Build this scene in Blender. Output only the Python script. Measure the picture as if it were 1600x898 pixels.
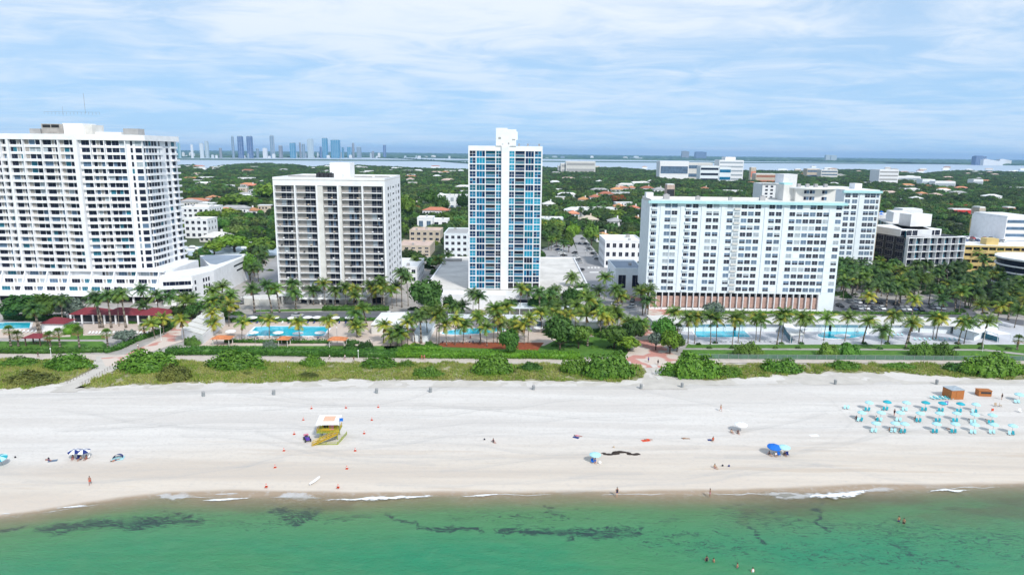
import bpy, math, random, bmesh
import numpy as np
from mathutils import Matrix, Vector
random.seed(7); RNG=np.random.default_rng(7)
for o in list(bpy.data.objects): bpy.data.objects.remove(o)
SC=bpy.context.scene; COL=SC.collection
# ---------------------------------------------------------------- camera
CAMH=62.0; FOC=1050.0; PITCH=math.radians(11.36); ROLL=math.radians(0.66)
cam=bpy.data.cameras.new('camera'); camo=bpy.data.objects.new('camera',cam); COL.objects.link(camo)
RM=Matrix.Rotation(math.pi/2-PITCH,3,'X')@Matrix.Rotation(ROLL,3,'Z')
camo.matrix_world=Matrix.Translation((0,0,CAMH))@RM.to_4x4()
cam.sensor_width=36; cam.lens=36*FOC/1600; cam.clip_start=1; cam.clip_end=60000
SC.camera=camo
# ---------------------------------------------------------------- world
SUN_EL=math.radians(43); SUN_AZ=math.radians(150)      # azimuth measured clockwise from +Y
w=bpy.data.worlds.new('World'); SC.world=w; w.use_nodes=True
nt=w.node_tree; N=nt.nodes; L=nt.links
for n in list(N): N.remove(n)
out=N.new('ShaderNodeOutputWorld'); bg=N.new('ShaderNodeBackground'); bg.inputs['Strength'].default_value=0.125
sky=N.new('ShaderNodeTexSky'); sky.sky_type='NISHITA'; sky.sun_disc=False; sky.sun_elevation=SUN_EL; sky.sun_rotation=SUN_AZ
sky.air_density=1.0; sky.dust_density=0.2; sky.ozone_density=4.0; sky.altitude=60
tc=N.new('ShaderNodeTexCoord'); sx=N.new('ShaderNodeSeparateXYZ'); L.new(tc.outputs['Generated'],sx.inputs[0])
def wm(op,a,b=None,c=None):
    n=N.new('ShaderNodeMath'); n.operation=op
    for i,v in enumerate((a,b,c)):
        if v is None: continue
        if isinstance(v,(int,float)): n.inputs[i].default_value=v
        else: L.new(v,n.inputs[i])
    return n.outputs[0]
zz=wm('ADD',wm('MAXIMUM',sx.outputs[2],0.0),0.075)
cx=wm('DIVIDE',sx.outputs[0],zz); cy=wm('DIVIDE',sx.outputs[1],zz)
cb=N.new('ShaderNodeCombineXYZ'); L.new(wm('MULTIPLY',cx,0.8),cb.inputs[0]); L.new(cy,cb.inputs[1])
def wnoise(sc,det,rough,dist,off):
    a=N.new('ShaderNodeVectorMath'); a.operation='ADD'; L.new(cb.outputs[0],a.inputs[0]); a.inputs[1].default_value=off
    n=N.new('ShaderNodeTexNoise'); n.inputs['Scale'].default_value=sc; n.inputs['Detail'].default_value=det
    n.inputs['Roughness'].default_value=rough; n.inputs['Distortion'].default_value=dist; L.new(a.outputs[0],n.inputs['Vector']); return n.outputs['Fac']
n1=wnoise(0.55,7,0.58,0.7,(3.1,1.7,0)); n2=wnoise(1.9,6,0.62,0.9,(7,2,0)); n3=wnoise(0.2,3,0.5,0.2,(1,9,0))
def sstep(v,a,b):
    m=N.new('ShaderNodeMapRange'); m.interpolation_type='SMOOTHSTEP'; m.inputs[1].default_value=a; m.inputs[2].default_value=b; L.new(v,m.inputs[0]); return m.outputs[0]
cl=sstep(wm('ADD',wm('ADD',wm('MULTIPLY',n1,0.50),wm('MULTIPLY',n2,0.38)),wm('MULTIPLY',n3,0.35)),0.50,0.72)
el=sstep(sx.outputs[2],0.0,0.22)
cl=wm('MULTIPLY',cl,wm('ADD',wm('MULTIPLY',el,0.6),0.40))
# thin high veil everywhere: blue air low down, whiter overhead
vc=N.new('ShaderNodeMix'); vc.data_type='RGBA'; L.new(sstep(sx.outputs[2],0.0,0.30),vc.inputs[0]); vc.inputs[6].default_value=(2.9,5.0,7.5,1); vc.inputs[7].default_value=(4.1,5.4,7.1,1)
mv=N.new('ShaderNodeMix'); mv.data_type='RGBA'; mv.inputs[0].default_value=0.9; L.new(sky.outputs[0],mv.inputs[6]); L.new(vc.outputs[2],mv.inputs[7])
cm=wm('MINIMUM',wm('MULTIPLY',cl,.97),0.96)
mx=N.new('ShaderNodeMix'); mx.data_type='RGBA'; L.new(cm,mx.inputs[0]); L.new(mv.outputs[2],mx.inputs[6]); mx.inputs[7].default_value=(6.5,7.1,7.9,1)
L.new(mx.outputs[2],bg.inputs['Color']); L.new(bg.outputs[0],out.inputs[0])
# ---------------------------------------------------------------- sun (veiled by thin cloud)
sl=bpy.data.lights.new('sun','SUN'); sl.energy=3.5; sl.angle=math.radians(6); sl.color=(1,0.965,0.91)
so=bpy.data.objects.new('sun',sl); COL.objects.link(so)
sd=Vector((math.sin(SUN_AZ)*math.cos(SUN_EL),math.cos(SUN_AZ)*math.cos(SUN_EL),math.sin(SUN_EL)))
so.rotation_euler=sd.to_track_quat('Z','Y').to_euler(); so.location=(0,0,300)
SC.view_settings.view_transform='Standard'; SC.view_settings.look='None'; SC.view_settings.exposure=0.10; SC.view_settings.gamma=1
SC.render.engine='CYCLES'; SC.cycles.max_bounces=5; SC.cycles.volume_bounces=0; SC.cycles.transparent_max_bounces=8
# ---------------------------------------------------------------- helpers
def G(px,py,z=0.0):
    "world point on height z seen at photo pixel (1600x898)"
    d=RM@Vector(((px-800)/FOC,-(py-449)/FOC,-1.0)); t=(z-CAMH)/d[2]; return Vector((d[0]*t,d[1]*t,z))
RT=RM.transposed()
def P(x,y,z):
    v=RT@Vector((x,y,z-CAMH)); return 800+FOC*v[0]/-v[2],449-FOC*v[1]/-v[2]
def ZT(x,y,py):
    lo,hi=-5,600
    for _ in range(40):
        m=(lo+hi)/2
        if P(x,y,m)[1]>py: lo=m
        else: hi=m
    return lo
def tag(o,label=None,cat=None,group=None,kind=None):
    if label: o['label']=label
    if cat: o['category']=cat
    if group: o['group']=group
    if kind: o['kind']=kind
    return o
def empty(name,loc,rz=0,label=None,cat=None,group=None,sc=None):
    o=bpy.data.objects.new(name,None); COL.objects.link(o); o.location=loc; o.rotation_euler=(0,0,rz); o.empty_display_size=0.5
    if sc is not None: o.scale=(sc,sc,sc) if not hasattr(sc,'__len__') else sc
    return tag(o,label,cat,group)
def copy_tree(o,parent=None):
    c=o.copy(); COL.objects.link(c); c.parent=parent
    for ch in KIDS.get(o.name,[]): copy_tree(ch,c)
    return c
KIDS={}
def reg(o):
    if o.parent: KIDS.setdefault(o.parent.name,[]).append(o)
    return o
def dup(o,loc,rz=0,label=None,group=None,sc=1):
    c=copy_tree(o); c.location=loc; c.rotation_euler=(0,0,rz)
    c.scale=(sc,sc,sc) if not hasattr(sc,'__len__') else sc
    if label: c['label']=label
    if group: c['group']=group
    return c
class MB:
    def __init__(s): s.v=[]; s.f=[]; s.m=[]
    def face(s,pts,m=0):
        n=len(s.v); s.v.extend([tuple(p) for p in pts]); s.f.append(tuple(range(n,n+len(pts)))); s.m.append(m)
    def box(s,x0,x1,y0,y1,z0,z1,m=0,mt=None):
        n=len(s.v); s.v+=[(x0,y0,z0),(x1,y0,z0),(x1,y1,z0),(x0,y1,z0),(x0,y0,z1),(x1,y0,z1),(x1,y1,z1),(x0,y1,z1)]
        s.f+=[(n,n+3,n+2,n+1),(n+4,n+5,n+6,n+7),(n,n+1,n+5,n+4),(n+1,n+2,n+6,n+5),(n+2,n+3,n+7,n+6),(n+3,n,n+4,n+7)]
        s.m+=[m,m if mt is None else mt,m,m,m,m]
    def prism(s,poly,z0,z1,m=0,mt=None):
        n=len(s.v); k=len(poly); s.v+=[(p[0],p[1],z0) for p in poly]+[(p[0],p[1],z1) for p in poly]
        a=sum(poly[i][0]*poly[(i+1)%k][1]-poly[(i+1)%k][0]*poly[i][1] for i in range(k))
        for i in range(k):
            j=(i+1)%k; s.f.append((n+i,n+j,n+k+j,n+k+i) if a>0 else (n+j,n+i,n+k+i,n+k+j)); s.m.append(m)
        t=tuple(range(n+k,n+2*k)); b=tuple(range(n,n+k))
        s.f.append(t if a>0 else t[::-1]); s.m.append(m if mt is None else mt); s.f.append(b[::-1] if a>0 else b); s.m.append(m)
    def cyl(s,x,y,z0,z1,r,n=8,m=0,r2=None,ax=None):
        r2=r if r2 is None else r2; k=len(s.v)
        for zz_,rr in ((z0,r),(z1,r2)):
            for i in range(n):
                a=2*math.pi*i/n; s.v.append((x+rr*math.cos(a),y+rr*math.sin(a),zz_))
        for i in range(n):
            j=(i+1)%n; s.f.append((k+i,k+j,k+n+j,k+n+i)); s.m.append(m)
        s.f.append(tuple(range(k+n,k+2*n))); s.m.append(m); s.f.append(tuple(range(k,k+n))[::-1]); s.m.append(m)
    def bar(s,a,b,r,m=0,n=5,r2=None):
        a=Vector(a); b=Vector(b); d=(b-a); q=d.to_track_quat('Z','Y'); r2=r if r2 is None else r2; k=len(s.v)
        for p,rr in ((a,r),(b,r2)):
            for i in range(n):
                t=2*math.pi*i/n; s.v.append(tuple(p+q@Vector((rr*math.cos(t),rr*math.sin(t),0))))
        for i in range(n):
            j=(i+1)%n; s.f.append((k+i,k+j,k+n+j,k+n+i)); s.m.append(m)
        s.f.append(tuple(range(k+n,k+2*n))); s.m.append(m); s.f.append(tuple(range(k,k+n))[::-1]); s.m.append(m)
    def hip(s,x0,x1,y0,y1,z,h,m=0,ov=0.5):
        x0-=ov;x1+=ov;y0-=ov;y1+=ov; w_=min(x1-x0,y1-y0)/2
        if x1-x0>=y1-y0: r=[(x0+w_,(y0+y1)/2,z+h),(x1-w_,(y0+y1)/2,z+h)]
        else: r=[((x0+x1)/2,y0+w_,z+h),((x0+x1)/2,y1-w_,z+h)]
        c=[(x0,y0,z),(x1,y0,z),(x1,y1,z),(x0,y1,z)]
        if x1-x0>=y1-y0:
            s.face([c[0],c[1],r[1],r[0]],m); s.face([c[1],c[2],r[1]],m); s.face([c[2],c[3],r[0],r[1]],m); s.face([c[3],c[0],r[0]],m)
        else:
            s.face([c[0],c[1],r[0]],m); s.face([c[1],c[2],r[1],r[0]],m); s.face([c[2],c[3],r[1]],m); s.face([c[3],c[0],r[0],r[1]],m)
        s.face([c[3],c[2],c[1],c[0]],m)
    def add(s,o,dx=0,dy=0,dz=0,yaw=0,moff=0):
        n=len(s.v); c,sn=math.cos(yaw),math.sin(yaw)
        s.v+=[(x*c-y*sn+dx,x*sn+y*c+dy,z+dz) for x,y,z in o.v]; s.f+=[tuple(i+n for i in f) for f in o.f]; s.m+=[i+moff for i in o.m]
    def mesh(s,name,mats,smooth=False):
        me=bpy.data.meshes.new(name); me.from_pydata(s.v,[],s.f)
        for m in (mats if isinstance(mats,(list,tuple)) else [mats]): me.materials.append(m)
        me.polygons.foreach_set('material_index',s.m)
        if smooth: me.polygons.foreach_set('use_smooth',[True]*len(s.f))
        me.update(); return me
    def build(s,name,mats,parent=None,smooth=False):
        return link(name,s.mesh(name,mats,smooth),parent)
def link(name,me,parent=None,loc=None,rz=None,sc=None):
    o=bpy.data.objects.new(name,me); COL.objects.link(o)
    if parent: o.parent=parent; reg(o)
    if loc is not None: o.location=loc
    if rz is not None: o.rotation_euler=(0,0,rz)
    if sc is not None: o.scale=(sc,sc,sc)
    return o
def npmesh(name,V,F,mats,midx=None,smooth=False,parent=None):
    me=bpy.data.meshes.new(name); V=np.asarray(V,dtype=np.float32); F=np.asarray(F,dtype=np.int32); k=F.shape[1]
    me.vertices.add(len(V)); me.vertices.foreach_set('co',V.ravel()); me.loops.add(F.size); me.loops.foreach_set('vertex_index',F.ravel())
    me.polygons.add(len(F)); me.polygons.foreach_set('loop_start',np.arange(0,F.size,k,dtype=np.int32))
    for m in (mats if isinstance(mats,(list,tuple)) else [mats]): me.materials.append(m)
    if midx is not None: me.polygons.foreach_set('material_index',np.asarray(midx,dtype=np.int32))
    if smooth: me.polygons.foreach_set('use_smooth',np.ones(len(F),dtype=bool))
    me.update(calc_edges=True); me.validate(); return me
# ---------------------------------------------------------------- materials
def mat(name,col,rough=0.7,var=0.12,scale=0.6,bump=0.0,metal=0.0,spec=0.3,col2=None,rnd=0.0,coord='Object',stretch=None,dirt=0.0,trans=0.0,lo=0.35,hi=0.65,detail=4):
    m=bpy.data.materials.new(name); m.use_nodes=True; t=m.node_tree; n=t.nodes; b=n['Principled BSDF']
    b.inputs['Roughness'].default_value=rough; b.inputs['Metallic'].default_value=metal; b.inputs['Specular IOR Level'].default_value=spec
    c=n.new('ShaderNodeTexCoord'); src=c.outputs[coord]
    if stretch:
        mp=n.new('ShaderNodeMapping'); mp.inputs['Scale'].default_value=stretch; t.links.new(src,mp.inputs[0]); src=mp.outputs[0]
    nz=n.new('ShaderNodeTexNoise'); nz.inputs['Scale'].default_value=scale; nz.inputs['Detail'].default_value=detail; nz.inputs['Roughness'].default_value=0.6; t.links.new(src,nz.inputs['Vector'])
    mr=n.new('ShaderNodeMapRange'); mr.inputs[1].default_value=lo; mr.inputs[2].default_value=hi; t.links.new(nz.outputs['Fac'],mr.inputs[0])
    mx=n.new('ShaderNodeMix'); mx.data_type='RGBA'; t.links.new(mr.outputs[0],mx.inputs[0])
    c1=tuple(col)[:3]; c2=col2 if col2 else tuple(min(1,x*(1+var)) for x in c1); c0=c1 if col2 else tuple(x*(1-var) for x in c1)
    mx.inputs[6].default_value=(*c0,1); mx.inputs[7].default_value=(*c2,1); last=mx.outputs[2]
    if rnd:
        oi=n.new('ShaderNodeObjectInfo'); hs=n.new('ShaderNodeHueSaturation'); t.links.new(last,hs.inputs['Color'])
        r1=n.new('ShaderNodeMapRange'); r1.inputs[3].default_value=1-rnd; r1.inputs[4].default_value=1+rnd; t.links.new(oi.outputs['Random'],r1.inputs[0]); t.links.new(r1.outputs[0],hs.inputs['Value'])
        mm=n.new('ShaderNodeMath'); mm.operation='MULTIPLY'; mm.inputs[1].default_value=7.13; t.links.new(oi.outputs['Random'],mm.inputs[0])
        fr=n.new('ShaderNodeMath'); fr.operation='FRACT'; t.links.new(mm.outputs[0],fr.inputs[0])
        r2=n.new('ShaderNodeMapRange'); r2.inputs[3].default_value=0.5-0.07*rnd; r2.inputs[4].default_value=0.5+0.05*rnd; t.links.new(fr.outputs[0],r2.inputs[0]); t.links.new(r2.outputs[0],hs.inputs['Hue']); last=hs.outputs[0]
    if rnd:
        nl=n.new('ShaderNodeTexNoise'); nl.inputs['Scale'].default_value=.012; nl.inputs['Detail'].default_value=3; t.links.new(oi.outputs['Location'],nl.inputs['Vector']); ml=n.new('ShaderNodeMapRange'); ml.inputs[1].default_value=.35; ml.inputs[2].default_value=.65; ml.inputs[3].default_value=1-rnd*.8; ml.inputs[4].default_value=1+rnd*1.1; t.links.new(nl.outputs['Fac'],ml.inputs[0]); h2=n.new('ShaderNodeHueSaturation'); t.links.new(last,h2.inputs['Color']); t.links.new(ml.outputs[0],h2.inputs['Value']); last=h2.outputs[0]
    if dirt:
        nd=n.new('ShaderNodeTexNoise'); nd.inputs['Scale'].default_value=0.25; nd.inputs['Detail'].default_value=8; nd.inputs['Roughness'].default_value=0.75; t.links.new(c.outputs[coord],nd.inputs['Vector'])
        md=n.new('ShaderNodeMapRange'); md.inputs[1].default_value=0.5; md.inputs[2].default_value=0.75; md.inputs[4].default_value=dirt; t.links.new(nd.outputs['Fac'],md.inputs[0])
        m2=n.new('ShaderNodeMix'); m2.data_type='RGBA'; t.links.new(md.outputs[0],m2.inputs[0]); t.links.new(last,m2.inputs[6]); m2.inputs[7].default_value=(c1[0]*.45,c1[1]*.43,c1[2]*.4,1); last=m2.outputs[2]
    t.links.new(last,b.inputs['Base Color'])
    if trans:
        tr=n.new('ShaderNodeBsdfTranslucent'); t.links.new(last,tr.inputs[0]); ms=n.new('ShaderNodeMixShader'); ms.inputs[0].default_value=trans
        t.links.new(b.outputs[0],ms.inputs[1]); t.links.new(tr.outputs[0],ms.inputs[2]); t.links.new(ms.outputs[0],n['Material Output'].inputs[0])
    if bump:
        bp=n.new('ShaderNodeBump'); bp.inputs['Strength'].default_value=bump; bp.inputs['Distance'].default_value=0.1; t.links.new(nz.outputs['Fac'],bp.inputs['Height']); t.links.new(bp.outputs[0],b.inputs['Normal'])
    return m
M={}
M['white']=mat('white_paint',(.78,.79,.81),.6,.05,.4,dirt=.14)
M['white2']=mat('cool_white_paint',(.72,.78,.82),.6,.04,.4,dirt=.12)
M['offwhite']=mat('off_white_stucco',(.62,.61,.58),.7,.08,.3,dirt=.2)
M['beige']=mat('beige_stucco',(.52,.45,.36),.75,.1,.3,dirt=.2)
M['grey']=mat('grey_concrete',(.36,.36,.36),.8,.12,.3,dirt=.25)
M['roofgrey']=mat('weathered_grey_roof',(.60,.58,.55),.85,.12,.12,dirt=.4)
M['roofwhite']=mat('white_roof_coating',(.74,.745,.75),.7,.08,.2,dirt=.2)
M['roofblue']=mat('bluish_grey_membrane_roof',(.25,.30,.37),.7,.1,.1,dirt=.2)
M['roofpink']=mat('faded_pink_roof',(.55,.42,.36),.85,.15,.2,dirt=.4)
M['teal']=mat('pale_teal_trim',(.40,.66,.68),.55,.05,.4)
M['terra']=mat('terracotta_tile',(.42,.19,.10),.8,.3,2.0,dirt=.4,rnd=.3)
M['orange']=mat('orange_shingle_roof',(.52,.19,.08),.8,.2,1.5,dirt=.2)
M['red']=mat('red_metal_roof',(.19,.03,.04),.7,.15,.6,stretch=(6,.3,1))
M['redbright']=mat('bright_red_roof',(.55,.05,.04),.6,.15,1)
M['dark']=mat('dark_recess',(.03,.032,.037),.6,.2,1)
M['win']=mat('dark_window_glass',(.008,.012,.03),.3,.3,.15,spec=.25)
M['winb']=mat('blue_grey_window_glass',(.10,.16,.24),.3,.3,.15,spec=.3)
M['winl']=mat('window_with_pale_curtain',(.34,.39,.43),.4,.2,1.2)
M['wint']=mat('teal_tinted_window',(.02,.14,.20),.3,.3,.2,spec=.3)
M['bl1']=mat('deep_blue_glass',(.004,.03,.09),.2,.4,.1,spec=.3)
M['bl2']=mat('turquoise_blue_glass',(.005,.14,.27),.2,.3,.2,spec=.3)
M['bl3']=mat('bright_cyan_glass',(.015,.27,.42),.2,.2,.2,spec=.3)
M['bl4']=mat('teal_glass',(.005,.11,.17),.2,.3,.2,spec=.3)
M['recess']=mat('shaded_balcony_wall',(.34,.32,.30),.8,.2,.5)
M['brick']=mat('salmon_louvre_panel',(.47,.31,.26),.8,.12,.8)
M['metal']=mat('grey_metal',(.30,.31,.33),.45,.1,1,metal=.3)
M['black']=mat('black_rubber',(.02,.02,.022),.6,.1,2)
M['wood']=mat('brown_painted_wood',(.38,.14,.04),.6,.12,1.5,stretch=(1,1,8))
M['poolw']=mat('turquoise_pool_water',(.02,.46,.60),.08,.12,.25,bump=.05,spec=.5)
M['pooldeck']=mat('pink_beige_pool_deck',(.55,.46,.40),.8,.07,.25,dirt=.15)
M['pooldeckg']=mat('pale_grey_pool_deck',(.52,.53,.57),.8,.06,.2,dirt=.15)
M['asphalt']=mat('asphalt',(.13,.135,.15),.9,.15,.15,dirt=.2)
M['asphaltl']=mat('pale_worn_asphalt',(.33,.325,.33),.9,.12,.1,dirt=.3)
M['pave']=mat('sandy_concrete_paving',(.36,.34,.32),.85,.12,.3,dirt=.3)
M['pinkpave']=mat('pink_and_cream_paving',(.50,.24,.20),.85,.1,.14,col2=(.58,.50,.44),lo=.45,hi=.5,detail=1)
M['lawn']=mat('mown_lawn',(.055,.15,.018),.9,.25,.8,bump=.3,col2=(.10,.21,.03))
M['mulch']=mat('red_mulch_bed',(.26,.07,.03),.95,.3,2)
M['skin']=mat('tanned_skin',(.42,.22,.14),.5,.08,3,rnd=.35)
M['hair']=mat('dark_hair',(.03,.02,.015),.5,.1,5)
M['chair']=mat('white_plastic',(.75,.76,.78),.4,.03,2)
M['turq']=mat('turquoise_canvas',(.02,.34,.42),.7,.12,1,rnd=.12)
M['turql']=mat('pale_aqua_canvas',(.38,.66,.70),.7,.08,1)
M['bluec']=mat('royal_blue_canvas',(.01,.14,.55),.7,.08,1)
M['navy']=mat('navy_canvas',(.015,.03,.16),.7,.08,1)
M['whitec']=mat('white_canvas',(.78,.79,.80),.7,.03,1)
M['yellow']=mat('yellow_painted_timber',(.50,.33,.03),.7,.15,1)
M['lime']=mat('lime_green_painted_timber',(.30,.34,.05),.7,.15,1)
M['pink']=mat('pink_painted_panel',(.62,.22,.30),.6,.05,1)
M['peach']=mat('peach_painted_patch',(.72,.42,.30),.6,.05,1)
M['conered']=mat('orange_red_plastic',(.60,.08,.03),.5,.05,1)
M['mark']=mat('white_road_paint',(.70,.70,.68),.8,.08,1)
# foliage
M['leafd']=mat('dark_green_leaves',(.025,.075,.014),.6,.2,.35,col2=(.06,.15,.025),rnd=.35,trans=.18)
M['leafm']=mat('green_leaves',(.045,.12,.015),.6,.2,.35,col2=(.10,.21,.03),rnd=.35,trans=.18)
M['leafl']=mat('light_green_leaves',(.10,.20,.015),.6,.2,.35,col2=(.20,.30,.03),rnd=.25,trans=.2)
M['leafo']=mat('olive_green_leaves',(.08,.11,.02),.6,.2,.4,col2=(.15,.17,.035),rnd=.2,trans=.15)
M['leaff']=mat('woodland_leaves',(.022,.062,.018),.6,.2,.12,col2=(.095,.165,.035),rnd=.55,trans=.12)
M['poin']=mat('orange_red_blossom',(.30,.06,.02),.6,.2,.5,col2=(.42,.12,.03),rnd=.15,trans=.15)
M['silver']=mat('silvery_green_leaves',(.14,.19,.15),.6,.2,.5,rnd=.1,trans=.1)
M['sg']=mat('sea_grape_leaves',(.05,.14,.012),.5,.3,1.2,col2=(.15,.30,.03),rnd=.12,trans=.2)
M['hedge']=mat('hedge_leaves',(.03,.10,.012),.5,.2,.9,col2=(.08,.20,.025),rnd=.1,trans=.15)
M['hedgel']=mat('bright_hedge_leaves',(.07,.20,.012),.5,.2,.9,col2=(.14,.30,.02),rnd=.1,trans=.15)
M['frond']=mat('green_palm_frond',(.07,.15,.02),.5,.2,.6,col2=(.14,.23,.035),rnd=.25,trans=.15)
M['frondd']=mat('dark_palm_frond',(.035,.09,.02),.5,.2,.6,col2=(.075,.15,.035),rnd=.25,trans=.12)
M['frondy']=mat('yellowing_palm_frond',(.40,.35,.035),.5,.2,.5,col2=(.17,.25,.03),rnd=.2,trans=.15)
M['dead']=mat('dry_brown_frond',(.25,.16,.07),.8,.2,1)
M['bark']=mat('grey_palm_trunk',(.20,.17,.14),.9,.2,2,stretch=(.3,.3,4))
M['barkd']=mat('brown_bark',(.10,.075,.055),.9,.2,1.5)
M['coco']=mat('coconut_husk',(.25,.20,.05),.6,.2,2)
ORD=[x+(' from the left' if x!='leftmost' else '') for x in 'leftmost second third fourth fifth sixth seventh eighth ninth tenth eleventh twelfth thirteenth fourteenth fifteenth sixteenth seventeenth eighteenth nineteenth twentieth'.split()+['twenty '+y for y in 'first second third fourth fifth sixth seventh eighth ninth'.split()]+['thirtieth']]
# ================================================================ SETTING
SH=[(-400,860),(-100,822),(0,806),(60,799),(130,788),(200,779),(260,773),(350,773),(450,772),(550,775),(650,773),(760,770),(900,769),(1050,769),(1150,769),(1230,768),(1300,765),(1400,761),(1600,757),(1800,753),(2100,745)]
SHP=np.array([[*G(x,y,-.4)[:2]] for x,y in SH])
def shore(x): return np.interp(x,SHP[:,0],SHP[:,1])
def spaced(segs):
    r=[]
    for a,b,n in segs: r+=list(np.linspace(a,b,n,endpoint=False))
    r.append(segs[-1][1]); return np.array(r)
def grid(xs,ys):
    X,Y=np.meshgrid(xs,ys); nx,ny=len(xs),len(ys); i=np.arange((ny-1)*(nx-1)); r,c=i//(nx-1),i%(nx-1); a=r*nx+c
    return X.ravel(),Y.ravel(),np.stack([a,a+1,a+nx+1,a+nx],1)
def vnoise(x,y,s,seed=0):
    x=x/s+seed*17.3; y=y/s+seed*5.1; xi=np.floor(x).astype(int); yi=np.floor(y).astype(int); fx=x-xi; fy=y-yi; fx=fx*fx*(3-2*fx); fy=fy*fy*(3-2*fy)
    def h(a,b): v=np.sin(a*127.1+b*311.7)*43758.5453; return v-np.floor(v)
    return (h(xi,yi)*(1-fx)+h(xi+1,yi)*fx)*(1-fy)+(h(xi,yi+1)*(1-fx)+h(xi+1,yi+1)*fx)*fy
def attr(me,name,vals): a=me.attributes.new(name,'FLOAT','POINT'); a.data.foreach_set('value',np.asarray(vals,dtype=np.float32))
def nodes(name):
    m=bpy.data.materials.new(name); m.use_nodes=True; return m,m.node_tree,m.node_tree.nodes,m.node_tree.nodes['Principled BSDF']
class NT:
    def __init__(s,t): s.t=t; s.n=t.nodes
    def put(s,sock,v):
        if isinstance(v,(int,float)): sock.default_value=v
        elif isinstance(v,tuple): sock.default_value=v if len(v)==4 or sock.type=='VECTOR' else (*v,1)
        else: s.t.links.new(v,sock)
    def math(s,op,a,b=0.0,c=0.0):
        n=s.n.new('ShaderNodeMath'); n.operation=op; s.put(n.inputs[0],a); s.put(n.inputs[1],b); s.put(n.inputs[2],c); return n.outputs[0]
    def attr(s,nm): n=s.n.new('ShaderNodeAttribute'); n.attribute_name=nm; return n.outputs['Fac']
    def noise(s,sc,det=4,rough=.6,stretch=(1,1,1),off=(0,0,0),dist=0,rot=0):
        c=s.n.new('ShaderNodeTexCoord'); mp=s.n.new('ShaderNodeMapping'); mp.inputs['Scale'].default_value=stretch; mp.inputs['Location'].default_value=off; mp.inputs['Rotation'].default_value=(0,0,rot); s.t.links.new(c.outputs['Object'],mp.inputs[0])
        n=s.n.new('ShaderNodeTexNoise'); n.inputs['Scale'].default_value=sc; n.inputs['Detail'].default_value=det; n.inputs['Roughness'].default_value=rough; n.inputs['Distortion'].default_value=dist; s.t.links.new(mp.outputs[0],n.inputs['Vector']); return n.outputs['Fac']
    def ss(s,v,a,b,lo=0.0,hi=1.0):
        n=s.n.new('ShaderNodeMapRange'); n.interpolation_type='SMOOTHSTEP'
        for i,x in enumerate((v,a,b,lo,hi)): s.put(n.inputs[i],x)
        return n.outputs[0]
    def mix(s,f,a,b): n=s.n.new('ShaderNodeMix'); n.data_type='RGBA'; s.put(n.inputs[0],f); s.put(n.inputs[6],a); s.put(n.inputs[7],b); return n.outputs[2]
    def bump(s,h,st,d): n=s.n.new('ShaderNodeBump'); n.inputs['Strength'].default_value=st; n.inputs['Distance'].default_value=d; s.put(n.inputs['Height'],h); return n.outputs[0]
# ---- beach and sea floor
xs=spaced([(-9000,-300,12),(-300,-110,60),(-110,110,500),(110,300,60),(300,9000,12)])
ys=spaced([(-9000,60,10),(60,88,16),(88,196,270)])
X,Y,F_=grid(xs,ys); D=Y-shore(X)
Z=np.where(D>0,np.minimum(-.42+D*.075,0.0),np.maximum(-.42+D*.07,-6)); Z=np.where(D>6,0.0,Z)
Z=Z+np.where(D>4,(vnoise(X,Y,1.7)-.5)*.07+(vnoise(X,Y,5,3)-.5)*.12,0)*np.where(D<14,.3,1)
Z=np.where(Y>190,-.2,Z)
m,t,n_,b=nodes('pale_beach_sand'); k=NT(t)
wet=k.attr('shoredist'); streak=k.noise(.16,6,.62,(.06,1,1)); fine=k.noise(2.2,6,.7); pat=k.noise(.05,4,.6,(.35,1,1),(9,3,0))
wob=k.math('ADD',wet,k.math('MULTIPLY',k.math('SUBTRACT',streak,.5),14.0))
dry=k.mix(k.ss(streak,.40,.62),(.58,.545,.51),(.66,.63,.595)); dry=k.mix(k.ss(fine,.3,.75,0,.35),dry,(.44,.425,.41))
cream=k.mix(k.ss(streak,.35,.65),(.53,.465,.40),(.60,.54,.47))
c=k.mix(k.ss(wob,9.0,30.0),cream,dry)
band=k.math('MULTIPLY',k.ss(streak,.56,.63),k.ss(wob,36.0,10.0)); c=k.mix(k.math('MULTIPLY',band,.5),c,(.45,.36,.28))
w2=k.math('ADD',wet,k.math('MULTIPLY',k.math('SUBTRACT',pat,.5),5.0)); wetf=k.ss(w2,1.6,.2); c=k.mix(wetf,c,(.33,.25,.175))
trk=k.attr('track'); tn=k.noise(3,3,.6,(.2,1,1)); c=k.mix(k.math('MULTIPLY',trk,k.ss(tn,.3,.6,.35,.9)),c,(.40,.385,.37))
foot=k.ss(k.noise(.9,6,.85,(1,1,1),(5,5,0)),.50,.66,0,.6); c=k.mix(foot,c,(.46,.43,.40))
k.put(b.inputs['Base Color'],c); k.put(b.inputs['Roughness'],k.ss(wetf,0.0,1.0,.9,.35)); b.inputs['Specular IOR Level'].default_value=.25
k.put(b.inputs['Normal'],k.bump(k.math('ADD',k.noise(1.6,5,.7),k.math('MULTIPLY',k.noise(.35,3,.6,(.15,1,1)),2.0)),.45,.12)); M['sand']=m
me=npmesh('beach_sand',np.stack([X,Y,Z],1),F_,M['sand'],smooth=True); attr(me,'shoredist',D)
def linedist(X,Y,pts,z=0):
    q=np.array([[*G(a,b2,z)[:2]] for a,b2 in pts]); best=np.full(X.shape,1e9)
    for i in range(len(q)-1):
        a,b2=q[i],q[i+1]; d=b2-a; tt=np.clip(((X-a[0])*d[0]+(Y-a[1])*d[1])/(d@d),0,1); best=np.minimum(best,np.hypot(X-a[0]-tt*d[0],Y-a[1]-tt*d[1]))
    return best
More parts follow.
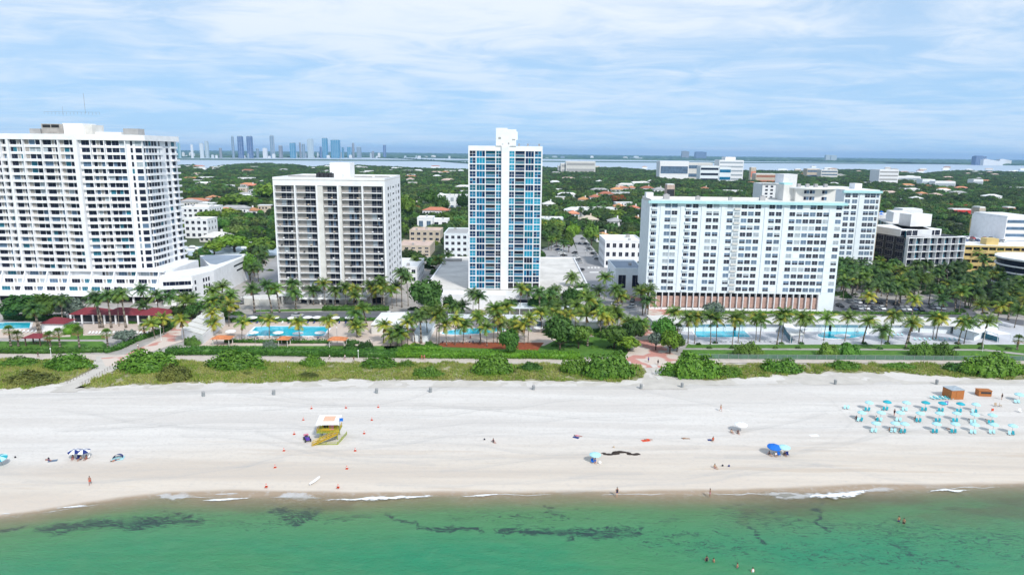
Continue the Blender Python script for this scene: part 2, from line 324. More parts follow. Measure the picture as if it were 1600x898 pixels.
TR=[(-200,622),(0,617),(200,613),(400,609),(600,606),(800,605),(1000,604),(1200,600),(1400,597),(1600,598),(1800,600)]
t1=np.exp(-(linedist(X,Y,TR)/.9)**2)*.7
t1+=np.exp(-(linedist(X,Y,[(a,b2+3) for a,b2 in TR])/.5)**2)*.5
for pts in ([(0,650),(400,641),(900,634),(1600,622)],[(980,640),(1150,628),(1300,633),(1420,660),(1330,690),(1200,700)],[(1230,605),(1300,625),(1330,660),(1300,690),(1250,705)],[(0,700),(500,690),(900,676),(1200,700),(1600,715)],[(0,742),(400,728),(800,716),(1200,716),(1600,730)],[(0,760),(300,745),(700,735),(1100,742),(1600,740)]):
    t1+=np.exp(-(linedist(X,Y,pts)/.4)**2)*.28
rt=random.Random(6)
for _ in range(26):
    a0=rt.uniform(-50,1650); b0=rt.uniform(612,750); pts=[(a0,b0)]
    ang=rt.choice([0,math.pi])+rt.uniform(-.25,.25)
    for _k in range(7): pts.append((pts[-1][0]+math.cos(ang)*60,pts[-1][1]+math.sin(ang)*22)); ang+=rt.uniform(-.35,.35)
    for _d in (0,.0): t1+=np.exp(-(linedist(X,Y,pts)/.3)**2)*.14
    t1+=np.exp(-(linedist(X,Y,[(a1+1,b1+3) for a1,b1 in pts])/.38)**2)*.5
attr(me,'track',np.clip(t1,0,1)); tag(link('beach_sand',me),kind='structure')
# ---- sea
xs=spaced([(-9000,-300,10),(-300,-100,30),(-100,100,560),(100,300,30),(300,9000,10)]); ys=spaced([(-9000,40,8),(40,84,20),(84,135,170)])
X,Y,F_=grid(xs,ys); D=shore(X)-Y
keep=(D>-1.6); fk=keep[F_].any(1); F_=F_[fk]
p=RT@Matrix.Identity(3); R3=np.array(RM); q=np.stack([X,Y,np.full_like(X,-.4-CAMH)],1)@R3; PX=800+FOC*q[:,0]/np.where(q[:,2]<-1,-q[:,2],1e9); PY=449-FOC*q[:,1]/np.where(q[:,2]<-1,-q[:,2],1e9)
def stroke(pts,wpx,s=1.0):
    best=np.zeros_like(X)
    q=np.array(pts,float)
    for i in range(len(q)-1):
        a,b2=q[i],q[i+1]; d=b2-a; tt=np.clip(((PX-a[0])*d[0]+(PY-a[1])*d[1])/(d@d),0,1); dd=np.hypot(PX-a[0]-tt*d[0],(PY-a[1]-tt*d[1])*1.5); best=np.maximum(best,np.exp(-(dd/(wpx*1.45))**2)*s)
    return best
PX0,PY0=PX,PY; PX=PX+(vnoise(X,Y,2.6,31)-.5)*26+(vnoise(X,Y,.9,33)-.5)*12; PY=PY+(vnoise(X,Y,2.2,35)-.5)*11+(vnoise(X,Y,.8,37)-.5)*5
SW=np.zeros_like(X)
for pts,wp,s in [([(-60,835),(0,828),(35,823)],6,1),([(70,828),(120,821),(170,820),(220,817),(300,813)],11,1),([(190,812),(250,806),(300,806)],9,.8),([(85,828),(110,824)],6,.6),([(430,800),(465,806),(492,803)],12,.9),([(455,813),(475,815)],8,1),([(330,815),(400,822),(430,818)],10,.5),([(520,811),(575,806)],7,.6),
  ([(605,806),(640,818),(660,822)],5,.9),([(655,822),(700,827),(755,826)],6,1),([(790,828),(840,830),(880,834),(930,838),(1000,834)],7,1.05),([(900,832),(960,826),(1000,830)],9,.9),([(700,808),(760,806),(860,812)],14,.45),([(860,795),(880,812)],7,.7),([(1000,812),(1060,806)],12,.4),
  ([(1165,820),(1180,835),(1190,845)],6,.9),([(1185,815),(1215,832)],6,.7),([(1275,795),(1283,812),(1292,826)],7,1),([(1380,815),(1390,835)],8,.7),([(1395,845),(1430,862)],8,.9),([(1270,783),(1295,786)],4,.8),([(1050,838),(1090,834)],6,.8),([(1125,832),(1160,840)],8,.6),([(1485,828),(1500,840)],6,.6),([(1530,845),(1570,875)],6,.55),([(1490,795),(1580,812)],6,.5),
  ([(1000,840),(1150,860),(1300,872),(1450,880)],30,.42),([(1150,800),(1350,830),(1600,850)],38,.5),([(1000,850),(1250,865),(1500,880)],26,.5),([(640,800),(900,800),(1050,815)],22,.3),([(250,800),(500,800)],16,.35)]:
    SW=np.maximum(SW,stroke(pts,wp,s))
BR=np.maximum.reduce([stroke([(1180,790),(1330,780),(1480,785),(1700,790)],30,.95),stroke([(460,790),(540,792)],10,.6),stroke([(330,790),(420,790)],8,.5),stroke([(1050,790),(1130,800)],18,.3)])
Zs=-.4+(vnoise(X,Y,3.1)-.5)*.08+(vnoise(X,Y,1.2,4)-.5)*.04
near=np.clip(1-np.abs(D-1.5)/2.0,0,1); Zs+=near*vnoise(X,Y*.2,9,8)*.12
m,t,n_,b=nodes('green_sea_water'); k=NT(t)
dep=k.attr('depth'); big=k.noise(.03,4,.6,(.5,1,1)); wav=k.noise(.5,6,.65,(.45,1,1),dist=.4)
c=k.mix(k.ss(dep,1.5,7.5),(.27,.225,.125),(.09,.25,.10)); c=k.mix(k.ss(dep,5.0,20.0),c,(.018,.22,.105)); c=k.mix(k.ss(big,.38,.66,0,.55),c,(.07,.225,.075))
c=k.mix(k.math('MULTIPLY',k.ss(wav,.4,.7),.25),c,(.10,.27,.13))
c=k.mix(k.math('MULTIPLY',k.attr('silt'),k.ss(k.noise(.12,6,.65,(.35,1,1)),.35,.62,.25,.85)),c,(.10,.098,.05))
sw=k.attr('weed'); nz=k.noise(.9,9,.82,(.40,1,1),dist=2.2,rot=.3); wd=k.ss(k.math('ADD',nz,k.math('MULTIPLY',sw,.21)),.60,.71)
wd=k.math('MULTIPLY',wd,k.ss(sw,.05,.40)); wd=k.math('MULTIPLY',wd,k.ss(k.noise(.35,5,.7,(.6,1,1),off=(3,1,0)),.36,.52,.45,.95)); c=k.mix(wd,c,(.012,.04,.042))
k.put(b.inputs['Base Color'],c); b.inputs['Roughness'].default_value=.2; b.inputs['Specular IOR Level'].default_value=.35
k.put(b.inputs['Normal'],k.bump(k.math('ADD',k.math('MULTIPLY',k.noise(.5,3,.5,(.4,1,1)),1.5),k.noise(2.2,5,.7,(.6,1,1))),.8,.35))
a_=k.math('SUBTRACT',1.0,k.math('POWER',2.718,k.math('MULTIPLY',k.math('MAXIMUM',k.math('ADD',dep,k.math('MULTIPLY',k.math('SUBTRACT',k.noise(.12,3,.6,(.4,1,1)),.5),4.0)),0.0),-.24)))
k.put(b.inputs['Alpha'],a_); M['sea']=m
me=npmesh('sea',np.stack([X,Y,Zs],1),F_,M['sea'],smooth=True); attr(me,'depth',D); attr(me,'weed',SW); attr(me,'silt',BR); tag(link('sea_water',me),kind='structure')
# ---- foam
m,t,n_,b=nodes('white_sea_foam'); k=NT(t); b.inputs['Base Color'].default_value=(.82,.84,.86,1); b.inputs['Roughness'].default_value=.8
u=k.attr('edge'); k.put(b.inputs['Alpha'],k.math('MULTIPLY',k.ss(k.math('ADD',k.noise(1.6,6,.75,(.5,1,1)),k.math('MULTIPLY',u,.55)),.66,.92),k.attr('str'))); k.put(b.inputs['Normal'],k.bump(k.noise(4,4,.7),.6,.2))
V=[];F2=[];E1=[];E2=[]
def foam(pts,wm_,st,hump=.12):
    P3=[G(*q,-.36) for q in pts]; tot=[0]
    for i in range(1,len(P3)): tot.append(tot[-1]+(P3[i]-P3[i-1]).length)
    n=max(8,int(tot[-1]/.3)); base=len(V); NC=7
    for i in range(n+1):
        d=tot[-1]*i/n; x=np.interp(d,tot,[p_.x for p_ in P3]); y=np.interp(d,tot,[p_.y for p_ in P3]); tp=max(0,math.sin(math.pi*i/n))**.5
        w_=wm_*tp*(.5+.9*float(vnoise(np.array([x]),np.array([y]),1.3,2)[0]))+.02; y+=(float(vnoise(np.array([x]),np.array([0.]),2.1,5)[0])-.5)*.8
        for j in range(NC):
            s_=j/(NC-1)*2-1; V.append((x,y+s_*w_,-.33+hump*(1-s_*s_)*tp)); E1.append((1-abs(s_))*tp); E2.append(st)
        if i:
            for j in range(NC-1): a=base+(i-1)*NC+j; F2.append((a,a+1,a+NC+1,a+NC))
foam([(86,794),(112,793),(137,790)],.6,1); foam([(310,782),(345,781),(375,779),(400,776)],.55,1); foam([(500,782),(545,782),(600,779),(650,777),(690,773)],.9,1,.25); foam([(715,775),(750,774),(786,772)],.4,.9)
foam([(1255,776),(1290,776),(1320,774),(1345,769),(1365,766)],1.6,1,.35); foam([(1285,775),(1310,774)],1.0,1,.3); foam([(1445,768),(1480,766),(1522,768)],.7,1,.2); foam([(0,803),(20,802)],.4,.5)
foam([(240,774),(270,776),(305,775)],2.2,.42,.02); foam([(425,776),(465,774),(500,779)],2.4,.45,.02); foam([(1185,773),(1230,774),(1285,773)],2.3,.42,.02); foam([(1340,767),(1400,764)],1.6,.35,.02); foam([(330,772),(380,771)],.5,.5,.02)
for k0 in range(9): xx=60+k0*175; foam([(xx,np.interp(xx,[a for a,_ in SH],[b_ for _,b_ in SH])+3),(xx+110,np.interp(xx+110,[a for a,_ in SH],[b_ for _,b_ in SH])+3)],.22,.55,.01)
me=npmesh('sea_foam',V,F2,m,smooth=True); attr(me,'edge',E1); attr(me,'str',E2); tag(link('sea_foam',me),kind='stuff')
# ---- inland ground, one sheet to the horizon
m,t,n_,b=nodes('inland_ground'); k=NT(t)
c=k.mix(k.ss(k.noise(.02,6,.65),.35,.65),(.02,.04,.012),(.06,.095,.025)); c=k.mix(k.ss(k.noise(.015,3,.5,off=(40,0,0)),.60,.66),c,(.22,.21,.19)); k.put(b.inputs['Base Color'],c); b.inputs['Roughness'].default_value=.95
mb=MB(); mb.face([(-28000,178,-.12),(28000,178,-.12),(28000,28000,-.12),(-28000,28000,-.12)]); tag(mb.build('ground',m),kind='structure')
# ---- bay water
m,t,n_,b=nodes('bay_water'); k=NT(t); k.put(b.inputs['Base Color'],k.mix(k.noise(.004,4,.6,(.3,1,1)),(.34,.42,.50),(.42,.50,.58))); b.inputs['Roughness'].default_value=.35
k.put(b.inputs['Normal'],k.bump(k.noise(.05,5,.6),.3,1.0)); M['bay']=m
nearshore=[(-700,262),(-200,260),(150,259),(275,257.6),(302,256.5),(313,262),(322,266),(330,260),(375,255.5),(410,254.6),(462,256.5),(487,260.5),(520,256.8),(562,257.5),(647,261.5),(727,263.5),(847,261),(890,262),(965,261),(1015,265),(1165,265.5),(1240,266.5),(1340,264.5),(1405,267.5),(1441,270),(1496,266),(1600,268.5),(2300,272)]
farshore=[(2300,267),(1600,259),(1500,257.4),(1430,256),(1340,253.5),(1240,250.5),(1100,248.5),(1000,247),(970,248.6),(900,247.5),(847,247.2),(727,248.5),(640,246.5),(600,246.5),(275,247),(150,246),(-200,244),(-700,238)]
NS=[G(x,y,8) for x,y in nearshore]; FS=[G(x,y,0) for x,y in farshore]
mb=MB(); mb.face([(p_.x,p_.y,.3) for p_ in NS]+[(p_.x,p_.y,.3) for p_ in FS]); tag(mb.build('bay_water',M['bay']),kind='structure')
def strip(name,pl,pr,z,mt,kind='structure'):
    "a sheet between two polylines of photo pixels"
    a=[G(*q,z) for q in pl]; c_=[G(*q,z) for q in pr]; mb=MB(); mb.face([tuple(p_) for p_ in a]+[tuple(p_) for p_ in reversed(c_)]); return tag(mb.build(name,mt),kind=kind)
def sheet(name,pts,z,mt):
    mb=MB(); q=[tuple(G(a,b_,z)) for a,b_ in pts]; area=sum(q[i][0]*q[(i+1)%len(q)][1]-q[(i+1)%len(q)][0]*q[i][1] for i in range(len(q)))
    mb.face(q if area>0 else q[::-1]); return tag(mb.build(name,mt),kind='structure')
M['walk']=mat('sandy_concrete_walk',(.50,.44,.39),.9,.1,.4,dirt=.15)
M['drysand']=mat('dry_path_sand',(.50,.47,.43),.95,.08,.3,bump=.3)
# coastal belt: paving, lawns, drives between the boardwalk and the towers
sheet('pavement',[(-300,556),(1900,562),(1500,470),(1330,425),(1290,400),(700,400),(300,405),(-300,440)],0.0,M['pave'])
sheet('boardwalk',[(-300,550),(0,552),(150,553),(400,557),(650,558.5),(1000,559),(1300,560.5),(1900,563),(1900,569),(1300,567),(1000,566.5),(650,566),(400,565),(150,562.5),(0,561),(-300,559)],.03,M['walk'])
sheet('beach_path',[(150,556),(232,556),(205,566),(160,590),(118,612),(78,612),(120,592),(150,572)],.05,M['drysand'])
sheet('plaza',[(158,559),(190,556),(230,538),(262,520),(283,500),(300,498),(322,503),(300,528),(235,550),(215,568),(165,572)],.06,M['pinkpave'])
sheet('beach_path',[(1012,566),(1062,566),(1050,585),(1075,608),(1000,608),(1022,590)],.05,M['drysand'])
sheet('plaza',[(985,545),(1040,548),(1078,562),(1060,574),(1000,574),(975,560)],.06,M['pinkpave'])
sheet('road',[(-300,512),(330,492),(600,487),(620,494),(620,502),(330,500),(-300,520)],.02,M['asphalt'])
sheet('road',[(395,488),(600,486),(850,500),(850,507),(600,497),(395,497)],.028,M['asphalt'])
sheet('road',[(432,399),(404,430),(385,470),(470,470),(455,440),(450,420)],.02,M['asphaltl'])
sheet('road',[(894,367),(911,367),(960,430),(1020,480),(1030,505),(940,505),(920,450)],.024,M['asphaltl'])
sheet('plaza',[(962,470),(1016,470),(1010,500),(985,560),(1040,560),(1050,500),(1030,455),(990,455)],.032,M['pinkpave'])
sheet('parking_lot',[(840,392),(892,372),(925,440),(930,452),(845,452)],.016,M['asphaltl'])
sheet('parking_lot',[(1296,468),(1500,468),(1530,492),(1600,500),(1600,508),(1310,488),(1296,487)],.02,M['asphalt'])
sheet('lawn',[(-200,558),(0,551),(170,549),(172,541),(160,533),(0,533),(-200,536)],.04,M['lawn'])
sheet('lawn',[(290,548),(620,552),(620,536),(560,536),(330,535),(300,540)],.04,M['lawn'])
sheet('lawn',[(600,556),(985,558),(985,525),(850,527),(840,545),(600,540)],.04,M['lawn'])
sheet('lawn',[(70,530),(165,530),(160,515),(90,512)],.045,M['lawn'])
sheet('lawn',[(1060,559),(1900,563),(1900,540),(1590,537),(1075,537)],.04,M['lawn'])
sheet('mulch_bed',[(680,541),(840,547),(850,535),(690,534)],.06,M['mulch'])
sheet('path',[(1060,543.5),(1540,545),(1600,552),(1600,554.5),(1535,547.5),(1060,546)],.06,M['pave'])
sheet('path',[(-200,532),(0,530.5),(160,531),(160,533),(0,533),(-200,535)],.06,M['pave'])
sheet('pool_deck',[(300,540),(345,505),(365,502),(600,500),(640,505),(640,540)],.05,M['pooldeck'])
sheet('pool_deck',[(640,505),(860,505),(870,530),(850,540),(640,541)],.055,M['pooldeck'])
sheet('pool_deck',[(1035,497),(1560,500),(1600,510),(1600,538),(1080,538),(1040,525)],.05,M['pooldeckg'])
sheet('pool_deck',[(-200,515),(0,503),(110,503),(110,526),(0,528),(-200,530)],.055,M['pooldeck'])
sheet('pool_terrace',[(130,524),(270,520),(262,503),(130,506)],.056,M['pooldeck'])
sheet('lawn',[(395,487),(560,484),(560,481),(400,484)],.05,M['lawn'])
sheet('dune_sand',[(-300,562),(1900,570),(1900,596),(-300,612)],.01,M['drysand'])
# road markings
for i in range(4):
    a=918+i*5.2; sheet('road_marking',[(a,417),(a+3.2,417),(a+3.6,419),(a+.2,419)],.05,M['mark'])
sheet('road_marking',[(921,424.5),(935,424.5),(936,426),(921.5,426)],.05,M['mark'])
def pool(name,pts,z,label):
    o=empty(name,G(sum(a for a,_ in pts)/len(pts),sum(b_ for _,b_ in pts)/len(pts),0),0,label,'swimming pool'); ox,oy=o.location.x,o.location.y
    q=[G(a,b_,0) for a,b_ in pts]; q=[(p_.x-ox,p_.y-oy) for p_ in q]; mb=MB(); mb.prism(q,.02,.09); mb.build('pool_water',M['poolw'],o)
    mb=MB(); n=len(q); cxm=sum(a for a,_ in q)/n; cym=sum(b_ for _,b_ in q)/n
    for i in range(n):
        a,b_=q[i],q[(i+1)%n]
        def outp(p_): dx,dy=p_[0]-cxm,p_[1]-cym; l=math.hypot(dx,dy); return (p_[0]+dx/l*.8,p_[1]+dy/l*.8)
        mb.prism([a,b_,outp(b_),outp(a)],.03,.16)
    mb.build('pool_coping',M['white'],o); return o
pool('swimming_pool',[(386,525),(400,511),(420,510),(512,510.5),(514,513),(505,525)],.1,'long rectangular turquoise pool on the pink deck below the grey-windowed tower')
def ell(cx_,cy_,rx,ry,n=28,k=0,t_=0): return [(cx_+rx*math.cos(2*math.pi*i/n)*(1+k*math.cos(4*math.pi*i/n+.5)),cy_+ry*math.sin(2*math.pi*i/n)*(1+k*math.cos(4*math.pi*i/n))+t_*math.cos(2*math.pi*i/n)) for i in range(n)]
pool('swimming_pool',ell(740,517.5,45,5.2,28,.12,-2.5),.1,'free-form turquoise pool behind the palms in front of the blue glass tower')
pool('swimming_pool',[(1083,516),(1160,514.5),(1173,527),(1089,527)],.1,'rectangular turquoise pool in front of the long white slab building')
pool('swimming_pool',ell(1316,522.5,34,7.5,28,.14,-1),.1,'kidney-shaped turquoise pool with a small white island')
pool('swimming_pool',[(-60,508),(10,504),(48,504),(46,513),(-60,516)],.1,'turquoise pool at the far left beside the red-roofed pool house')
mb=MB(); q=G(1316,525); mb.prism([(p_[0]-q.x,p_[1]-q.y) for p_ in [G(a,b_) for a,b_ in ell(1316,525,13,2.6,16)]],.05,.22); o=mb.build('pool_island',M['chair']); o.location=q; tag(o,'small white island standing in the kidney-shaped pool','pool island')
# canal behind the left tower
sheet('canal_water',[(285,400),(330,402),(440,399),(520,396),(520,384),(440,386),(330,384),(280,386)],.06,M['bay'])
# haze
mb=MB(); mb.box(-29000,29000,-9500,29000,-7.5,190); hz=mb.build('haze',[]); tag(hz,kind='stuff')
m=bpy.data.materials.new('haze'); m.use_nodes=True; t=m.node_tree; t.nodes.remove(t.nodes['Principled BSDF']); v=t.nodes.new('ShaderNodeVolumePrincipled'); v.inputs['Density'].default_value=.00005; v.inputs['Color'].default_value=(.40,.66,1,1); t.links.new(v.outputs[0],t.nodes['Material Output'].inputs['Volume']); hz.data.materials.append(m)
# ================================================================ VEGETATION
def palm_trunk(h,lean,r=.17,mt=None):
    mb=MB(); n=6; prev=None
    for i in range(n):
        a=i/n; b_=(i+1)/n
        pa=(lean[0]*a**1.6,lean[1]*a**1.6,h*a); pb=(lean[0]*b_**1.6,lean[1]*b_**1.6,h*b_)
        mb.bar(pa,pb,r*(1.35-.5*a) if i else r*1.9,0,7,r*(1.35-.5*b_))
    return mb
def palm_crown(h,lean,nf,L_,rng,droop=1.0,seg=5,dead=3,yel=.25,up=.55,coco=True):
    mb=MB(); c=Vector((lean[0],lean[1],h))
    for i in range(nf):
        az=i*2.399963+rng.uniform(-.25,.25); lvl=i/nf; el=math.radians(78-lvl*95*(.9+.2*up)+rng.uniform(-8,8)); l=L_*rng.uniform(.85,1.1)*(1 if lvl>.2 else .8)
        m_=1 if rng.random()<yel*(.4+lvl) else 0
        p_=c.copy(); d=Vector((math.cos(az)*math.cos(el),math.sin(az)*math.cos(el),math.sin(el))); side=Vector((-math.sin(az),math.cos(az),0)); pts=[p_.copy()]; dirs=[d.copy()]
        for s_ in range(seg):
            p_=p_+d*(l/seg); d=(d+Vector((0,0,-.32*droop*(s_+1)/seg*1.7))).normalized(); pts.append(p_.copy()); dirs.append(d.copy())
        K=seg*3
        for q in range(K):
            t_=(q+.6)/K*seg; i0=min(int(t_),seg-1); f=t_-i0; a=pts[i0].lerp(pts[i0+1],f); dd=dirs[i0].lerp(dirs[i0+1],f); wl=.95*math.sin(math.pi*(.12+.86*(q+.6)/K))**.6*L_/3.6; wd=l/K*.95
            for sg in (-1,1):
                tip=a+side*sg*wl*.85+dd*wl*.45+Vector((0,0,-wl*(.45+.25*rng.random())))
                mb.face([a-dd*wd*.5,a+dd*wd*.5,tip+dd*wd*.22,tip-dd*wd*.12],m_)
    for i in range(dead):
        az=rng.uniform(0,6.28); side=Vector((-math.sin(az),math.cos(az),0)); o_=Vector((math.cos(az),math.sin(az),0)); mb.face([c+side*.15-Vector((0,0,.3)),c-side*.15-Vector((0,0,.3)),c+o_*.7-side*.35+Vector((0,0,-2.2)),c+o_*.8+side*.35+Vector((0,0,-2.4))],2)
    if coco:
        for i in range(5):
            az=i*1.3; q=c+Vector((math.cos(az)*.32,math.sin(az)*.32,-.35)); mb.cyl(q.x,q.y,q.z-.18,q.z+.15,.15,6,3,.09)
    return mb
def sabal_crown(h,rng,r=1.5):
    mb=MB(); c=Vector((0,0,h))
    for i in range(34):
        az=i*2.4; el=math.radians(85-i/34*125); d=Vector((math.cos(az)*math.cos(el),math.sin(az)*math.cos(el),math.sin(el))); side=Vector((-math.sin(az),math.cos(az),0)); upv=side.cross(d); b_=c+d*r*.55
        m_=2 if i>27 else 0
        for j in range(7):
            a=(j-3)*.36; e=(d*math.cos(a)+side*math.sin(a)); t_=b_+e*r*.62*rng.uniform(.85,1.15)-Vector((0,0,.18)); mb.face([b_,t_+side*.1*math.cos(a)-d*.1*math.sin(a),t_-side*.1*math.cos(a)+d*.1*math.sin(a)],m_)
        mb.face([c,b_+side*.09,b_-side*.09],m_)
    return mb
PALM={}
def palm_proto(kind,i):
    key=(kind,i)
    if key in PALM: return PALM[key]
    rng=random.Random(len(kind)*1000+i*31); h=10.0; lean=(rng.uniform(-1.3,1.3),rng.uniform(-.9,.9)) if kind!='sabal' else (0,0)
    if kind=='green': cm=[M['frond'],M['frondy'],M['dead'],M['coco']]; cr=palm_crown(h,lean,18+i*2,3.9,rng,yel=.05+.08*i,droop=.85+.15*i,dead=i)
    if kind=='dark': cm=[M['frondd'],M['frond'],M['dead'],M['coco']]; cr=palm_crown(h,lean,16+i*2,3.9,rng,yel=.1+.1*i,droop=.95+.15*i,dead=1+i)
    if kind=='yellow': cm=[M['frond'],M['frondy'],M['dead'],M['coco']]; cr=palm_crown(h,lean,16+i*2,3.7,rng,yel=.42+.08*i,droop=.95+.12*i,dead=3+i)
    if kind=='sabal': cm=[M['frond'],M['frond'],M['dead'],M['coco']]; cr=sabal_crown(h,rng)
    PALM[key]=(palm_trunk(h,lean,.17 if kind!='sabal' else .24).mesh('trunk',[M['bark']],True),cr.mesh('crown',cm),lean); return PALM[key]
PALMS=[]
def palm(bx,by,cy_,kind,area,cxp=None,s=1.0,z0=0.0):
    "palm standing at photo ground pixel (bx,by) with the middle of its crown at height row cy_"
    PALMS.append([bx,by,cy_,kind,area,cxp if cxp is not None else bx,s,z0])
for a in [(60,522,484,'dark',43),(64,522,482,'dark',56),(98,505,468,'dark',96),(156,512,470,'dark',138),(161,512,464,'dark',150),(174,512,462,'dark',160),(186,510,463,'dark',186),(197,512,459,'dark',192)]: palm(a[0],a[1],a[2],a[3],'beside the red-roofed clubhouse',a[4],.95)
for a in [(226,497,478,'dark',227),(232,495,453,'dark',224),(248,495,461,'dark',248),(269,494,463,'dark',269),(290,496,472,'green',290),(303,488,467,'dark',302),(313,492,478,'dark',312),(288,490,463,'dark',288)]: palm(a[0],a[1],a[2],a[3],'before the white terraced podium',a[4])
for a in [(333,482,455,'green',332),(348,480,448,'green',348),(340,488,468,'green',338),(358,510,476,'yellow',356),(347,490,470,'dark',346),(366,488,462,'green',362),(329,492,472,'green',326)]: palm(a[0],a[1],a[2],a[3],'left of the grey-windowed tower',a[4])
for a in [(242,528,505,'yellow',240),(256,522,498,'yellow',255),(289,538,500,'yellow',287),(333,524,506,'yellow',331),(336,520,489,'yellow',330),(378,534,504,'yellow',375),(421,528,500,'yellow',420),(469,536,503,'yellow',467),(513,532,501,'yellow',510),(558,527,509,'yellow',556),(563,526,513,'yellow',561),(573,510,482,'green',566),(556,512,490,'dark',556),(599,536,508,'yellow',598),(610,540,524,'green',610),(628,540,521,'green',628),(621,540,516,'dark',622)]: palm(a[0],a[1],a[2],a[3],'around the rectangular pool deck',a[4],.92)
for a in [(398,488,451,'dark',393),(425,489,446,'dark',411),(437,488,452,'green',433),(462,482,444,'dark',459),(463,484,458,'dark',462),(490,476,453,'dark',490),(508,478,443,'yellow',509),(524,480,454,'dark',524),(553,480,452,'yellow',552),(558,484,462,'yellow',560),(582,480,447,'green',583),(597,483,441,'green',597),(601,484,450,'green',596),(613,482,455,'yellow',613),(620,478,448,'green',619),(628,480,426,'dark',625),(638,478,434,'green',638),(588,480,456,'yellow',590),(541,479,449,'green',541),(668,470,449,'dark',664)]: palm(a[0],a[1],a[2],a[3],'before the grey-windowed tower',a[4])
for a in [(637,538,503,'yellow',634),(648,536,499,'green',643),(658,536,493,'dark',648),(668,530,489,'green',666),(682,540,494,'green',680),(686,538,484,'green',688),(698,540,508,'yellow',697),(711,539,498,'yellow',709),(724,537,507,'green',724),(751,537,497,'yellow',747),(761,541,512,'green',760),(771,536,483,'green',769),(777,536,495,'yellow',776),(783,530,506,'dark',784),(750,512,492,'yellow',742)]: palm(a[0],a[1],a[2],a[3],'around the free-form pool',a[4],.92)
for a in [(739,494,460,'dark',736),(748,496,463,'dark',748),(791,473,444,'green',789),(812,492,451,'yellow',812),(843,495,456,'dark',836),(860,490,460,'dark',858),(800,488,474,'dark',800),(715,492,478,'dark',715),(705,492,482,'dark',703),(722,492,480,'dark',721),(868,480,453,'dark',866),(824,484,455,'dark',825)]: palm(a[0],a[1],a[2],a[3],'before the blue glass tower',a[4])
for a in [(772,520,484,'green',772),(787,520,480,'green',786),(802,528,505,'yellow',802),(808,534,512,'yellow',808),(819,537,506,'yellow',818),(825,536,498,'yellow',826),(846,520,488,'green',845),(870,520,489,'green',870),(874,524,500,'yellow',872),(891,526,493,'yellow',892),(915,526,492,'yellow',914),(920,512,468,'green',922),(938,528,490,'yellow',938),(946,524,496,'yellow',948),(955,520,486,'green',960),(965,520,495,'green',968),(984,532,505,'green',983),(899,520,478,'green',898),(858,510,479,'dark',856),(881,512,476,'dark',882),(905,506,484,'dark',905),(930,508,476,'dark',932),(1000,525,505,'green',1001)]: palm(a[0],a[1],a[2],a[3],'right of the free-form pool',a[4])
for a in [(895,470,434,'green',893),(944,468,434,'green',942),(918,485,461,'green',917),(966,478,453,'green',960),(972,476,462,'green',972),(1004,492,456,'green',999),(1008,490,453,'green',1012),(1012,496,470,'dark',1009),(908,474,449,'dark',906),(935,478,455,'dark',936)]: palm(a[0],a[1],a[2],a[3],'at the street end',a[4],1.05)
for a in [(1049,523,489,'green',1047),(1075,536,498,'green',1073),(1085,537,496,'green',1084),(1110,538,495,'green',1111),(1119,537,499,'green',1121),(1144,541,498,'green',1144),(1153,536,495,'green',1154),(1181,532,497,'green',1184),(1187,533,499,'green',1188),(1214,538,498,'green',1218),(1221,537,490,'green',1221),(1248,536,496,'green',1247),(1254,535,498,'green',1256)]: palm(a[0],a[1],a[2],a[3],'around the slab-building pool',a[4],.98)
for a in [(1287,532,497,'green',1287),(1320,533,496,'green',1321),(1348,536,502,'green',1353),(1376,545,515,'dark',1376),(1387,536,493,'green',1391),(1415,543,505,'yellow',1420),(1419,534,503,'yellow',1423),(1457,530,498,'green',1460),(1462,531,496,'yellow',1464),(1497,538,504,'green',1501),(1506,537,502,'green',1508),(1534,542,502,'green',1534)]: palm(a[0],a[1],a[2],a[3],'by the kidney-shaped pool and cabanas',a[4],.98)
for a in [(1353,490,462,'yellow',1353),(1425,492,468,'yellow',1425),(1470,492,468,'dark',1468),(1498,490,456,'green',1497),(1533,505,478,'green',1532),(1556,508,478,'yellow',1560),(1585,512,485,'green',1584),(1575,500,470,'dark',1572)]: palm(a[0],a[1],a[2],a[3],'behind the cabana roof',a[4])
for a in [(17,541,516),(29,541,524),(79,542,525),(94,543,520),(125,549,517),(169,545,521),(226,527,516),(918,541,518),(1589,546,531),(-12,541,520)]: palm(a[0],a[1],a[2],'sabal','by the boardwalk lawn',None,1.0)
for a in [(1008,520,505),(1058,532,512)]: palm(a[0],a[1],a[2],'sabal','near the tiled beach entrance',None)
rr=random.Random(5)
DN=[(1310,440,1345,470),(1345,428,1400,480),(1400,425,1460,478),(1460,420,1560,478),(1545,430,1640,500),(1480,455,1600,490)]
DNN=['at the rear wing foot','below the glass hotel, left','below the glass hotel, middle','below the yellow car park','at the right edge grove','behind the cabanas']
for (x0,y0,x1,y1),dn in zip(DN,DNN):
    for i in range(24):
        bx=rr.uniform(x0,x1); by=rr.uniform(y0,y1)
        if by>484 and bx<1520: continue
        palm(bx,by,by-rr.uniform(22,32),rr.choice(['dark','dark','dark','green']),dn,bx+rr.uniform(-4,4),rr.uniform(.9,1.15))
for i in range(16): # grove around the street car park, and left of the towers
    bx=rr.uniform(849,882); by=rr.uniform(360,392); palm(bx,by,by-rr.uniform(13,20),rr.choice(['dark','green','green']),'beside the lot behind the podium',bx,rr.uniform(.9,1.1))
for bx,by in [(404,440),(398,432),(410,425),(396,445),(415,415),(388,430),(403,418),(413,405),(700,420),(684,432),(650,430),(958,392),(966,400),(950,398),(880,405),(938,395),(975,395)]: palm(bx,by,by-rr.uniform(20,27),rr.choice(['dark','green']),'along the side streets',bx)
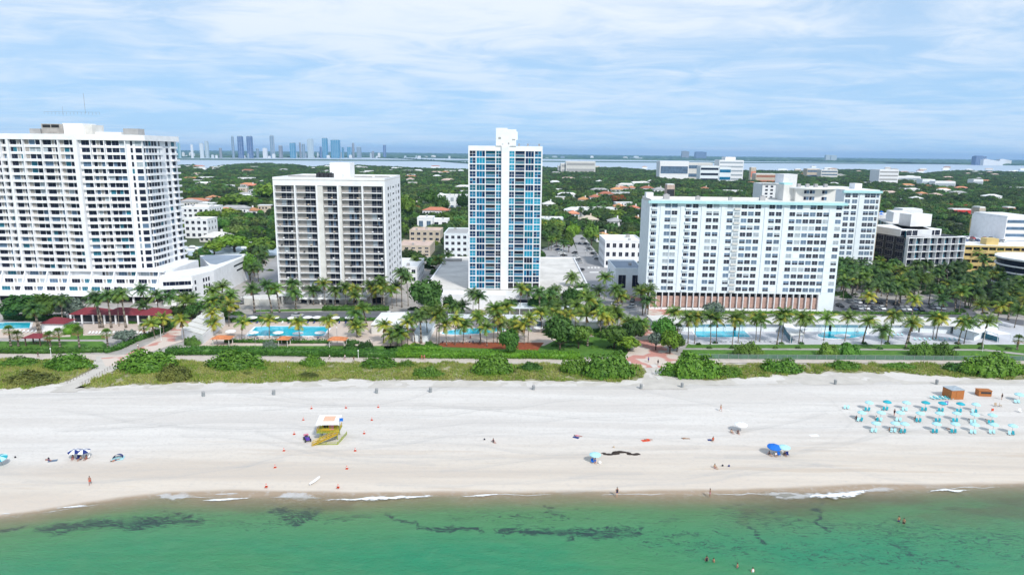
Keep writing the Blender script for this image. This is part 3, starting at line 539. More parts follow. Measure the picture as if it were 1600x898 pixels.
for i in range(18):
    bx=rr.uniform(850,990); by=rr.uniform(322,352); palm(bx,by,by-rr.uniform(9,13),'dark','among the houses beyond the street',bx,rr.uniform(.9,1.2))
PALMS.sort(key=lambda a:(a[4],a[0])); cnt={}; tot={}
for a in PALMS: tot[a[4]]=tot.get(a[4],0)+1
KD={'green':'green','dark':'dark green','yellow':'yellowing','sabal':'round-headed'}
ka={}
for a in PALMS: ka.setdefault((a[4],a[3]),[]).append(a)
pi_=0
for a in PALMS:
    bx,by,cy_,kind,area,cxp,s,z0=a; g=G(bx,by,z0); h=ZT(g.x,g.y,cy_)-z0; h=max(3.5,min(15,h)); v=pi_%5; pi_+=1
    tr_,cr_,lean=palm_proto(kind,v); grp=ka[(area,kind)]; i=grp.index(a); n=len(grp)
    word='palm' if kind!='sabal' else 'cabbage palm'
    lab='%s %s %s, %s'%(KD[kind],word,area,ORD[i]+' of its colour') if n>1 else 'only %s %s %s'%(KD[kind],word,area)
    big=n>30
    o=empty('palm_tree' if kind!='sabal' else 'cabbage_palm',g,0,lab,'palm tree',('palms '+area) )
    # lean towards the crown seen in the photo
    wx=(cxp-bx)*g.length/FOC*1.02
    sc=1.12*s if kind!='sabal' else min(1.25,s*1.1); zs=h/10.0
    rot=random.uniform(0,6.28)
    if kind!='sabal':
        L0=Vector((lean[0]*math.cos(rot)-lean[1]*math.sin(rot),lean[0]*math.sin(rot)+lean[1]*math.cos(rot),0))
    t=link('trunk',tr_,o); c=link('crown',cr_,o)
    if kind=='sabal': t.scale=(1,1,zs); c.location=(0,0,h-10*sc); c.scale=(sc,sc,sc)
    else:
        if abs(wx)>.8: # pick the yaw so that the built-in lean goes the right way
            want=wx; mag=math.hypot(*lean)+.01; rot=math.acos(max(-1,min(1,want/mag)))-math.atan2(lean[1],lean[0]); sl_=min(1.9,max(1,abs(want)/mag))
        else: sl_=min(1,.6/(math.hypot(*lean)+.01))
        t.rotation_euler=(0,0,rot); t.scale=(sl_,sl_,zs) if sl_<=1.3 else (sl_*.8,sl_*.8,zs)
        k2=t.scale[0]; Lx=(lean[0]*math.cos(rot)-lean[1]*math.sin(rot))*k2; Ly=(lean[0]*math.sin(rot)+lean[1]*math.cos(rot))*k2
        c.rotation_euler=(0,0,rot); c.scale=(sc,sc,sc)
        c.location=(Lx-(lean[0]*math.cos(rot)-lean[1]*math.sin(rot))*sc,Ly-(lean[0]*math.sin(rot)+lean[1]*math.cos(rot))*sc,h-10*sc)
# ---- leafy crowns
def leafcloud(lumps,n,size,rng,flat=.4,shell=.35):
    "leaf clumps spread through the outer part of several uneven lobes -> verts, faces"
    L=np.array(lumps); vol=L[:,3]*L[:,4]*L[:,5]; pick=rng.choice(len(L),n,p=vol/vol.sum()); d=rng.normal(size=(n,3)); d/=np.linalg.norm(d,axis=1)[:,None]; d[:,2]=np.where(d[:,2]<-.35,-d[:,2],d[:,2])
    r=1-shell*rng.random(n)**1.5; bump=1+.16*np.sin(d[:,0]*7+pick)+.14*np.sin(d[:,1]*8+pick*2)+.10*np.sin(d[:,2]*9)
    c=L[pick,:3]+d*L[pick,3:6]*(r*bump)[:,None]
    nrm=d+rng.normal(size=(n,3))*flat; nrm/=np.linalg.norm(nrm,axis=1)[:,None]; a=np.cross(nrm,rng.normal(size=(n,3))); a/=np.linalg.norm(a,axis=1)[:,None]; b_=np.cross(nrm,a)
    s=size*rng.uniform(.6,1.3,n)[:,None]; V=np.stack([c-a*s,c-b_*s*.7+nrm*s*.1,c+a*s,c+b_*s*.7-nrm*s*.1],1).reshape(-1,3); F=np.arange(n*4).reshape(n,4); return V,F
def core(lumps,k=.7,n1=7,n2=10):
    V=[];F=[]
    for l in lumps:
        base=len(V)
        for i in range(n1+1):
            th=math.pi*i/n1
            for j in range(n2):
                ph=2*math.pi*j/n2; d=(math.sin(th)*math.cos(ph),math.sin(th)*math.sin(ph),math.cos(th)); b_=k*(1+.10*math.sin(d[0]*7)+.10*math.sin(d[1]*8)); V.append((l[0]+d[0]*l[3]*b_,l[1]+d[1]*l[4]*b_,l[2]+d[2]*l[5]*b_))
        for i in range(n1):
            for j in range(n2): a=base+i*n2+j; b2=base+i*n2+(j+1)%n2; F.append((a,a+n2,b2+n2,b2))
    return np.array(V),np.array(F)
def crown_mesh(name,lumps,n,size,mt,rng,k=.8,extra=None,frac=0):
    V1,F1=leafcloud(lumps,n,size,rng); V2,F2_=core(lumps,k); V=np.concatenate([V1,V2]); F=np.concatenate([F1,F2_+len(V1)])
    mi=np.zeros(len(F),int)
    if extra: mi[:n]=(rng.random(n)<frac)
    return npmesh(name,V,F,[mt]+([extra] if extra else []),mi)
def lumps_tree(rng,R,h,z0,n=7):
    out=[(0,0,z0+h*.55,R*.72,R*.72,h*.45)]
    for i in range(n): a=i*2.4+rng.uniform(-.4,.4); r=R*rng.uniform(.4,.68); out.append((math.cos(a)*r,math.sin(a)*r,z0+h*rng.uniform(.35,.7),R*rng.uniform(.3,.48),R*rng.uniform(.3,.48),h*rng.uniform(.22,.36)))
    return out
def tree_trunk(h,r,rng,R):
    mb=MB(); mb.bar((0,0,0),(.1,0,h),r,0,7,r*.7)
    for i in range(5): a=i*1.26+rng.uniform(-.3,.3); mb.bar((.05,0,h*.75),(math.cos(a)*R*.5,math.sin(a)*R*.5,h*1.5),r*.5,0,5,r*.18)
    return mb.mesh('trunk',[M['barkd']],True)
TREEP={}
def tproto(kind,i):
    key=(kind,i)
    if key in TREEP: return TREEP[key]
    rng=np.random.default_rng(100+i*7+len(kind)); pr=random.Random(i*3+len(kind)); spec={'dark':('leafd',5.5,8.5,.9,2200,.50),'mid':('leafm',5,7.5,1.4,2000,.50),'light':('leafl',4.5,6,1.4,1800,.50),'wood':('leaff',6,8.0,.6,1000,.75),'flame':('poin',5,5,2.4,1300,.42),'silver':('silver',4.5,4.5,.8,1400,.36),'round':('leafm',4.6,5.2,.4,2200,.34)}[kind]
    lp=lumps_tree(pr,spec[1],spec[2],spec[3],7 if kind!='round' else 9)
    TREEP[key]=(tree_trunk(spec[3]+1.2,.35,pr,spec[1]),crown_mesh('crown',lp,spec[4],spec[5],M[spec[0]],rng,.66,M['leafm'] if kind=='flame' else None,.3),spec[1],spec[2]+spec[3]); return TREEP[key]
def tree(kind,i,loc,sc,label,group=None,name='tree',rz=None):
    tr_,cr_,_,_=tproto(kind,i); o=empty(name,loc,random.uniform(0,6.28) if rz is None else rz,label,'tree',group,sc); link('trunk',tr_,o); link('crown',cr_,o); return o
def tree_px(kind,i,cxp,by,halfw,topy,label,name='tree',group=None,z=0):
    g=G(cxp,by,z); _,_,R,Hh=tproto(kind,i); h=ZT(g.x,g.y,topy)-z; wpx=halfw*g.length*1.0/FOC; g=g+Vector((0,wpx*.6,0)); return tree(kind,i,g,(wpx/R,wpx/R,h/Hh*1.02),label,group,name)
for a in [('dark',3,841,492,17,463,'dark tree against the white podium below the blue tower, left one'),('mid',2,866,494,16,466,'dark tree against the podium right of the blue tower base'),('dark',2,926,505,18,474,'dark tree by the drive at the street end'),('dark',0,952,510,16,482,'dark tree among the palms left of the pink paving'),('mid',0,905,548,22,514,'broad tree in the garden right of the large dark one'),('dark',4,988,540,22,506,'dark tree among palms just left of the tiled beach entrance'),('dark',0,666,500,31,444,'large dark green fig tree left of the podium of the blue glass tower'),('dark',1,701,492,12,465,'smaller dark tree leaning against the big fig tree before the white podium'),('round',0,797,560,20,520,'dense round green tree behind the hedge between the free-form pool and the boardwalk'),('dark',2,876,552,30,502,'large dark green tree right of the free-form pool'),('mid',1,962,548,26,517,'wide dark green tree by the hedge left of the tiled beach entrance'),('light',1,983,552,20,530,'light yellow-green bushy tree beside the tiled beach entrance'),('mid',2,903,478,17,455,'bright green tree beyond the garden palms'),('dark',3,892,484,14,453,'dark tree in the garden beyond the bright green one'),('mid',3,1040,540,22,502,'green tree at the corner of the pale grey pool deck'),('light',2,1049,556,18,523,'yellow-green round tree beside the pale grey pool deck'),('silver',0,1026,549,14,524,'silvery round shrub-tree at the tiled beach entrance'),('mid',4,1060,552,15,528,'dark round tree behind the big sea grape at the beach entrance'),
  ('silver',1,1118,499,20,476,'silvery green tree before the salmon louvre panels of the long white building'),('dark',4,28,505,30,468,'broad clipped dark green tree in front of the white podium, far left'),('mid',0,62,505,24,467,'green dome-shaped tree right of the broad clipped tree at far left'),('silver',2,100,502,22,470,'silvery green bush-tree left of the red clubhouse roof'),('dark',0,271,500,14,482,'dark tree at the bend of the tiled path'),('dark',1,296,502,12,480,'dark tree between the tiled path and the drive'),('mid',1,249,520,14,500,'green tree right of the red clubhouse'),('silver',0,188,540,16,520,'silvery shrub by the curved hedge of the tiled path'),('mid',2,345,505,15,482,'dark green tree beside the long white stair'),
  ('light',0,360,396,26,371,'large light green rain tree beyond the flat-roofed annex'),('light',1,405,403,24,375,'light green tree right of the large rain tree beyond the annex'),('light',2,330,400,18,380,'yellow-green tree at the canal left of the rain tree'),('mid',3,388,440,13,400,'tree with grey stems between the annex and the grey-windowed tower'),('light',0,365,330,28,306,'light green tree behind the white apartment block'),('light',1,345,345,26,328,'bright green spreading tree beside the low white block'),('light',2,320,350,18,330,'small bright tree before the low white block'),('light',0,412,318,22,290,'bright yellow-green tree beside the left edge of the grey-windowed tower'),
  ('flame',0,648,335,9,322,'orange-red flame tree between the grey-windowed and the blue tower'),('light',2,632,345,16,310,'light green tree behind the beige flat roofs'),('mid',0,672,325,20,300,'green tree before the white long building left of the blue tower'),('dark',1,690,335,13,308,'dark tree before the white long building left of the blue tower'),('dark',2,722,333,12,305,'dark tree at the left edge of the blue tower'),('mid',4,700,352,20,332,'green tree behind the grey stepped apartment house'),
  ('flame',0,966,322,13,306,'orange-red flame tree beyond the white slab building, far one'),('light',1,966,345,20,330,'light green tree behind the low white apartment house'),('light',2,895,380,12,352,'tall pale green tree at the left side of the street'),('mid',3,889,395,9,365,'green tree at the street parking, left side'),('mid',1,925,385,14,355,'green tree at the right side of the street'),('mid',2,985,360,18,340,'green tree beside the edge of the slab building'),('flame',0,1500,330,22,320,'red-blossomed flame tree beyond the glass hotel')]:
    tree_px(a[0],a[1],a[2],a[3],a[4],a[5],a[6])
# ---- sea grape shrubs on the dune and other shrubs
def shrub_proto(i,mt,flat):
    rng=np.random.default_rng(50+i); pr=random.Random(i); R=5; h=flat; lp=[(0,0,h*.15,R*.75,R*.62,h*.82)]
    for j in range(8): a=j*2.4; r=R*pr.uniform(.35,.7); lp.append((math.cos(a)*r,math.sin(a)*r*.8,h*.1,R*pr.uniform(.28,.42),R*pr.uniform(.25,.4),h*pr.uniform(.4,.75)))
    return crown_mesh('sea_grape_foliage',lp,5200,.27,mt,rng,.74)
SHP_={}
def shrub(i,mt,cxp,by,halfw,topy,label,cat='shrub',name='sea_grape_shrub',group=None):
    key=(i,mt)
    if key not in SHP_: SHP_[key]=shrub_proto(i,M[mt],3.0)
    g=G(cxp,by,0); h=max(.8,ZT(g.x,g.y+3,topy)*.82); wd=halfw*g.length/FOC; dy=min(wd*.55,4.5); g=g+Vector((0,dy*.75,0)); o=link(name,SHP_[key]); o.location=(g.x,g.y,-.05); o.scale=(wd/5,dy/4.0,h/3.0*.95); o.rotation_euler=(0,0,random.choice((0,math.pi))+random.uniform(-.06,.06)); return tag(o,label,cat,group)
for a in [(0,'sg',218,584,44,542,'large sea grape mound right of the sandy beach path at the left'),(1,'leafo',266,597,30,563,'olive yellow shrub in front of the large left sea grape mound'),(2,'sg',97,580,34,548,'sea grape mound left of the sandy beach path'),(1,'sg',20,574,30,555,'low sea grape at the far left edge of the dune'),(2,'leafo',36,603,36,577,'low olive shrub spreading at the far left of the dune front'),(0,'sg',358,580,44,544,'large sea grape mound before the left end of the rectangular pool lawn'),(1,'sg',407,580,12,566,'small bright sea grape right of the large mound'),(2,'leafo',385,587,10,575,'small olive bush on the dune front'),(2,'sg',486,574,21,549,'rounded sea grape below the right end of the rectangular pool'),(0,'leafo',478,592,18,577,'low olive shrub in the grass below the rectangular pool'),(1,'sg',590,577,38,555,'long sea grape mound in the middle left of the dune'),(2,'sg',634,575,15,557,'rounded end of sea grape beside the long mound'),(0,'sg',669,591,26,567,'dome-shaped sea grape standing alone below the free-form pool'),(1,'sg',770,588,43,548,'large sea grape mound below the free-form pool'),(2,'hedge',829,580,22,561,'dark low sea grape between the two large central mounds'),(0,'sg',905,585,30,552,'left lobe of sea grape beside the largest mound'),(1,'sg',955,594,54,544,'largest sea grape mound, just left of the central beach path'),
  (2,'sg',1086,592,50,544,'large sea grape mound right of the central beach path'),(0,'sg',1140,590,22,566,'low sea grape joining the mound right of the central path'),(1,'sg',1228,585,40,557,'wide low sea grape in front of the rectangular slab-building pool'),(2,'sg',1322,578,28,560,'low sea grape below the kidney-shaped pool'),(0,'sg',1412,578,26,564,'low sea grape below the white cabanas'),(0,'sg',1562,589,46,546,'large sea grape at the right end of the dune'),(1,'hedge',1512,584,30,563,'dark sea grape left of the large right-end mound'),
  (0,'leafm',1173,559,24,529,'round clipped shrub on the lawn below the rectangular slab-building pool'),(1,'leafm',1297,558,20,530,'left one of two touching round clipped shrubs below the kidney-shaped pool'),(2,'leafm',1329,558,20,530,'right one of two touching round clipped shrubs below the kidney-shaped pool'),(0,'leafm',1445,558,19,529,'left one of two touching round clipped shrubs below the cabanas'),(2,'leafm',1476,558,20,530,'right one of two touching round clipped shrubs below the cabanas'),
  (1,'leafd',570,551,18,527,'dark round shrub right of the orange-roofed shelters'),(2,'leafd',547,548,12,529,'round shrub left of the dark one beside the orange-roofed shelters'),(0,'silver',421,546,12,526,'greyish shrub beside the middle orange-roofed shelter'),(1,'leafm',670,544,10,527,'small round shrub below the white canopy between the pools'),(2,'leafl',648,543,14,532,'yellow-green planting between the two pool decks'),(0,'leafd',299,540,12,520,'shrub at the foot of the white stair')]:
    shrub(*a)
bush=[(1092,539),(1118,537),(1144,545),(1109,545),(1222,538),(1253,538),(1212,545),(1248,545),(1290,541),(1352,538),(1387,538),(1376,546),(1417,546),(1421,538),(1498,538),(1534,539),(1534,546),(1497,545),(1320,540),(1577,547)]
for i,(x,y) in enumerate(sorted(bush)): shrub(1,'leafd',x,y,5.5,y-6.5,'small dark bush on the lawn by the slab-building pools, %s'%ORD[i],'bush','small_bush','small dark bushes on the pool lawn')
# ---- understory shrubs under the garden palms
ru=random.Random(12); uz=[(632,545,700,540,7,'between the two left pool decks'),(852,548,960,520,26,'in the garden right of the free-form pool'),(700,497,900,490,16,'at the foot of the blue tower podium'),(960,520,1010,500,12,'left of the pink paving'),(266,500,320,478,10,'between the annex and the tiled path'),(300,505,372,482,12,'left of the tower drive'),(645,500,700,470,8,'beside the big fig tree'),(1295,470,1330,440,8,'at the foot of the rear wing'),(1330,462,1460,432,24,'inside the left half of the palm grove'),(1462,462,1600,432,22,'inside the right half of the palm grove'),(1500,492,1620,470,18,'at the right end of the palm grove'),(380,470,425,410,14,'along the side street left of the tower'),(660,440,690,400,8,'left of the blue tower podium'),(110,500,200,488,8,'behind the red clubhouse'),(200,512,262,500,8,'right of the red clubhouse')]
for x0,y0,x1,y1,n_,ar in uz:
    its=sorted((ru.uniform(x0,x1),ru.uniform(min(y0,y1),max(y0,y1))) for _ in range(n_))
    for i,(x,y) in enumerate(its):
        g=G(x,y); hw=ru.uniform(5,12)*(1 if y>480 else .9); shrub(ru.randrange(3),ru.choice(['hedge','leafd','leafm','hedgel','leafd']),x,y,hw,y-hw*ru.uniform(.7,1.1),'shrub %s, %s'%(ar,ORD[i]) if n_<=30 else 'green shrub '+ar,'shrub','garden_shrub','shrubs '+ar)
# ---- hedges: long rows of leaf clumps around a real core
def hedge(pts,wid,h,mt,label,z=0):
    q=[G(a,b_,z) for a,b_ in pts]; V=[];F=[]; mb=MB(); rng=np.random.default_rng(len(label))
    for i in range(len(q)-1):
        a,b_=q[i],q[i+1]; d=(b_-a); L_=d.length; d/=L_; s=Vector((-d.y,d.x,0)); w2=wid*.36
        mb.prism([tuple((a-s*w2-d*.2)[:2]),tuple((b_-s*w2+d*.2)[:2]),tuple((b_+s*w2+d*.2)[:2]),tuple((a+s*w2-d*.2)[:2])],0.0,h*.85+.002*i)
        n=int(L_*(wid+h*2)*9); t_=rng.random(n)*L_; u=rng.random(n)*(2*h+wid)-h-wid/2; off=np.clip(u,-wid/2,wid/2); zz_=np.where(np.abs(u)>wid/2,h-(np.abs(u)-wid/2),h)+rng.normal(size=n)*.13+.18*np.sin(t_*.9)+.1*np.sin(t_*2.3)
        c=np.array(a)[None]+np.outer(t_,np.array(d))+np.outer(off+rng.normal(size=n)*.12,np.array(s)); c[:,2]=np.maximum(.1,zz_); r_=rng.normal(size=(n,3)); r_/=np.linalg.norm(r_,axis=1)[:,None]; r2=np.cross(r_,rng.normal(size=(n,3))); r2/=np.linalg.norm(r2,axis=1)[:,None]; sz=rng.uniform(.12,.26,n)[:,None]
        base=len(V); V+=list(np.stack([c-r_*sz,c-r2*sz*.8,c+r_*sz,c+r2*sz*.8],1).reshape(-1,3)); F+=[(base+4*j,base+4*j+1,base+4*j+2,base+4*j+3) for j in range(n)]
    base=len(V); V+=mb.v; F+=[tuple(x+base for x in f) for f in mb.f]
    return tag(link('hedge',npmesh('hedge',V,F,[M[mt]])),label,'hedge')
hedge([(0,551),(90,551),(165,549)],2.2,1.3,'hedge','hedge along the boardwalk in front of the left clubhouse lawn')
hedge([(-150,552),(0,551)],2.2,1.3,'hedge','hedge continuing beyond the left edge along the boardwalk')
hedge([(165,551),(185,546),(210,534),(262,516),(282,497)],2.0,1.4,'hedge','dark curved hedge bordering the tiled path at the left')
hedge([(262,553),(350,552),(500,555),(620,557)],3.6,2.0,'hedge','long dense hedge between the boardwalk and the rectangular pool lawn')
hedge([(620,557),(720,558),(820,558),(905,560)],3.6,1.8,'hedgel','bright green hedge between the boardwalk and the free-form pool')
hedge([(352,535),(460,536),(515,536)],1.2,1.1,'hedge','low dark hedge under the edge of the rectangular pool deck')
hedge([(540,536),(560,537)],1.2,1.1,'hedge','short low hedge right of the third orange-roofed shelter')
hedge([(362,503),(470,502),(588,501)],1.3,1.2,'hedge','thin hedge at the back of the rectangular pool deck')
hedge([(505,485),(560,485),(607,485)],2.4,1.8,'hedge','dark hedge in front of the entrance arcade of the grey-windowed tower')
hedge([(1042,489),(1150,489.5),(1300,490)],1.6,.9,'hedgel','thin bright hedge at the foot of the long white slab building')
hedge([(1300,490),(1400,490.5),(1500,491)],1.2,.9,'hedge','thin hedge behind the cabana roof beside the parked cars')
hedge([(10,498),(60,500),(100,500)],3,2.0,'leafd' if 'leafd' in M else 'hedge','tall dark hedge behind the far left pool')
hedge([(105,523),(118,515)],3.0,2.5,'hedgel','clipped bright hedge beside the small red roof of the pool house')
hedge([(905,519),(945,519)],2.4,1.6,'hedge','dark hedge under the garden palms right of the free-form pool')
hedge([(630,545),(690,546)],2.6,1.1,'hedgel','low planting between the rectangular and the free-form pool')
hedge([(363,482),(372,482)],2.2,1.5,'hedge','short block hedge at the end of the drive left of the tower')
hedge([(395,497.5),(410,497)],1.5,.9,'hedge','small hedge beside the drive, left piece'); 
# ---- dune grass
DT=[(-300,562),(0,563),(150,565),(158,566),(205,560),(300,566),(500,568),(800,569),(1010,568),(1020,572)]
def inpoly(px,py,poly):
    inside=np.zeros(len(px),bool); j=len(poly)-1
    for i in range(len(poly)):
        xi,yi=poly[i]; xj,yj=poly[j]; c_=((yi>py)!=(yj>py))&(px<(xj-xi)*(py-yi)/(yj-yi+1e-9)+xi); inside^=c_; j=i
    return inside
ND=[(-260,613),(0,608),(40,606),(84,599),(110,594),(150,573),(140,563),(0,562),(-260,559)]
ND2=[(118,607),(160,604),(200,601),(300,598),(400,597),(500,594.5),(600,593),(700,594),(800,594),(900,595),(985,595),(1004,590),(1008,580),(1000,569),(650,567),(400,566),(225,564),(190,575)]
ND3=[(1042,572),(1046,584),(1072,591),(1110,594),(1150,591),(1200,587),(1250,584),(1300,581),(1360,582),(1420,584),(1500,589),(1560,592),(1700,594),(1900,596),(1900,571),(1300,568.5),(1060,568)]
def world(poly): return [tuple(G(a,b_)[:2]) for a,b_ in poly]
rng=np.random.default_rng(3); C=[]
for poly in (ND,ND2,ND3):
    wp=world(poly); x0,x1=min(a for a,_ in wp),max(a for a,_ in wp); y0,y1=min(b_ for _,b_ in wp),max(b_ for _,b_ in wp); n=int((x1-x0)*(y1-y0)*7); x=rng.uniform(x0,x1,n); y=rng.uniform(y0,y1,n)
    wx=x+(vnoise(x,y,2.2,1)-.5)*2.5; wy=y+(vnoise(x,y,2.6,2)-.5)*3.2; k_=inpoly(wx,wy,wp)&(np.abs(x)<190)
    dens=vnoise(x,y,4,9)*.6+vnoise(x,y,1.4,6)*.4; k_&=dens>np.where(poly is ND3,.36,.22)
    C.append(np.stack([x[k_],y[k_]],1))
C=np.concatenate(C); n=len(C); B=4; c=np.repeat(C,B,0)+rng.normal(size=(n*B,2))*.13; hh=rng.uniform(.25,.75,n*B)*(.6+.8*vnoise(c[:,0],c[:,1],5,3)); a=rng.uniform(0,6.28,n*B); ln=rng.uniform(.1,.45,n*B); a2=rng.uniform(0,6.28,n*B); wv=.07
dx,dy=np.cos(a)*wv,np.sin(a)*wv; lx,ly=np.cos(a2)*ln,np.sin(a2)*ln; z0=np.zeros(n*B)
V=np.stack([np.stack([c[:,0]-dx,c[:,1]-dy,z0],1),np.stack([c[:,0]+dx,c[:,1]+dy,z0],1),np.stack([c[:,0]+lx+dx*.6,c[:,1]+ly+dy*.6,hh],1),np.stack([c[:,0]+lx-dx*.6,c[:,1]+ly-dy*.6,hh*.93],1)],1).reshape(-1,3)
F=np.arange(n*B*4).reshape(-1,4); m_=(vnoise(c[:,0],c[:,1],3.5,11)+rng.normal(size=n*B)*.16>.56).astype(int)+(rng.random(n*B)<.16)*2; m_=np.minimum(m_,2)
M['dg1']=mat('dune_grass_green',(.17,.27,.03),.7,.2,.3,col2=(.28,.38,.06),trans=.25); M['dg2']=mat('dune_grass_olive',(.29,.34,.07),.7,.2,.3,col2=(.40,.42,.12),trans=.25); M['dg3']=mat('dune_grass_dry',(.38,.32,.15),.8,.2,.5,trans=.2)
tag(link('dune_grass',npmesh('dune_grass',V,F,[M['dg1'],M['dg2'],M['dg3']],m_)),kind='stuff')
mb_=nodes('dune_soil'); m,t,n_,b=mb_; k=NT(t); k.put(b.inputs['Base Color'],k.mix(k.ss(k.noise(.35,5,.7),.40,.62),(.16,.17,.06),(.36,.33,.22))); b.inputs['Roughness'].default_value=.95
for poly in (ND,ND2,ND3):
    rng2=random.Random(3); q=world(poly); mb=MB(); pts=[]
    for i in range(len(q)):
        a,b_=Vector(q[i]),Vector(q[(i+1)%len(q)]); s_=max(1,int((b_-a).length/1.5))
        for j in range(s_): p_=a.lerp(b_,j/s_); pts.append((p_.x+rng2.uniform(-.5,.5),p_.y+rng2.uniform(-.9,.9),.05))
    ar=sum(pts[i][0]*pts[(i+1)%len(pts)][1]-pts[(i+1)%len(pts)][0]*pts[i][1] for i in range(len(pts))); mb.face(pts if ar>0 else pts[::-1]); tag(mb.build('dune_soil',m),kind='structure')
# ================================================================ BUILDINGS
RB=random.Random(11)
def win_cross(w_,h_,g,fr=0.07):
    mb=MB(); mb.box(-w_/2,w_/2,-.05,.0,-h_/2,h_/2,0)
    for i in (0,1):
        for j in (0,1):
            x0=-w_/2+fr+i*(w_/2-fr*.25); x1=x0+w_/2-fr*1.5; z0=-h_/2+fr+j*(h_/2-fr*.25); z1=z0+h_/2-fr*1.5
            mb.box(x0,x1,-.075,-.05,z0,z1,g[j] if isinstance(g,(list,tuple)) else g)
    return mb
def win_plain(w_,h_,n,g,fr=.06,gs=None):
    mb=MB(); mb.box(-w_/2,w_/2,-.05,0,-h_/2,h_/2,0); pw=(w_-fr)/n
    for i in range(n): mb.box(-w_/2+fr+i*pw,-w_/2+(i+1)*pw,-.075,-.05,-h_/2+fr,h_/2-fr,(gs[i] if gs else g))
    return mb
WM=[M['white'],M['win'],M['winb'],M['winl'],M['wint']]
class Wins:
    def __init__(s,name='window',mats=None): s.items=[]; s.name=name; s.mats=mats or WM; s.cache={}
    def add(s,key,mb,x,y,z,yaw=0.0): s.items.append((key,x,y,z,yaw)); s.cache.setdefault(key,mb)
    def flush(s,parent,limit=100):
        mw=parent.matrix_world if False else Matrix.Translation(parent.location)@Matrix.Rotation(parent.rotation_euler.z,4,'Z')
        def dist(it): p_=mw@Vector(it[1:4]); return (p_-Vector((0,0,CAMH))).length
        its=sorted(s.items,key=dist); me={}
        for key,x,y,z,yaw in its[:limit]:
            if key not in me: me[key]=s.cache[key].mesh(s.name,s.mats)
            link(s.name,me[key],parent,(x,y,z),yaw)
        if len(its)>limit:
            mb=MB()
            for key,x,y,z,yaw in its[limit:]: mb.add(s.cache[key],x,y,z,yaw)
            tag(mb.build(s.name,s.mats,parent),kind='stuff')
def frame(A,B,og=(0,0)):
    "origin and yaw of a facade running A->B (left to right as the camera sees it), relative to og"
    return (A[0]-og[0],A[1]-og[1],math.atan2(B[1]-A[1],B[0]-A[0]),math.hypot(B[0]-A[0],B[1]-A[1]))
def off(fr,u,v): c,s=math.cos(fr[2]),math.sin(fr[2]); return fr[0]+u*c-v*s,fr[1]+u*s+v*c
# ---------------------------------------------------------------- long white slab building (right)
A=G(1008,483); Bp=G(1301,487.5); fr=frame(A,Bp); o=empty('apartment_building',A,fr[2],'long white slab building with teal cornice over a row of salmon louvre panels','apartment building')
W_=fr[3]; Hb=43.2; D_=21
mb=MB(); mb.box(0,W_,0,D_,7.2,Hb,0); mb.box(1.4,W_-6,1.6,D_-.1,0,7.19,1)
for x0,x1 in ((4.0,5.6),(8.2,8.3),(12.0,13.2),(20.2,21.6),(28.0,29.2),(32.6,32.75),(45.0,45.9),(52.4,53.6),(70.2,70.4)): mb.box(x0,x1,-.22,-.003,7.3,Hb-1.2,0)
mb.box(-.25,.35,-.05,.6,0,Hb-.6,0); mb.box(W_-6,W_,.0,D_-.2,0,7.18,0)
for i in range(13): mb.box(.5,W_-.1,-.09,-.004,8.35+i*2.76-.35,8.35+i*2.76-.15,0)
mb.build('wall',[M['white2'],M['dark']],o)
mb=MB(); mb.box(-1.0,W_+1.0,-1.3,.3,Hb-.2,Hb+.75,0); mb.box(W_-.1,W_+1.0,.3,5,Hb-.2,Hb+.75,0); mb.build('cornice',M['teal'],o)
mb=MB(); mb.box(.5,W_-.3,.4,D_-.3,Hb+.02,Hb+.5,1); mb.box(.2,W_,.31,.75,Hb+.02,Hb+1.25,0); mb.box(.2,W_,D_-.75,D_-.31,Hb+.02,Hb+1.25,0); mb.box(.2,.6,.76,D_-.76,Hb+.02,Hb+1.25,0); mb.build('roof',[M['offwhite'],M['roofwhite']],o)
# ground floor posts and panels
for i in range(28):
    x=1.6+i*(W_-8.0)/27; mb=MB(); mb.box(x-.14,x+.14,-.45,1.3,0,7.17,0); mb.build('post',M['white'],o)
    if i<27:
        wd=(W_-8.0)/27; mb=MB(); mb.box(x+.18,x+wd-.18,.5,.7,1.1,5.6,0)
        for j in range(9): mb.box(x+.18,x+wd-.18,.44,.497,1.3+j*.48,1.5+j*.48,0)
        mb.build('louvre_panel',M['brick'],o)
        mb=MB(); mb.box(x+.16,x+wd-.16,-.1,.1,.05,1.0,0); mb.build('balustrade',M['white'],o)
wn=Wins(); cols=[(1.7,'b'),(6.85,'w'),(9.5,'w'),(14.9,'b'),(17.6,'w'),(23,'w'),(25.7,'w'),(31.1,'w'),(33.9,'y'),(36.6,'w'),(39.2,'w'),(41.9,'w'),(47.3,'w'),(50,'w'),(55.3,'w'),(58,'w'),(60.6,'w'),(63.2,'w'),(65.8,'w'),(68.4,'w'),(73.2,'w')]
balc=MB()
for r in range(13):
    z=8.35+r*2.76+.55
    for u,kd in cols:
        u=u*W_/75.0
        if kd=='w':
            if r==12 and 67<u<70: continue
            g=RB.choices([1,2,3,(1,2),(1,3),(1,1)],[.27,.26,.1,.2,.04,.13])[0]
            if RB.random()<.02: g=0
            wn.add(('x',g),win_cross(2.25,1.75,g,.05),u,-.01,z)
        elif kd=='b':
            wn.add('bd',win_plain(2.2,1.35,3,1,gs=[1,1,2]),u,-.01,z+.08); balc.box(u-1.15,u+1.15,-.5,-.1,z-1.35,z-.65,0)
        else:
            wn.add('yb',win_plain(2.2,1.35,2,3),u,-.01,z+.05); balc.box(u-1.2,u+1.2,-.5,-.1,z-1.35,z-.55,1)
wn.flush(o); balc.build('balcony_front',[M['white2'],M['offwhite']],o)
# left end wall detail, stair block on the roof
mb=MB(); mb.box(.3,3.2,12,16,Hb+.52,Hb+3.2,0); mb.build('roof_hatch',M['white'],o)
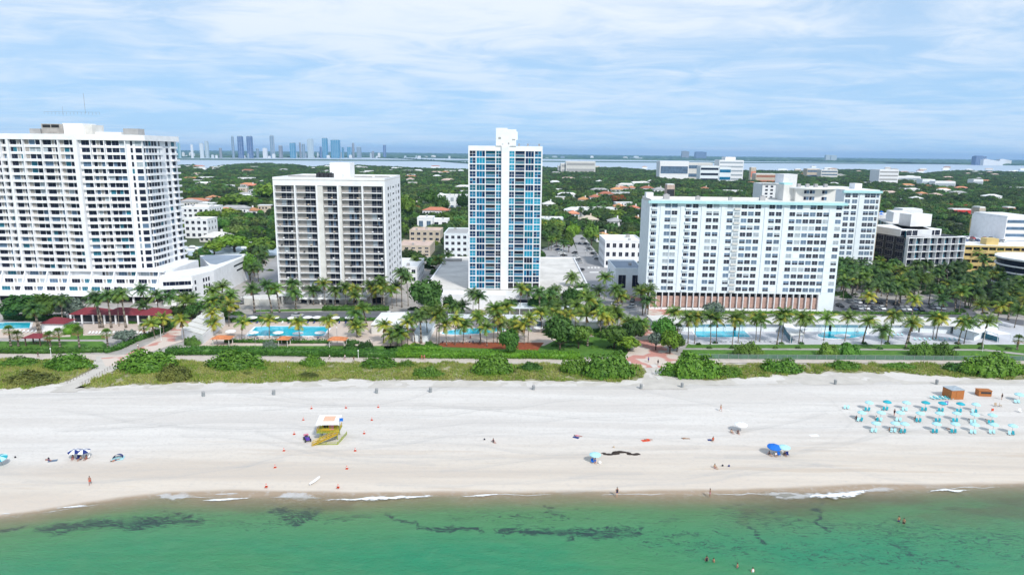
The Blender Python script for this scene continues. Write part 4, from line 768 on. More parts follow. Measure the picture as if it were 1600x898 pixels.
# penthouse block behind
g=G(1247,487); u=50; mb=MB(); mb.box(56.6,60.8,13,22,Hb+.51,Hb+7.0,0); mb.box(60.81,77.0,11,23,Hb+.51,Hb+5.6,0); mb.build('penthouse',M['offwhite'],o)
mb=MB(); mb.prism([(59.3+11*math.cos(a)*1.0+9.5,17+9.5*math.sin(a)) for a in [i*math.pi/14 for i in range(28)]],Hb+5.62,Hb+6.1); mb.build('penthouse_roof',M['roofwhite'],o)
for z in (Hb+1.7,Hb+4.3):
    wn=Wins()
    for x in (65.2,67.5,72.5): wn.add('p',win_plain(2.2,1.5,2,1,gs=[1,2]),x,10.99,z)
    wn.flush(o)
for x,y,s in ((20,9,1.0),(33,8,.8),(47,12,1.2),(8,14,1.3)): mb=MB(); mb.box(x,x+1.8*s,y,y+1.4*s,Hb+.51,Hb+1.1+s,0); mb.cyl(x+.9*s,y+.7*s,Hb+1.1+s,Hb+1.4+s,.5*s,8,0); mb.build('roof_unit',M['grey'],o)
for x in (63,66.5,70,74): mb=MB(); mb.box(x,x+1.3,15,16.5,Hb+6.11,Hb+7.4,0); mb.build('roof_unit',M['grey'],o)
mb=MB(); mb.box(57.0,60.4,14,20,Hb+7.01,Hb+7.7,0); mb.build('shaft_cap',M['teal'],o)
# ---- rear wing
A=G(1305,438); A2=G(1358,438.6); fr=frame(A,A2); o=empty('apartment_building',A,fr[2],'narrower white apartment tower with teal cornice standing behind the right end of the long slab','apartment building')
W_=fr[3]+.6; topz=ZT(A2.x,A2.y,300); mb=MB(); mb.box(0,W_,0,40,0,topz,0); mb.box(W_+.002,W_+.3,0,40,0,topz-.3,1)
mb.box(W_*.42,W_*.56,-.25,-.003,3,topz-1.5,0); mb.build('wall',[M['white2'],M['beige']],o)
mb=MB(); mb.box(-1,W_+.4,-1.2,.3,topz-.6,topz+.5,0); mb.build('cornice',M['teal'],o); mb=MB(); mb.box(.3,W_-.2,.4,39.6,topz+.02,topz+.9,0); mb.build('roof',M['roofwhite'],o)
mb=MB(); mb.box(W_*.55,W_*.75,10,16,topz+.91,topz+3.6,0); mb.build('roof_hatch',M['white'],o)
wn=Wins(); fl=(topz-4.5)/14
for r in range(14):
    for u in (.10,.30,.64,.80,.93): wn.add(('w',r%3,u>.9),win_cross(2.6 if u<.9 else 1.3,1.9,[1,2,(1,2)][(r+int(u*10))%3]),W_*u,-.01,4.2+r*fl+1.3)
wn.flush(o)
# ---- small white block left-behind the slab
A=G(1190,360,0); A=G(1187,345); o=empty('apartment_building',A,0,'white low block with balconies showing above the roof of the long slab building','apartment building')
topz=ZT(A.x,A.y,287); mb=MB(); mb.box(0,24,0,25,0,topz); mb.box(21,34,4,25,0,topz+9); mb.build('wall',M['white'],o); wn=Wins()
for r in range(4):
    for u in (4,9,14,18): wn.add('a',win_plain(2.6,1.8,2,1),u,-.01,topz-2.6-r*3.4)
wn.flush(o); mb=MB(); mb.box(-.8,22,-1.2,1,topz+.01,topz+.6); mb.build('cornice',M['roofwhite'],o)
# ---------------------------------------------------------------- grey-windowed tower (middle left)
A=G(437,474); Bp=G(606,475.5); A=Vector((A.x,A.y,0)); fr=frame(A,Bp); o=empty('apartment_building',A,fr[2],'white framed tower with grey balcony bays and a white side wall of small windows','apartment building')
W_=fr[3]; zb=4.6; nf=16; topz=ZT(A.x+W_*.5,A.y,282); fh=(topz-2.2-zb)/nf; D_=40
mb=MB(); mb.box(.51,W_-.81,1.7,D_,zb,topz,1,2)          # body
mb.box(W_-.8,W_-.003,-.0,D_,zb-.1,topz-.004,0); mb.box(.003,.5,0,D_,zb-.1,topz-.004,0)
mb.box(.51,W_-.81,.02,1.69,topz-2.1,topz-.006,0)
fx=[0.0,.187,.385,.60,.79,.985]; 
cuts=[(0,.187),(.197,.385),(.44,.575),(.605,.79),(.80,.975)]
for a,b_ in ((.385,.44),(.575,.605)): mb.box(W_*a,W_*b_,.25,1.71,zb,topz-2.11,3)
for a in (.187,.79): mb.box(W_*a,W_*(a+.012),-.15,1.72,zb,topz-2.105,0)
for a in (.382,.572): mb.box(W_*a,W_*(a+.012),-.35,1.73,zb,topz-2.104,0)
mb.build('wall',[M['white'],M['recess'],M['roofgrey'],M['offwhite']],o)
mb=MB(); mb.box(0,W_,-.1,D_,topz+.003,topz+.25,1); 
for (a,b_,c_,d_) in ((0,W_,-.1,.3),(0,W_,D_-.4,D_),(0,.4,.31,D_-.41),(W_-.4,W_,.31,D_-.41)): mb.box(a,b_,c_,d_,topz+.26,topz+1.1,0)
mb.build('roof',[M['white'],M['roofgrey']],o)
slab=MB(); wn=Wins('window',[M['metal'],M['win'],M['winb'],M['winl'],M['wint'],M['recess']])
for r in range(nf):
    z=zb+r*fh
    for bi,(a,b_) in enumerate(cuts):
        x0,x1=W_*a+.35,W_*b_-.1
        s_=MB(); s_.box(x0,x1,.12,1.68,z-.12,z+.14,0); 
        sl=s_.build('balcony',M['white'],o); s_=MB(); n=int((x1-x0)/.45)
        s_.box(x0,x1,.14,.19,z+1.0,z+1.07,1); 
        for i in range(n+1): s_.box(x0+i*(x1-x0-.04)/n,x0+i*(x1-x0-.04)/n+.03,.14,.17,z+.15,z+.99,1)
        s_.build('railing',[M['white'],M['metal']],sl)
        wd=(x1-x0); g1=RB.choice([1,1,1,2,3,1]); g2=RB.choice([1,1,2,1]); ww=1.85 if bi!=2 else 1.75
        st=.30 if bi in (0,) else .40; st=.22 if bi==2 else st
        if bi==3: st=.30
        for i,gg in ((0,g1),(1,g2)): wn.add(('d',ww,gg,i,),win_plain(ww,2.15,2,gg,gs=[gg,1 if gg!=3 else 3]),x0+wd*st+ww/2+i*(ww+.25),1.69,z+1.35)
        if RB.random()<.5:
            fx_=x0+RB.uniform(.5,wd-1); fb=MB(); fb.box(fx_,fx_+.7,.5,1.1,z+.45,z+.52,0); fb.box(fx_,fx_+.7,1.04,1.1,z+.52,z+1.0,0); fb.box(fx_+.05,fx_+.65,.55,1.05,z+.16,z+.44,1); fb.build('balcony_chair',[M[RB.choice(['white','dark','beige'])],M['dark']],o)
wn.flush(o); 
wn=Wins('window',[M['metal'],M['win'],M['winb'],M['winl'],M['wint']])
for r in range(nf):
    z=zb+r*fh+1.6
    for v,ww,hh in ((7.5,2.4,1.3),(13,1.0,1.5),(19,1.6,.7),(21,1.6,.7),(27.5,1.0,1.5),(34.5,2.6,1.3)): wn.add(('s',ww),win_plain(ww,hh,1 if ww<2 else 2,1),W_+.001,v,z,math.pi/2)
wn.flush(o,30)
mb=MB(); mb.box(W_*.41,W_*.60,18,27,topz+.26,topz+6.6,0); mb.box(W_*.36,W_*.55,13,17.9,topz+.26,topz+2.2,0);mb.build('lift_house',M['white'],o)
mb=MB()
for i in range(4): mb.box(W_*.34+i*1.7,W_*.34+1.3+i*1.7,8,11.5,topz+.26,topz+2.5,0); mb.cyl(W_*.34+.65+i*1.7,9.7,topz+2.5,topz+2.8,.5,8,0)
mb.build('cooling_unit',M['dark'],o); mb=MB(); mb.bar((W_*.5,20,topz+6.6),(W_*.5,20,topz+9.5),.06); mb.build('antenna',M['metal'],o)
for x0,x1,y in ((3,17,10),(30,37,11),(38,44,13)): mb=MB(); mb.box(x0,x1,y,y+1.2,topz+.9,topz+1.5,0); mb.build('duct',M['grey'],o)
mb=MB(); mb.box(-.6,W_+.6,-1.4,6,zb-1.2,zb-.13,0); mb.box(0,W_,1.2,D_,0,zb-1.21,1); mb.build('podium',[M['white'],M['offwhite']],o)
for i in range(9): mb=MB(); x=1.5+i*(W_-3)/8; mb.box(x-.35,x+.35,-1.0,1.19,0,zb-1.22); mb.build('column',M['offwhite'],o)
for x in (8.5,20,30,38): mb=MB(); mb.box(x,x+4.2,1.12,1.197,.2,2.7,1); mb.build('entrance_glazing',[M['dark'],M['win']],o)
mb=MB(); n=64
for i in range(n):
    a=W_*.2+i*(W_*.62)/n; b_=a+W_*.62/n; za=3.1+.28*abs(math.sin(i*.49)); zb_=3.1+.28*abs(math.sin((i+1)*.49)); mb.face([(a,-2.6,za-.5),(b_,-2.6,zb_-.5),(b_,-1.5,zb_),(a,-1.5,za)]); mb.face([(a,-2.61,za-.9),(b_,-2.61,zb_-.9),(b_,-2.61,zb_-.5),(a,-2.61,za-.5)])
mb.build('scalloped_canopy',M['white'],o)
# sloping drive wall / white garage left of the podium
A=G(433,478); o=empty('garden_wall',A,0,'low white retaining wall curving left of the grey-windowed tower along the drive','wall'); q=[(0,0),(-8,.5),(-14,2),(-16,5),(-12,9),(-1,10)]; mb=MB(); mb.prism(q,0,2.6); mb.build('wall',M['offwhite'],o)
# ---------------------------------------------------------------- blue glass tower
A=G(732,452,6.5); Bp=G(843.5,452.8,6.5); A=Vector((A.x,A.y,0)); fr=frame(A,Bp); o=empty('glass_tower',A,fr[2],'tall narrow tower of blue and turquoise glass with a white central shaft','tower')
W_=fr[3]; s=W_/30.5; nf=21; z0=6.9; z1=ZT(0,A.y,235.5); fh=(z1-z0)/nf; top=ZT(0,A.y,228.3)
mb=MB(); mb.box(0,W_,.5,22,6.6,z1+.1,1); mb.box(0,W_,-.1,22,z1+.11,top,0); mb.box(0,.55*s,-.12,22.1,6.6,z1+.105,0); mb.box(30.0*s,W_,-.12,22.1,6.6,z1+.105,0)
for x in (3.05,6.85,11.1,19.0,23.2,27.0): mb.box(x*s,(x+.32)*s,-.1,.51,6.6,z1+.1,0)
mb.build('frame',[M['white'],M['dark']],o)
mb=MB(); mb.box(13.6*s,16.85*s,-.7,.49,6.6,top-1.0,0); mb.box(11.3*s,19.6*s,-.5,12,top+.003,top+6.4,0); mb.box(13.6*s,16.85*s,-.72,-.13,top-1.001,top+.002,0); mb.box(11.3*s,16.0*s,-.505,12.01,top+6.41,top+6.9); mb.box(19.61*s,20.2*s,2,8,top+2.5,top+5.6); shf=mb.build('shaft',M['white'],o)
for x,z,w_,h_ in ((12.3,2.6,1.1,.8),(17.9,2.2,1.3,.5),(16.2,.6,.6,.7),(13.9,.5,.4,.3)): mb=MB(); mb.box(x*s,(x+w_)*s,-.56,-.501,top+z,top+z+h_); mb.build('vent',M['grey'],shf)
for x in (20.6,24.3,29.0): mb=MB(); mb.box(x*s,x*s+.7,5,6,top+.01,top+1.0); mb.build('roof_unit',M['metal'],o)
GM=[M['white'],M['bl1'],M['bl2'],M['bl3'],M['bl4'],M['dark'],M['win']]
def pan(w_,h_,n,gs,mid):
    mb=MB(); mb.box(-w_/2,w_/2,0,.1,-h_/2,h_/2,0); pw=w_/n; rows=[(-h_/2+.12,-.06),(.06,h_/2-.1)] if mid else [(-h_/2+.1,h_/2-.08)]
    for ri,(a,b_) in enumerate(rows):
        for i in range(n): mb.box(-w_/2+i*pw+.05,-w_/2+(i+1)*pw-.05,-.04,-.003,a,b_,gs[(i+ri*n)%len(gs)])
    return mb
def balc_pan(w_,h_,dk,railm):
    mb=MB(); mb.box(-w_/2,w_/2,-.05,.3,-h_/2-.12,-h_/2+.1,0); n=4; pw=w_/n
    for i in range(n): mb.box(-w_/2+i*pw+.03,-w_/2+(i+1)*pw-.03,.42,.48,-h_/2+.12,h_/2-.15,dk)
    mb.box(-w_/2,w_/2,-.1,-.05,-.12,-.04,0)
    for i in range(9): mb.box(-w_/2+i*w_/8-.02,-w_/2+i*w_/8+.02,-.1,-.06,-h_/2,-.12,0)
    mb.box(-w_/2+.03,w_/2-.03,-.02,-.01,-h_/2+.1,-.15,railm); return mb
CL=[(.6,3.0,'m'),(3.4,6.85,'f'),(7.2,11.05,'b'),(11.45,13.5,'m'),(16.95,18.95,'m'),(19.35,23.15,'b'),(23.55,26.95,'f'),(27.35,29.95,'m')]
wn=Wins('glass_panel',GM); bn=Wins('balcony',GM)
for r in range(nf):
    z=z0+r*fh+fh/2
    for ci,(a,b_,kd) in enumerate(CL):
        if r==0 and ci>=4: continue
        w_=(b_-a)*s; x=(a+b_)/2*s
        if kd=='b': dk=RB.choice([1,1,6,5,4]); rm=RB.choice([4,1,4,2]); bn.add((ci,dk,rm),balc_pan(w_,fh-.1,dk,rm),x,.0,z)
        else:
            g=RB.choices([2,3,4,1,6],[.36,.16,.26,.15,.07])[0]; var=tuple(RB.choice([g,g,g,1 if g!=3 else 3,g]) for _ in range(6)); wn.add((ci,g,var),pan(w_,fh-.28,2 if kd=='m' else 3,var,kd=='m'),x,.0,z)
    
wn.flush(o); bn.flush(o)
mb=MB()
for r in range(nf+1): 
    z=z0+r*fh; mb.box(.56*s,13.58*s,-.13,.2,z-.16,z+.14); mb.box(16.87*s,29.98*s,-.13,.2,z-.16,z+.14)
mb.build('floor_slab',M['white'],o)
# podium
q=[(697,402),(662,452),(661,455),(868,457.5),(921,450),(897,403)]; A=G(690,481); o=empty('podium_building',A,0,'low white podium with a stained pale grey roof under the blue glass tower','building')
P_=[G(a,b_,6.5) for a,b_ in q]; mb=MB(); mb.prism([(p_.x-A.x,p_.y-A.y) for p_ in P_],0,6.45,0,1); mb.build('wall',[M['white'],M['roofgrey']],o)
mb=MB()
for i in range(len(P_)):
    a,b_=P_[i],P_[(i+1)%len(P_)]; d=(b_-a).normalized()*.0; n_=Vector((-(b_-a).y,(b_-a).x,0)).normalized()*.55; cen=sum(P_,Vector())/len(P_)
    if (cen-a).dot(n_)<0: n_=-n_
    mb.prism([(a.x-A.x,a.y-A.y),(b_.x-A.x,b_.y-A.y),((b_+n_).x-A.x,(b_+n_).y-A.y),((a+n_).x-A.x,(a+n_).y-A.y)],6.46+.003*i,6.95+.003*i)
mb.build('parapet',M['white'],o)
g0=P_[2]; 
def rel(p_): return p_.x-A.x,p_.y-A.y
x0,y0=rel(P_[2]); mb=MB(); mb.box(rel(G(780,455,6.5))[0],rel(G(868,457,6.5))[0],y0-1.4,y0-.2,.3,3.6,0); mb.build('shaded_glazing',M['win'],o)
mb=MB(); mb.box(rel(G(690,455,6.5))[0],rel(G(790,457,6.5))[0],y0-2.6,y0-.01,0,5.9,0); mb.build('front_block',M['white'],o)
for a,b_ in ((760,464),(750,474)): p_=G(a,b_); mb=MB()
mb=MB(); mb.box(rel(G(705,405,6.5))[0]-5,rel(G(705,405,6.5))[0]+6,rel(G(705,408,6.5))[1],rel(G(705,408,6.5))[1]+3,6.46,7.6); mb.build('roof_unit',M['grey'],o)
# ---------------------------------------------------------------- far-left white terraced tower
zP=12.2; pts=[G(-150,417,zP),G(143,423,zP),G(229,421.5,zP),G(240,421,zP),G(290,405,zP)]
A=Vector((pts[1].x,pts[1].y,0)); o=empty('apartment_tower',A,0,'huge white apartment tower at the far left with banded balconies and dark windows','apartment tower'); og=(A.x,A.y)
topz=ZT(pts[1].x,pts[1].y,211); nf=19; fh=(topz-2.0-zP)/nf
body=MB(); back=[(p_.x-A.x,p_.y-A.y) for p_ in pts]; body.prism(back+[(back[-1][0]-17,back[-1][1]+26),(back[0][0],back[0][1]+28)],0,topz,0,1); body.build('wall',[M['white'],M['roofgrey']],o)
wn=Wins('window',[M['white'],M['win'],M['winb'],M['winl'],M['wint'],M['recess']])
def sect(fr,u0,u1,pat,parap=True,prot=1.1,fin=True,top2=True):
    "pat: list of (start,end,kind) along the section"
    for r in range(nf):
        z=zP+r*fh; s_=MB(); pr=prot*(1 if r<nf-2 else .35)
        if parap:
            for (a,b_,extra) in pat['par']:
                s_.box(a,b_,-pr-extra,-.002,z-.12,z+.84-(0.2 if extra else 0),0)
        if s_.v:
            m2=MB(); m2.add(s_,fr[0],fr[1],0,fr[2]); m2.build('balcony',M['white'],o)
        for (a,b_,kd) in pat['win']:
            if kd=='r':
                x,y=off(fr,(a+b_)/2,.0); wn.add(('r',round(b_-a,1)),win_plain(b_-a,1.95,1,5),x,y,z+1.8,fr[2])
            else:
                g=RB.choices([1,2,3,4],[.72,.14,.08,.06])[0]; n=max(1,int((b_-a)/1.2)); gs=[RB.choice([g,g,1,g]) for _ in range(n)]; key=('w',round(b_-a,2),tuple(gs)); x,y=off(fr,(a+b_)/2,.0); wn.add(key,win_plain(b_-a,1.95,n,g,gs=gs,fr=.04),x,y,z+1.8,fr[2])
f1=frame(pts[0],pts[1],og); W1=f1[3]; pier=MB(); pl=[]
bays=[]; u=W1-.9; wds=[6.4,6.6,7.3,6.2,2.6,6.5,6.8,6.4,6.5,6.5]
par=[];win=[]
for i,wd in enumerate(wds):
    if u-wd<0: break
    a=u-wd; par.append((a+.1,u-.1,0)); 
    if i%2==0: par.append((a+wd*.35,u-.2,.35)); win+= [(a+.3,a+wd*.28,'r'),(a+wd*.3,a+wd*.62,'w'),(a+wd*.66,u-.4,'w')]
    else: win+=[(a+.3,a+wd*.55,'w'),(a+wd*.58,a+wd*.75,'r'),(a+wd*.78,u-.3,'w')]
    pl.append(a); u=a-.35
sect(f1,0,W1,{'par':par,'win':win})
for i,a in enumerate([W1-.9]+pl): 
    w_=1.7 if i in (0,) else (.9 if i==4 else .35); m2=MB(); m2.box(a-.02,a+w_,-1.35-.12*(i==0),-.001,zP-.1,topz-.5); pier.add(m2,f1[0],f1[1],0,f1[2])
f2=frame(pts[1],pts[2],og); W2=f2[3]
par=[];win=[]; edges=[1.0,5.2,10.3,18.0]
for i in range(3):
    a,b_=edges[i],edges[i+1]-.3; par.append((a,b_,0)); 
    if i==1: par.append((a+.3,b_-1.5,.3)); win+=[(a+.3,a+1.6,'w'),(a+1.8,a+3,'r'),(a+3.1,b_-.2,'w')]
    elif i==0: win+=[(a+.5,b_-.3,'w')]
    else: win+=[(a+.3,a+2.2,'w'),(a+2.4,a+5,'w'),(a+5.2,b_-.3,'w')]
    m2=MB(); m2.box(b_,b_+.3,-1.25,-.001,zP-.1,topz-.5); pier.add(m2,f2[0],f2[1],0,f2[2])
for a in (19.4,21.2,22.6): 
    if a+1<W2: win.append((a,a+.9,'w'))
sect(f2,0,W2,{'par':par,'win':win})
f3=frame(pts[2],pts[3],og); f4=frame(pts[3],pts[4],og); W3=f3[3]; W4=f4[3]
sect(f3,0,W3,{'par':[],'win':[(.15,W3-.15,'w')]},False)
for r in range(nf): m2=MB(); m2.box(.1,W3-.1,-.12,-.003,zP+r*fh-.1,zP+r*fh+.12); pier.add(m2,f3[0],f3[1],0,f3[2])
sect(f4,0,W4,{'par':[(2.0,W4*.55,0),(W4*.62,W4*.72,-.6),(W4*.8,W4,.2)],'win':[(1.0,2.2,'w'),(2.6,4.4,'w'),(4.8,6.6,'w'),(7,8.8,'w'),(9.2,11,'w'),(12.5,13.6,'w'),(W4*.66,W4*.74,'w'),(W4*.84,W4*.94,'w')]})
pier.build('pier',M['white'],o); wn.flush(o)
m2=MB(); cr=MB()
for f_ in (f1,f2,f3,f4): m2=MB(); m2.box(-.2,f_[3]+.1,-1.5,.1,topz-1.9+.003*f_[0]/50,topz+.3+.002*(f_[2]),0); cr.add(m2,f_[0],f_[1],0,f_[2])
cr.build('parapet',M['white'],o)
def onroof(px0,px1,pyt,dy,dep,mt,name,zb=None):
    g=G(px0,211,topz); z_=topz; y=A.y+dy; k_=y/ (P(0,0,0)[0]*0+1)
    # world x at that depth for the photo columns
    def wx(px): 
        d=RM@Vector(((px-800)/FOC,-(211-449)/FOC,-1.0)); return d.x/d.y*y
    x0,x1=wx(px0)-A.x,wx(px1)-A.x; zt=ZT(wx(px0),y,pyt); mb=MB(); mb.box(x0,x1,dy,dy+dep,(zb if zb else topz+.01),zt); return mb.build(name,mt,o)
onroof(99,131,192.5,9,9,M['white'],'lift_house'); onroof(131,145,195,10,8,M['offwhite'],'lift_house'); onroof(66,98,193.5,8,5,M['recess'],'plant_room'); onroof(47,64,201,9,5,M['grey'],'cooling_unit'); onroof(193,216,201,9,5,M['grey'],'cooling_unit'); onroof(131,190,206,12,7,M['roofwhite'],'roof_box')
for a in (68,81.5): onroof(a,a+12,194.8,7.9,.15,M['black'],'louvre',topz+3.0)
mb=MB(); mb.bar((-4,14,topz+9),(-4,14,topz+17),.07); mb.bar((-12,12,topz+8),(-12,12,topz+11.5),.05); mb.build('antenna',M['metal'],o)
mb=MB()
for i in range(16): x=-17+i*1.5; mb.bar((x,8,topz+8.2),(x,8,topz+9.2),.04)
mb.bar((-17,8,topz+9.2),(5.5,8,topz+9.2),.04); mb.build('roof_railing',M['metal'],o)
# ---- its terraced podium
A=G(143,476); o=empty('terraced_podium',A,0,'white three-storey terraced podium with slanting fins and dark ground arcade at far left','building'); og=(A.x,A.y)
Lp=[G(-150,470),G(252,473.5)]; fr=frame(Lp[0],Lp[1],og); Wp=fr[3]; wn=Wins('window',[M['white'],M['win'],M['winb'],M['winl'],M['wint'],M['recess']])
yb=G(143,423,zP).y-A.y
mb=MB(); lev=[(3.7,6.5,0.0),(6.5,9.3,2.2),(9.3,12.1,4.4)]
for z0_,z1_,st in lev:
    m2=MB(); m2.box(0,Wp+ (st*0),st+1.6,36,z0_,z1_-.02,0,1 if z1_>12 else 0); mb.add(m2,fr[0],fr[1],0,fr[2])
m2=MB(); m2.box(0,Wp,4.5,36,0,3.69,2); mb.add(m2,fr[0],fr[1],0,fr[2]); mb.build('wall',[M['white'],M['roofwhite'],M['dark']],o)
for z0_,z1_,st in lev:
    m2=MB(); m2.box(0,Wp,st-.3,st+1.59,z0_-.15,z0_+.95,0); m3=MB(); m3.add(m2,fr[0],fr[1],0,fr[2]); m3.build('balcony',M['white'],o)
m2=MB(); m2.box(-.1,Wp+.1,-1.6,1.2,2.9,3.5); m2.box(0,Wp,4.0,7.6,12.1,12.6); m3=MB(); m3.add(m2,fr[0],fr[1],0,fr[2]); m3.build('ledge',M['white'],o)
fin=MB(); ni=12
for i in range(ni):
    u=2+i*(Wp-4)/(ni-1); m2=MB(); m2.v=[(u-.2,-.6,3.5),(u+.2,-.6,3.5),(u+.2,1.9,3.5),(u-.2,1.9,3.5),(u-.2,4.2,12.3),(u+.2,4.2,12.3),(u+.2,6.5,12.3),(u-.2,6.5,12.3)]; m2.f=[(0,3,2,1),(4,5,6,7),(0,1,5,4),(1,2,6,5),(2,3,7,6),(3,0,4,7)]; m2.m=[0]*6; m3=MB(); m3.add(m2,fr[0],fr[1],0,fr[2]); m3.build('slanting_fin',M['white'],o)
    m2=MB(); m2.box(u-.3,u+.3,-.3,.4,0,2.9); m3=MB(); m3.add(m2,fr[0],fr[1],0,fr[2]); m3.build('column',M['white'],o)
    if i<ni-1:
        wd=(Wp-4)/(ni-1)
        for z0_,z1_,st in lev:
            for k_,(a,b_) in enumerate(((.08,.46),(.5,.62),(.66,.93))):
                g=RB.choice([1,1,1,2,4,3]) if k_!=1 else 5; x,y=off(fr,u+wd*(a+b_)/2,st+1.59); wn.add((k_,g),win_plain(wd*(b_-a),1.75,3 if k_!=1 else 1,g),x,y,z0_+1.75,fr[2])
wn.flush(o)
# right part: annex with a blue-grey flat roof
A=G(340,476); o=empty('annex_building',A,0,'white flat-roofed annex with blue-grey roof between the far-left tower and the side street','building')
def poly_at(pp,z): return [(G(a,b_,z).x-A.x,G(a,b_,z).y-A.y) for a,b_ in pp]
z9=11.0; q1=[(228,427),(330,409),(298,433)]; 
mb=MB(); mb.prism(poly_at([(252,427),(327,415),(312,399),(385,396.5),(386,401),(334,425),(300,434),(252,436)],z9),0,z9,0,1); mb.build('wall',[M['white'],M['roofwhite']],o)
mb=MB(); mb.prism(poly_at([(313,402),(322,398.5),(378,398.5),(378,400),(338,413),(329,412)],z9+.05),z9+.05,z9+.12); mb.build('roof_membrane',M['roofblue'],o)
mb=MB(); pp=poly_at([(386,397),(386,401),(334,425),(300,434)],z9)
for i in range(3):
    a,b_=pp[i],pp[i+1]; d=Vector((b_[0]-a[0],b_[1]-a[1],0)).normalized(); n_=Vector((d.y,-d.x,0))*.5; mb.prism([a,b_,(b_[0]-n_.x*-1,b_[1]-n_.y*-1),(a[0]+n_.x,a[1]+n_.y)],z9+.01+.003*i,z9+.8+.003*i)
mb.build('parapet',M['white'],o)
wn=Wins('window',WM); a=G(300,434,z9); b_=G(334,425,z9); fr=frame(a,b_,(A.x,A.y))
for z in (8.9,6.2,3.6):
    for u in (.12,.5,.62,.74): wn.add('s',win_plain(1.1,1.7,1,1),*off(fr,fr[3]*u,-.01),z,fr[2])
a=G(334,425,z9); b_=G(386,401,z9); fr=frame(a,b_,(A.x,A.y))
for i in range(9): wn.add('t',win_plain(2.0,.9,1,1),*off(fr,fr[3]*(.58+i*.045),-.01),9.4,fr[2]); 
for i in range(5): wn.add('t',win_plain(2.0,.9,1,1),*off(fr,fr[3]*(.66+i*.045),-.01),6.9,fr[2])
a=G(252,436,z9); b_=G(300,434,z9); fr=frame(a,b_,(A.x,A.y))
for z in (9.0,6.2):
    for u in (.2,.5,.8): wn.add('w',win_plain(3.6,1.7,3,1),*off(fr,fr[3]*u,-.01),z,fr[2])
wn.flush(o)
m2=MB(); m2.box(-.3,fr[3]+.1,-1.8,-.02,7.0,8.0); m2.box(-.3,fr[3]+.1,-2.2,-.02,4.2,5.2); m3=MB(); m3.add(m2,fr[0],fr[1],0,fr[2]); m3.build('balcony',M['white'],o)
# ================================================================ LOWER AND FARTHER BUILDINGS
HOUSES=[]   # footprints kept clear of trees: (x0,x1,y0,y1)
def block(pxl,pxr,pyb,pyt,dep,label,wall='white',roof='roofwhite',kind='flat',nf=2,nw=5,cat='building',name='building',h=None,yaw=0,win=1,wh=.5,detail=True,skyfront=12,gl=(1,)):
    "building whose front foot runs pxl..pxr at ground row pyb and whose front top is row pyt"
    A=G(pxl,pyb); B_=G(pxr,pyb+(pxr-pxl)*.0115); w_=B_.x-A.x; hh=h if h else max(3,ZT(A.x,A.y,pyt)); o=empty(name,A,yaw,label,cat)
    HOUSES.append((A.x-2,A.x+w_+2,A.y-skyfront-A.y*.03,A.y+dep+2)); mb=MB(); mb.box(0,w_,0,dep,0,hh,0); wo=mb.build('wall',M[wall],o)
    if kind=='hip': mb=MB(); mb.hip(0,w_,0,dep,hh+.003,min(w_,dep)*.24,0,.8); ro=mb.build('roof',M[roof],o); mb=MB(); mb.box(w_*.6,w_*.6+1.1,dep*.45,dep*.45+1.1,hh+.1,hh+min(w_,dep)*.3+.8); mb.build('chimney',M[wall],ro)
    else:
        mb=MB(); mb.box(.3,w_-.3,.3,dep-.3,hh+.003,hh+.12,0); ro=mb.build('roof',M[roof],o); mb=MB()
        for a,b_,c_,d_ in ((-.1,w_+.1,-.1,.29),(-.1,w_+.1,dep-.29,dep+.1),(-.1,.29,.3,dep-.3),(w_-.29,w_+.1,.3,dep-.3)): mb.box(a,b_,c_,d_,hh+.004,hh+.7)
        mb.build('parapet',M[wall],o)
        if w_>12:
            for i in range(int(min(5,w_/9))): x=RB.uniform(2,w_-4); y=RB.uniform(2,max(2.1,dep-4)); mb=MB(); mb.box(x,x+RB.uniform(1,2.4),y,y+1.6,hh+.13,hh+RB.uniform(.9,1.9)); mb.build('roof_unit',M['grey'],ro)
    if detail:
        wn=Wins(); fh=hh/nf; ww=w_/nw
        for r in range(nf):
            for i in range(nw): g=RB.choice(gl); wn.add(g,win_plain(ww*.55,fh*wh,2 if ww>2 else 1,g),ww*(i+.5),-.01,fh*(r+.55))
        # end wall facing the middle of the view
        xs_=(w_,math.pi/2) if (A.x+w_)<0 else (0,-math.pi/2)
        for r in range(nf):
            for i in range(max(1,int(dep/5))): wn.add('s',win_plain(1.4,fh*.45,1,1),xs_[0]+(.01 if xs_[0] else -.01),2.5+i*5,fh*(r+.55),xs_[1])
        wn.flush(o,60)
    return o
block(278,328,349,325,28,'white three-storey apartment block with a teal stair window beyond the far-left tower','white',nf=3,nw=6,cat='apartment block',name='apartment_block')
block(290,326,372,343,16,'lower white apartment block in front of the three-storey one beyond the far-left tower','white',nf=3,nw=4,cat='apartment block',name='apartment_block')
o=block(312,358,378,371,14,'white hipped-roof pavilion among trees by the canal','offwhite','offwhite','hip',1,6,name='pavilion',cat='pavilion')
block(375,402,337,329,12,'white house with a faded terracotta roof left of the grey-windowed tower','white','terra','hip',1,3,name='house',cat='house')
block(620,672,400,385,26,'beige three-storey building with faded pink roof right behind the grey-windowed tower','beige','roofpink',nf=3,nw=5,cat='building')
block(640,688,378,361,20,'farther beige building with peach roof and white upper box beside the grey-windowed tower','beige','roofpink',nf=2,nw=5)
o=block(608,652,442,418,26,'low white building with cluttered white roof at the right foot of the grey-windowed tower','white','roofwhite',nf=2,nw=4)
block(652,676,360,341,16,'small white cubic building with grey glazing behind the beige roofs','white','roofwhite',nf=1,nw=2,gl=(2,))
block(676,700,358,344,14,'small white rounded building beside the cubic one','white','roofwhite',nf=1,nw=2)
block(694,731,404,366,30,'pale grey stepped apartment house partly hidden by the blue tower','white2','grey',nf=4,nw=4,cat='apartment house',name='apartment_house')
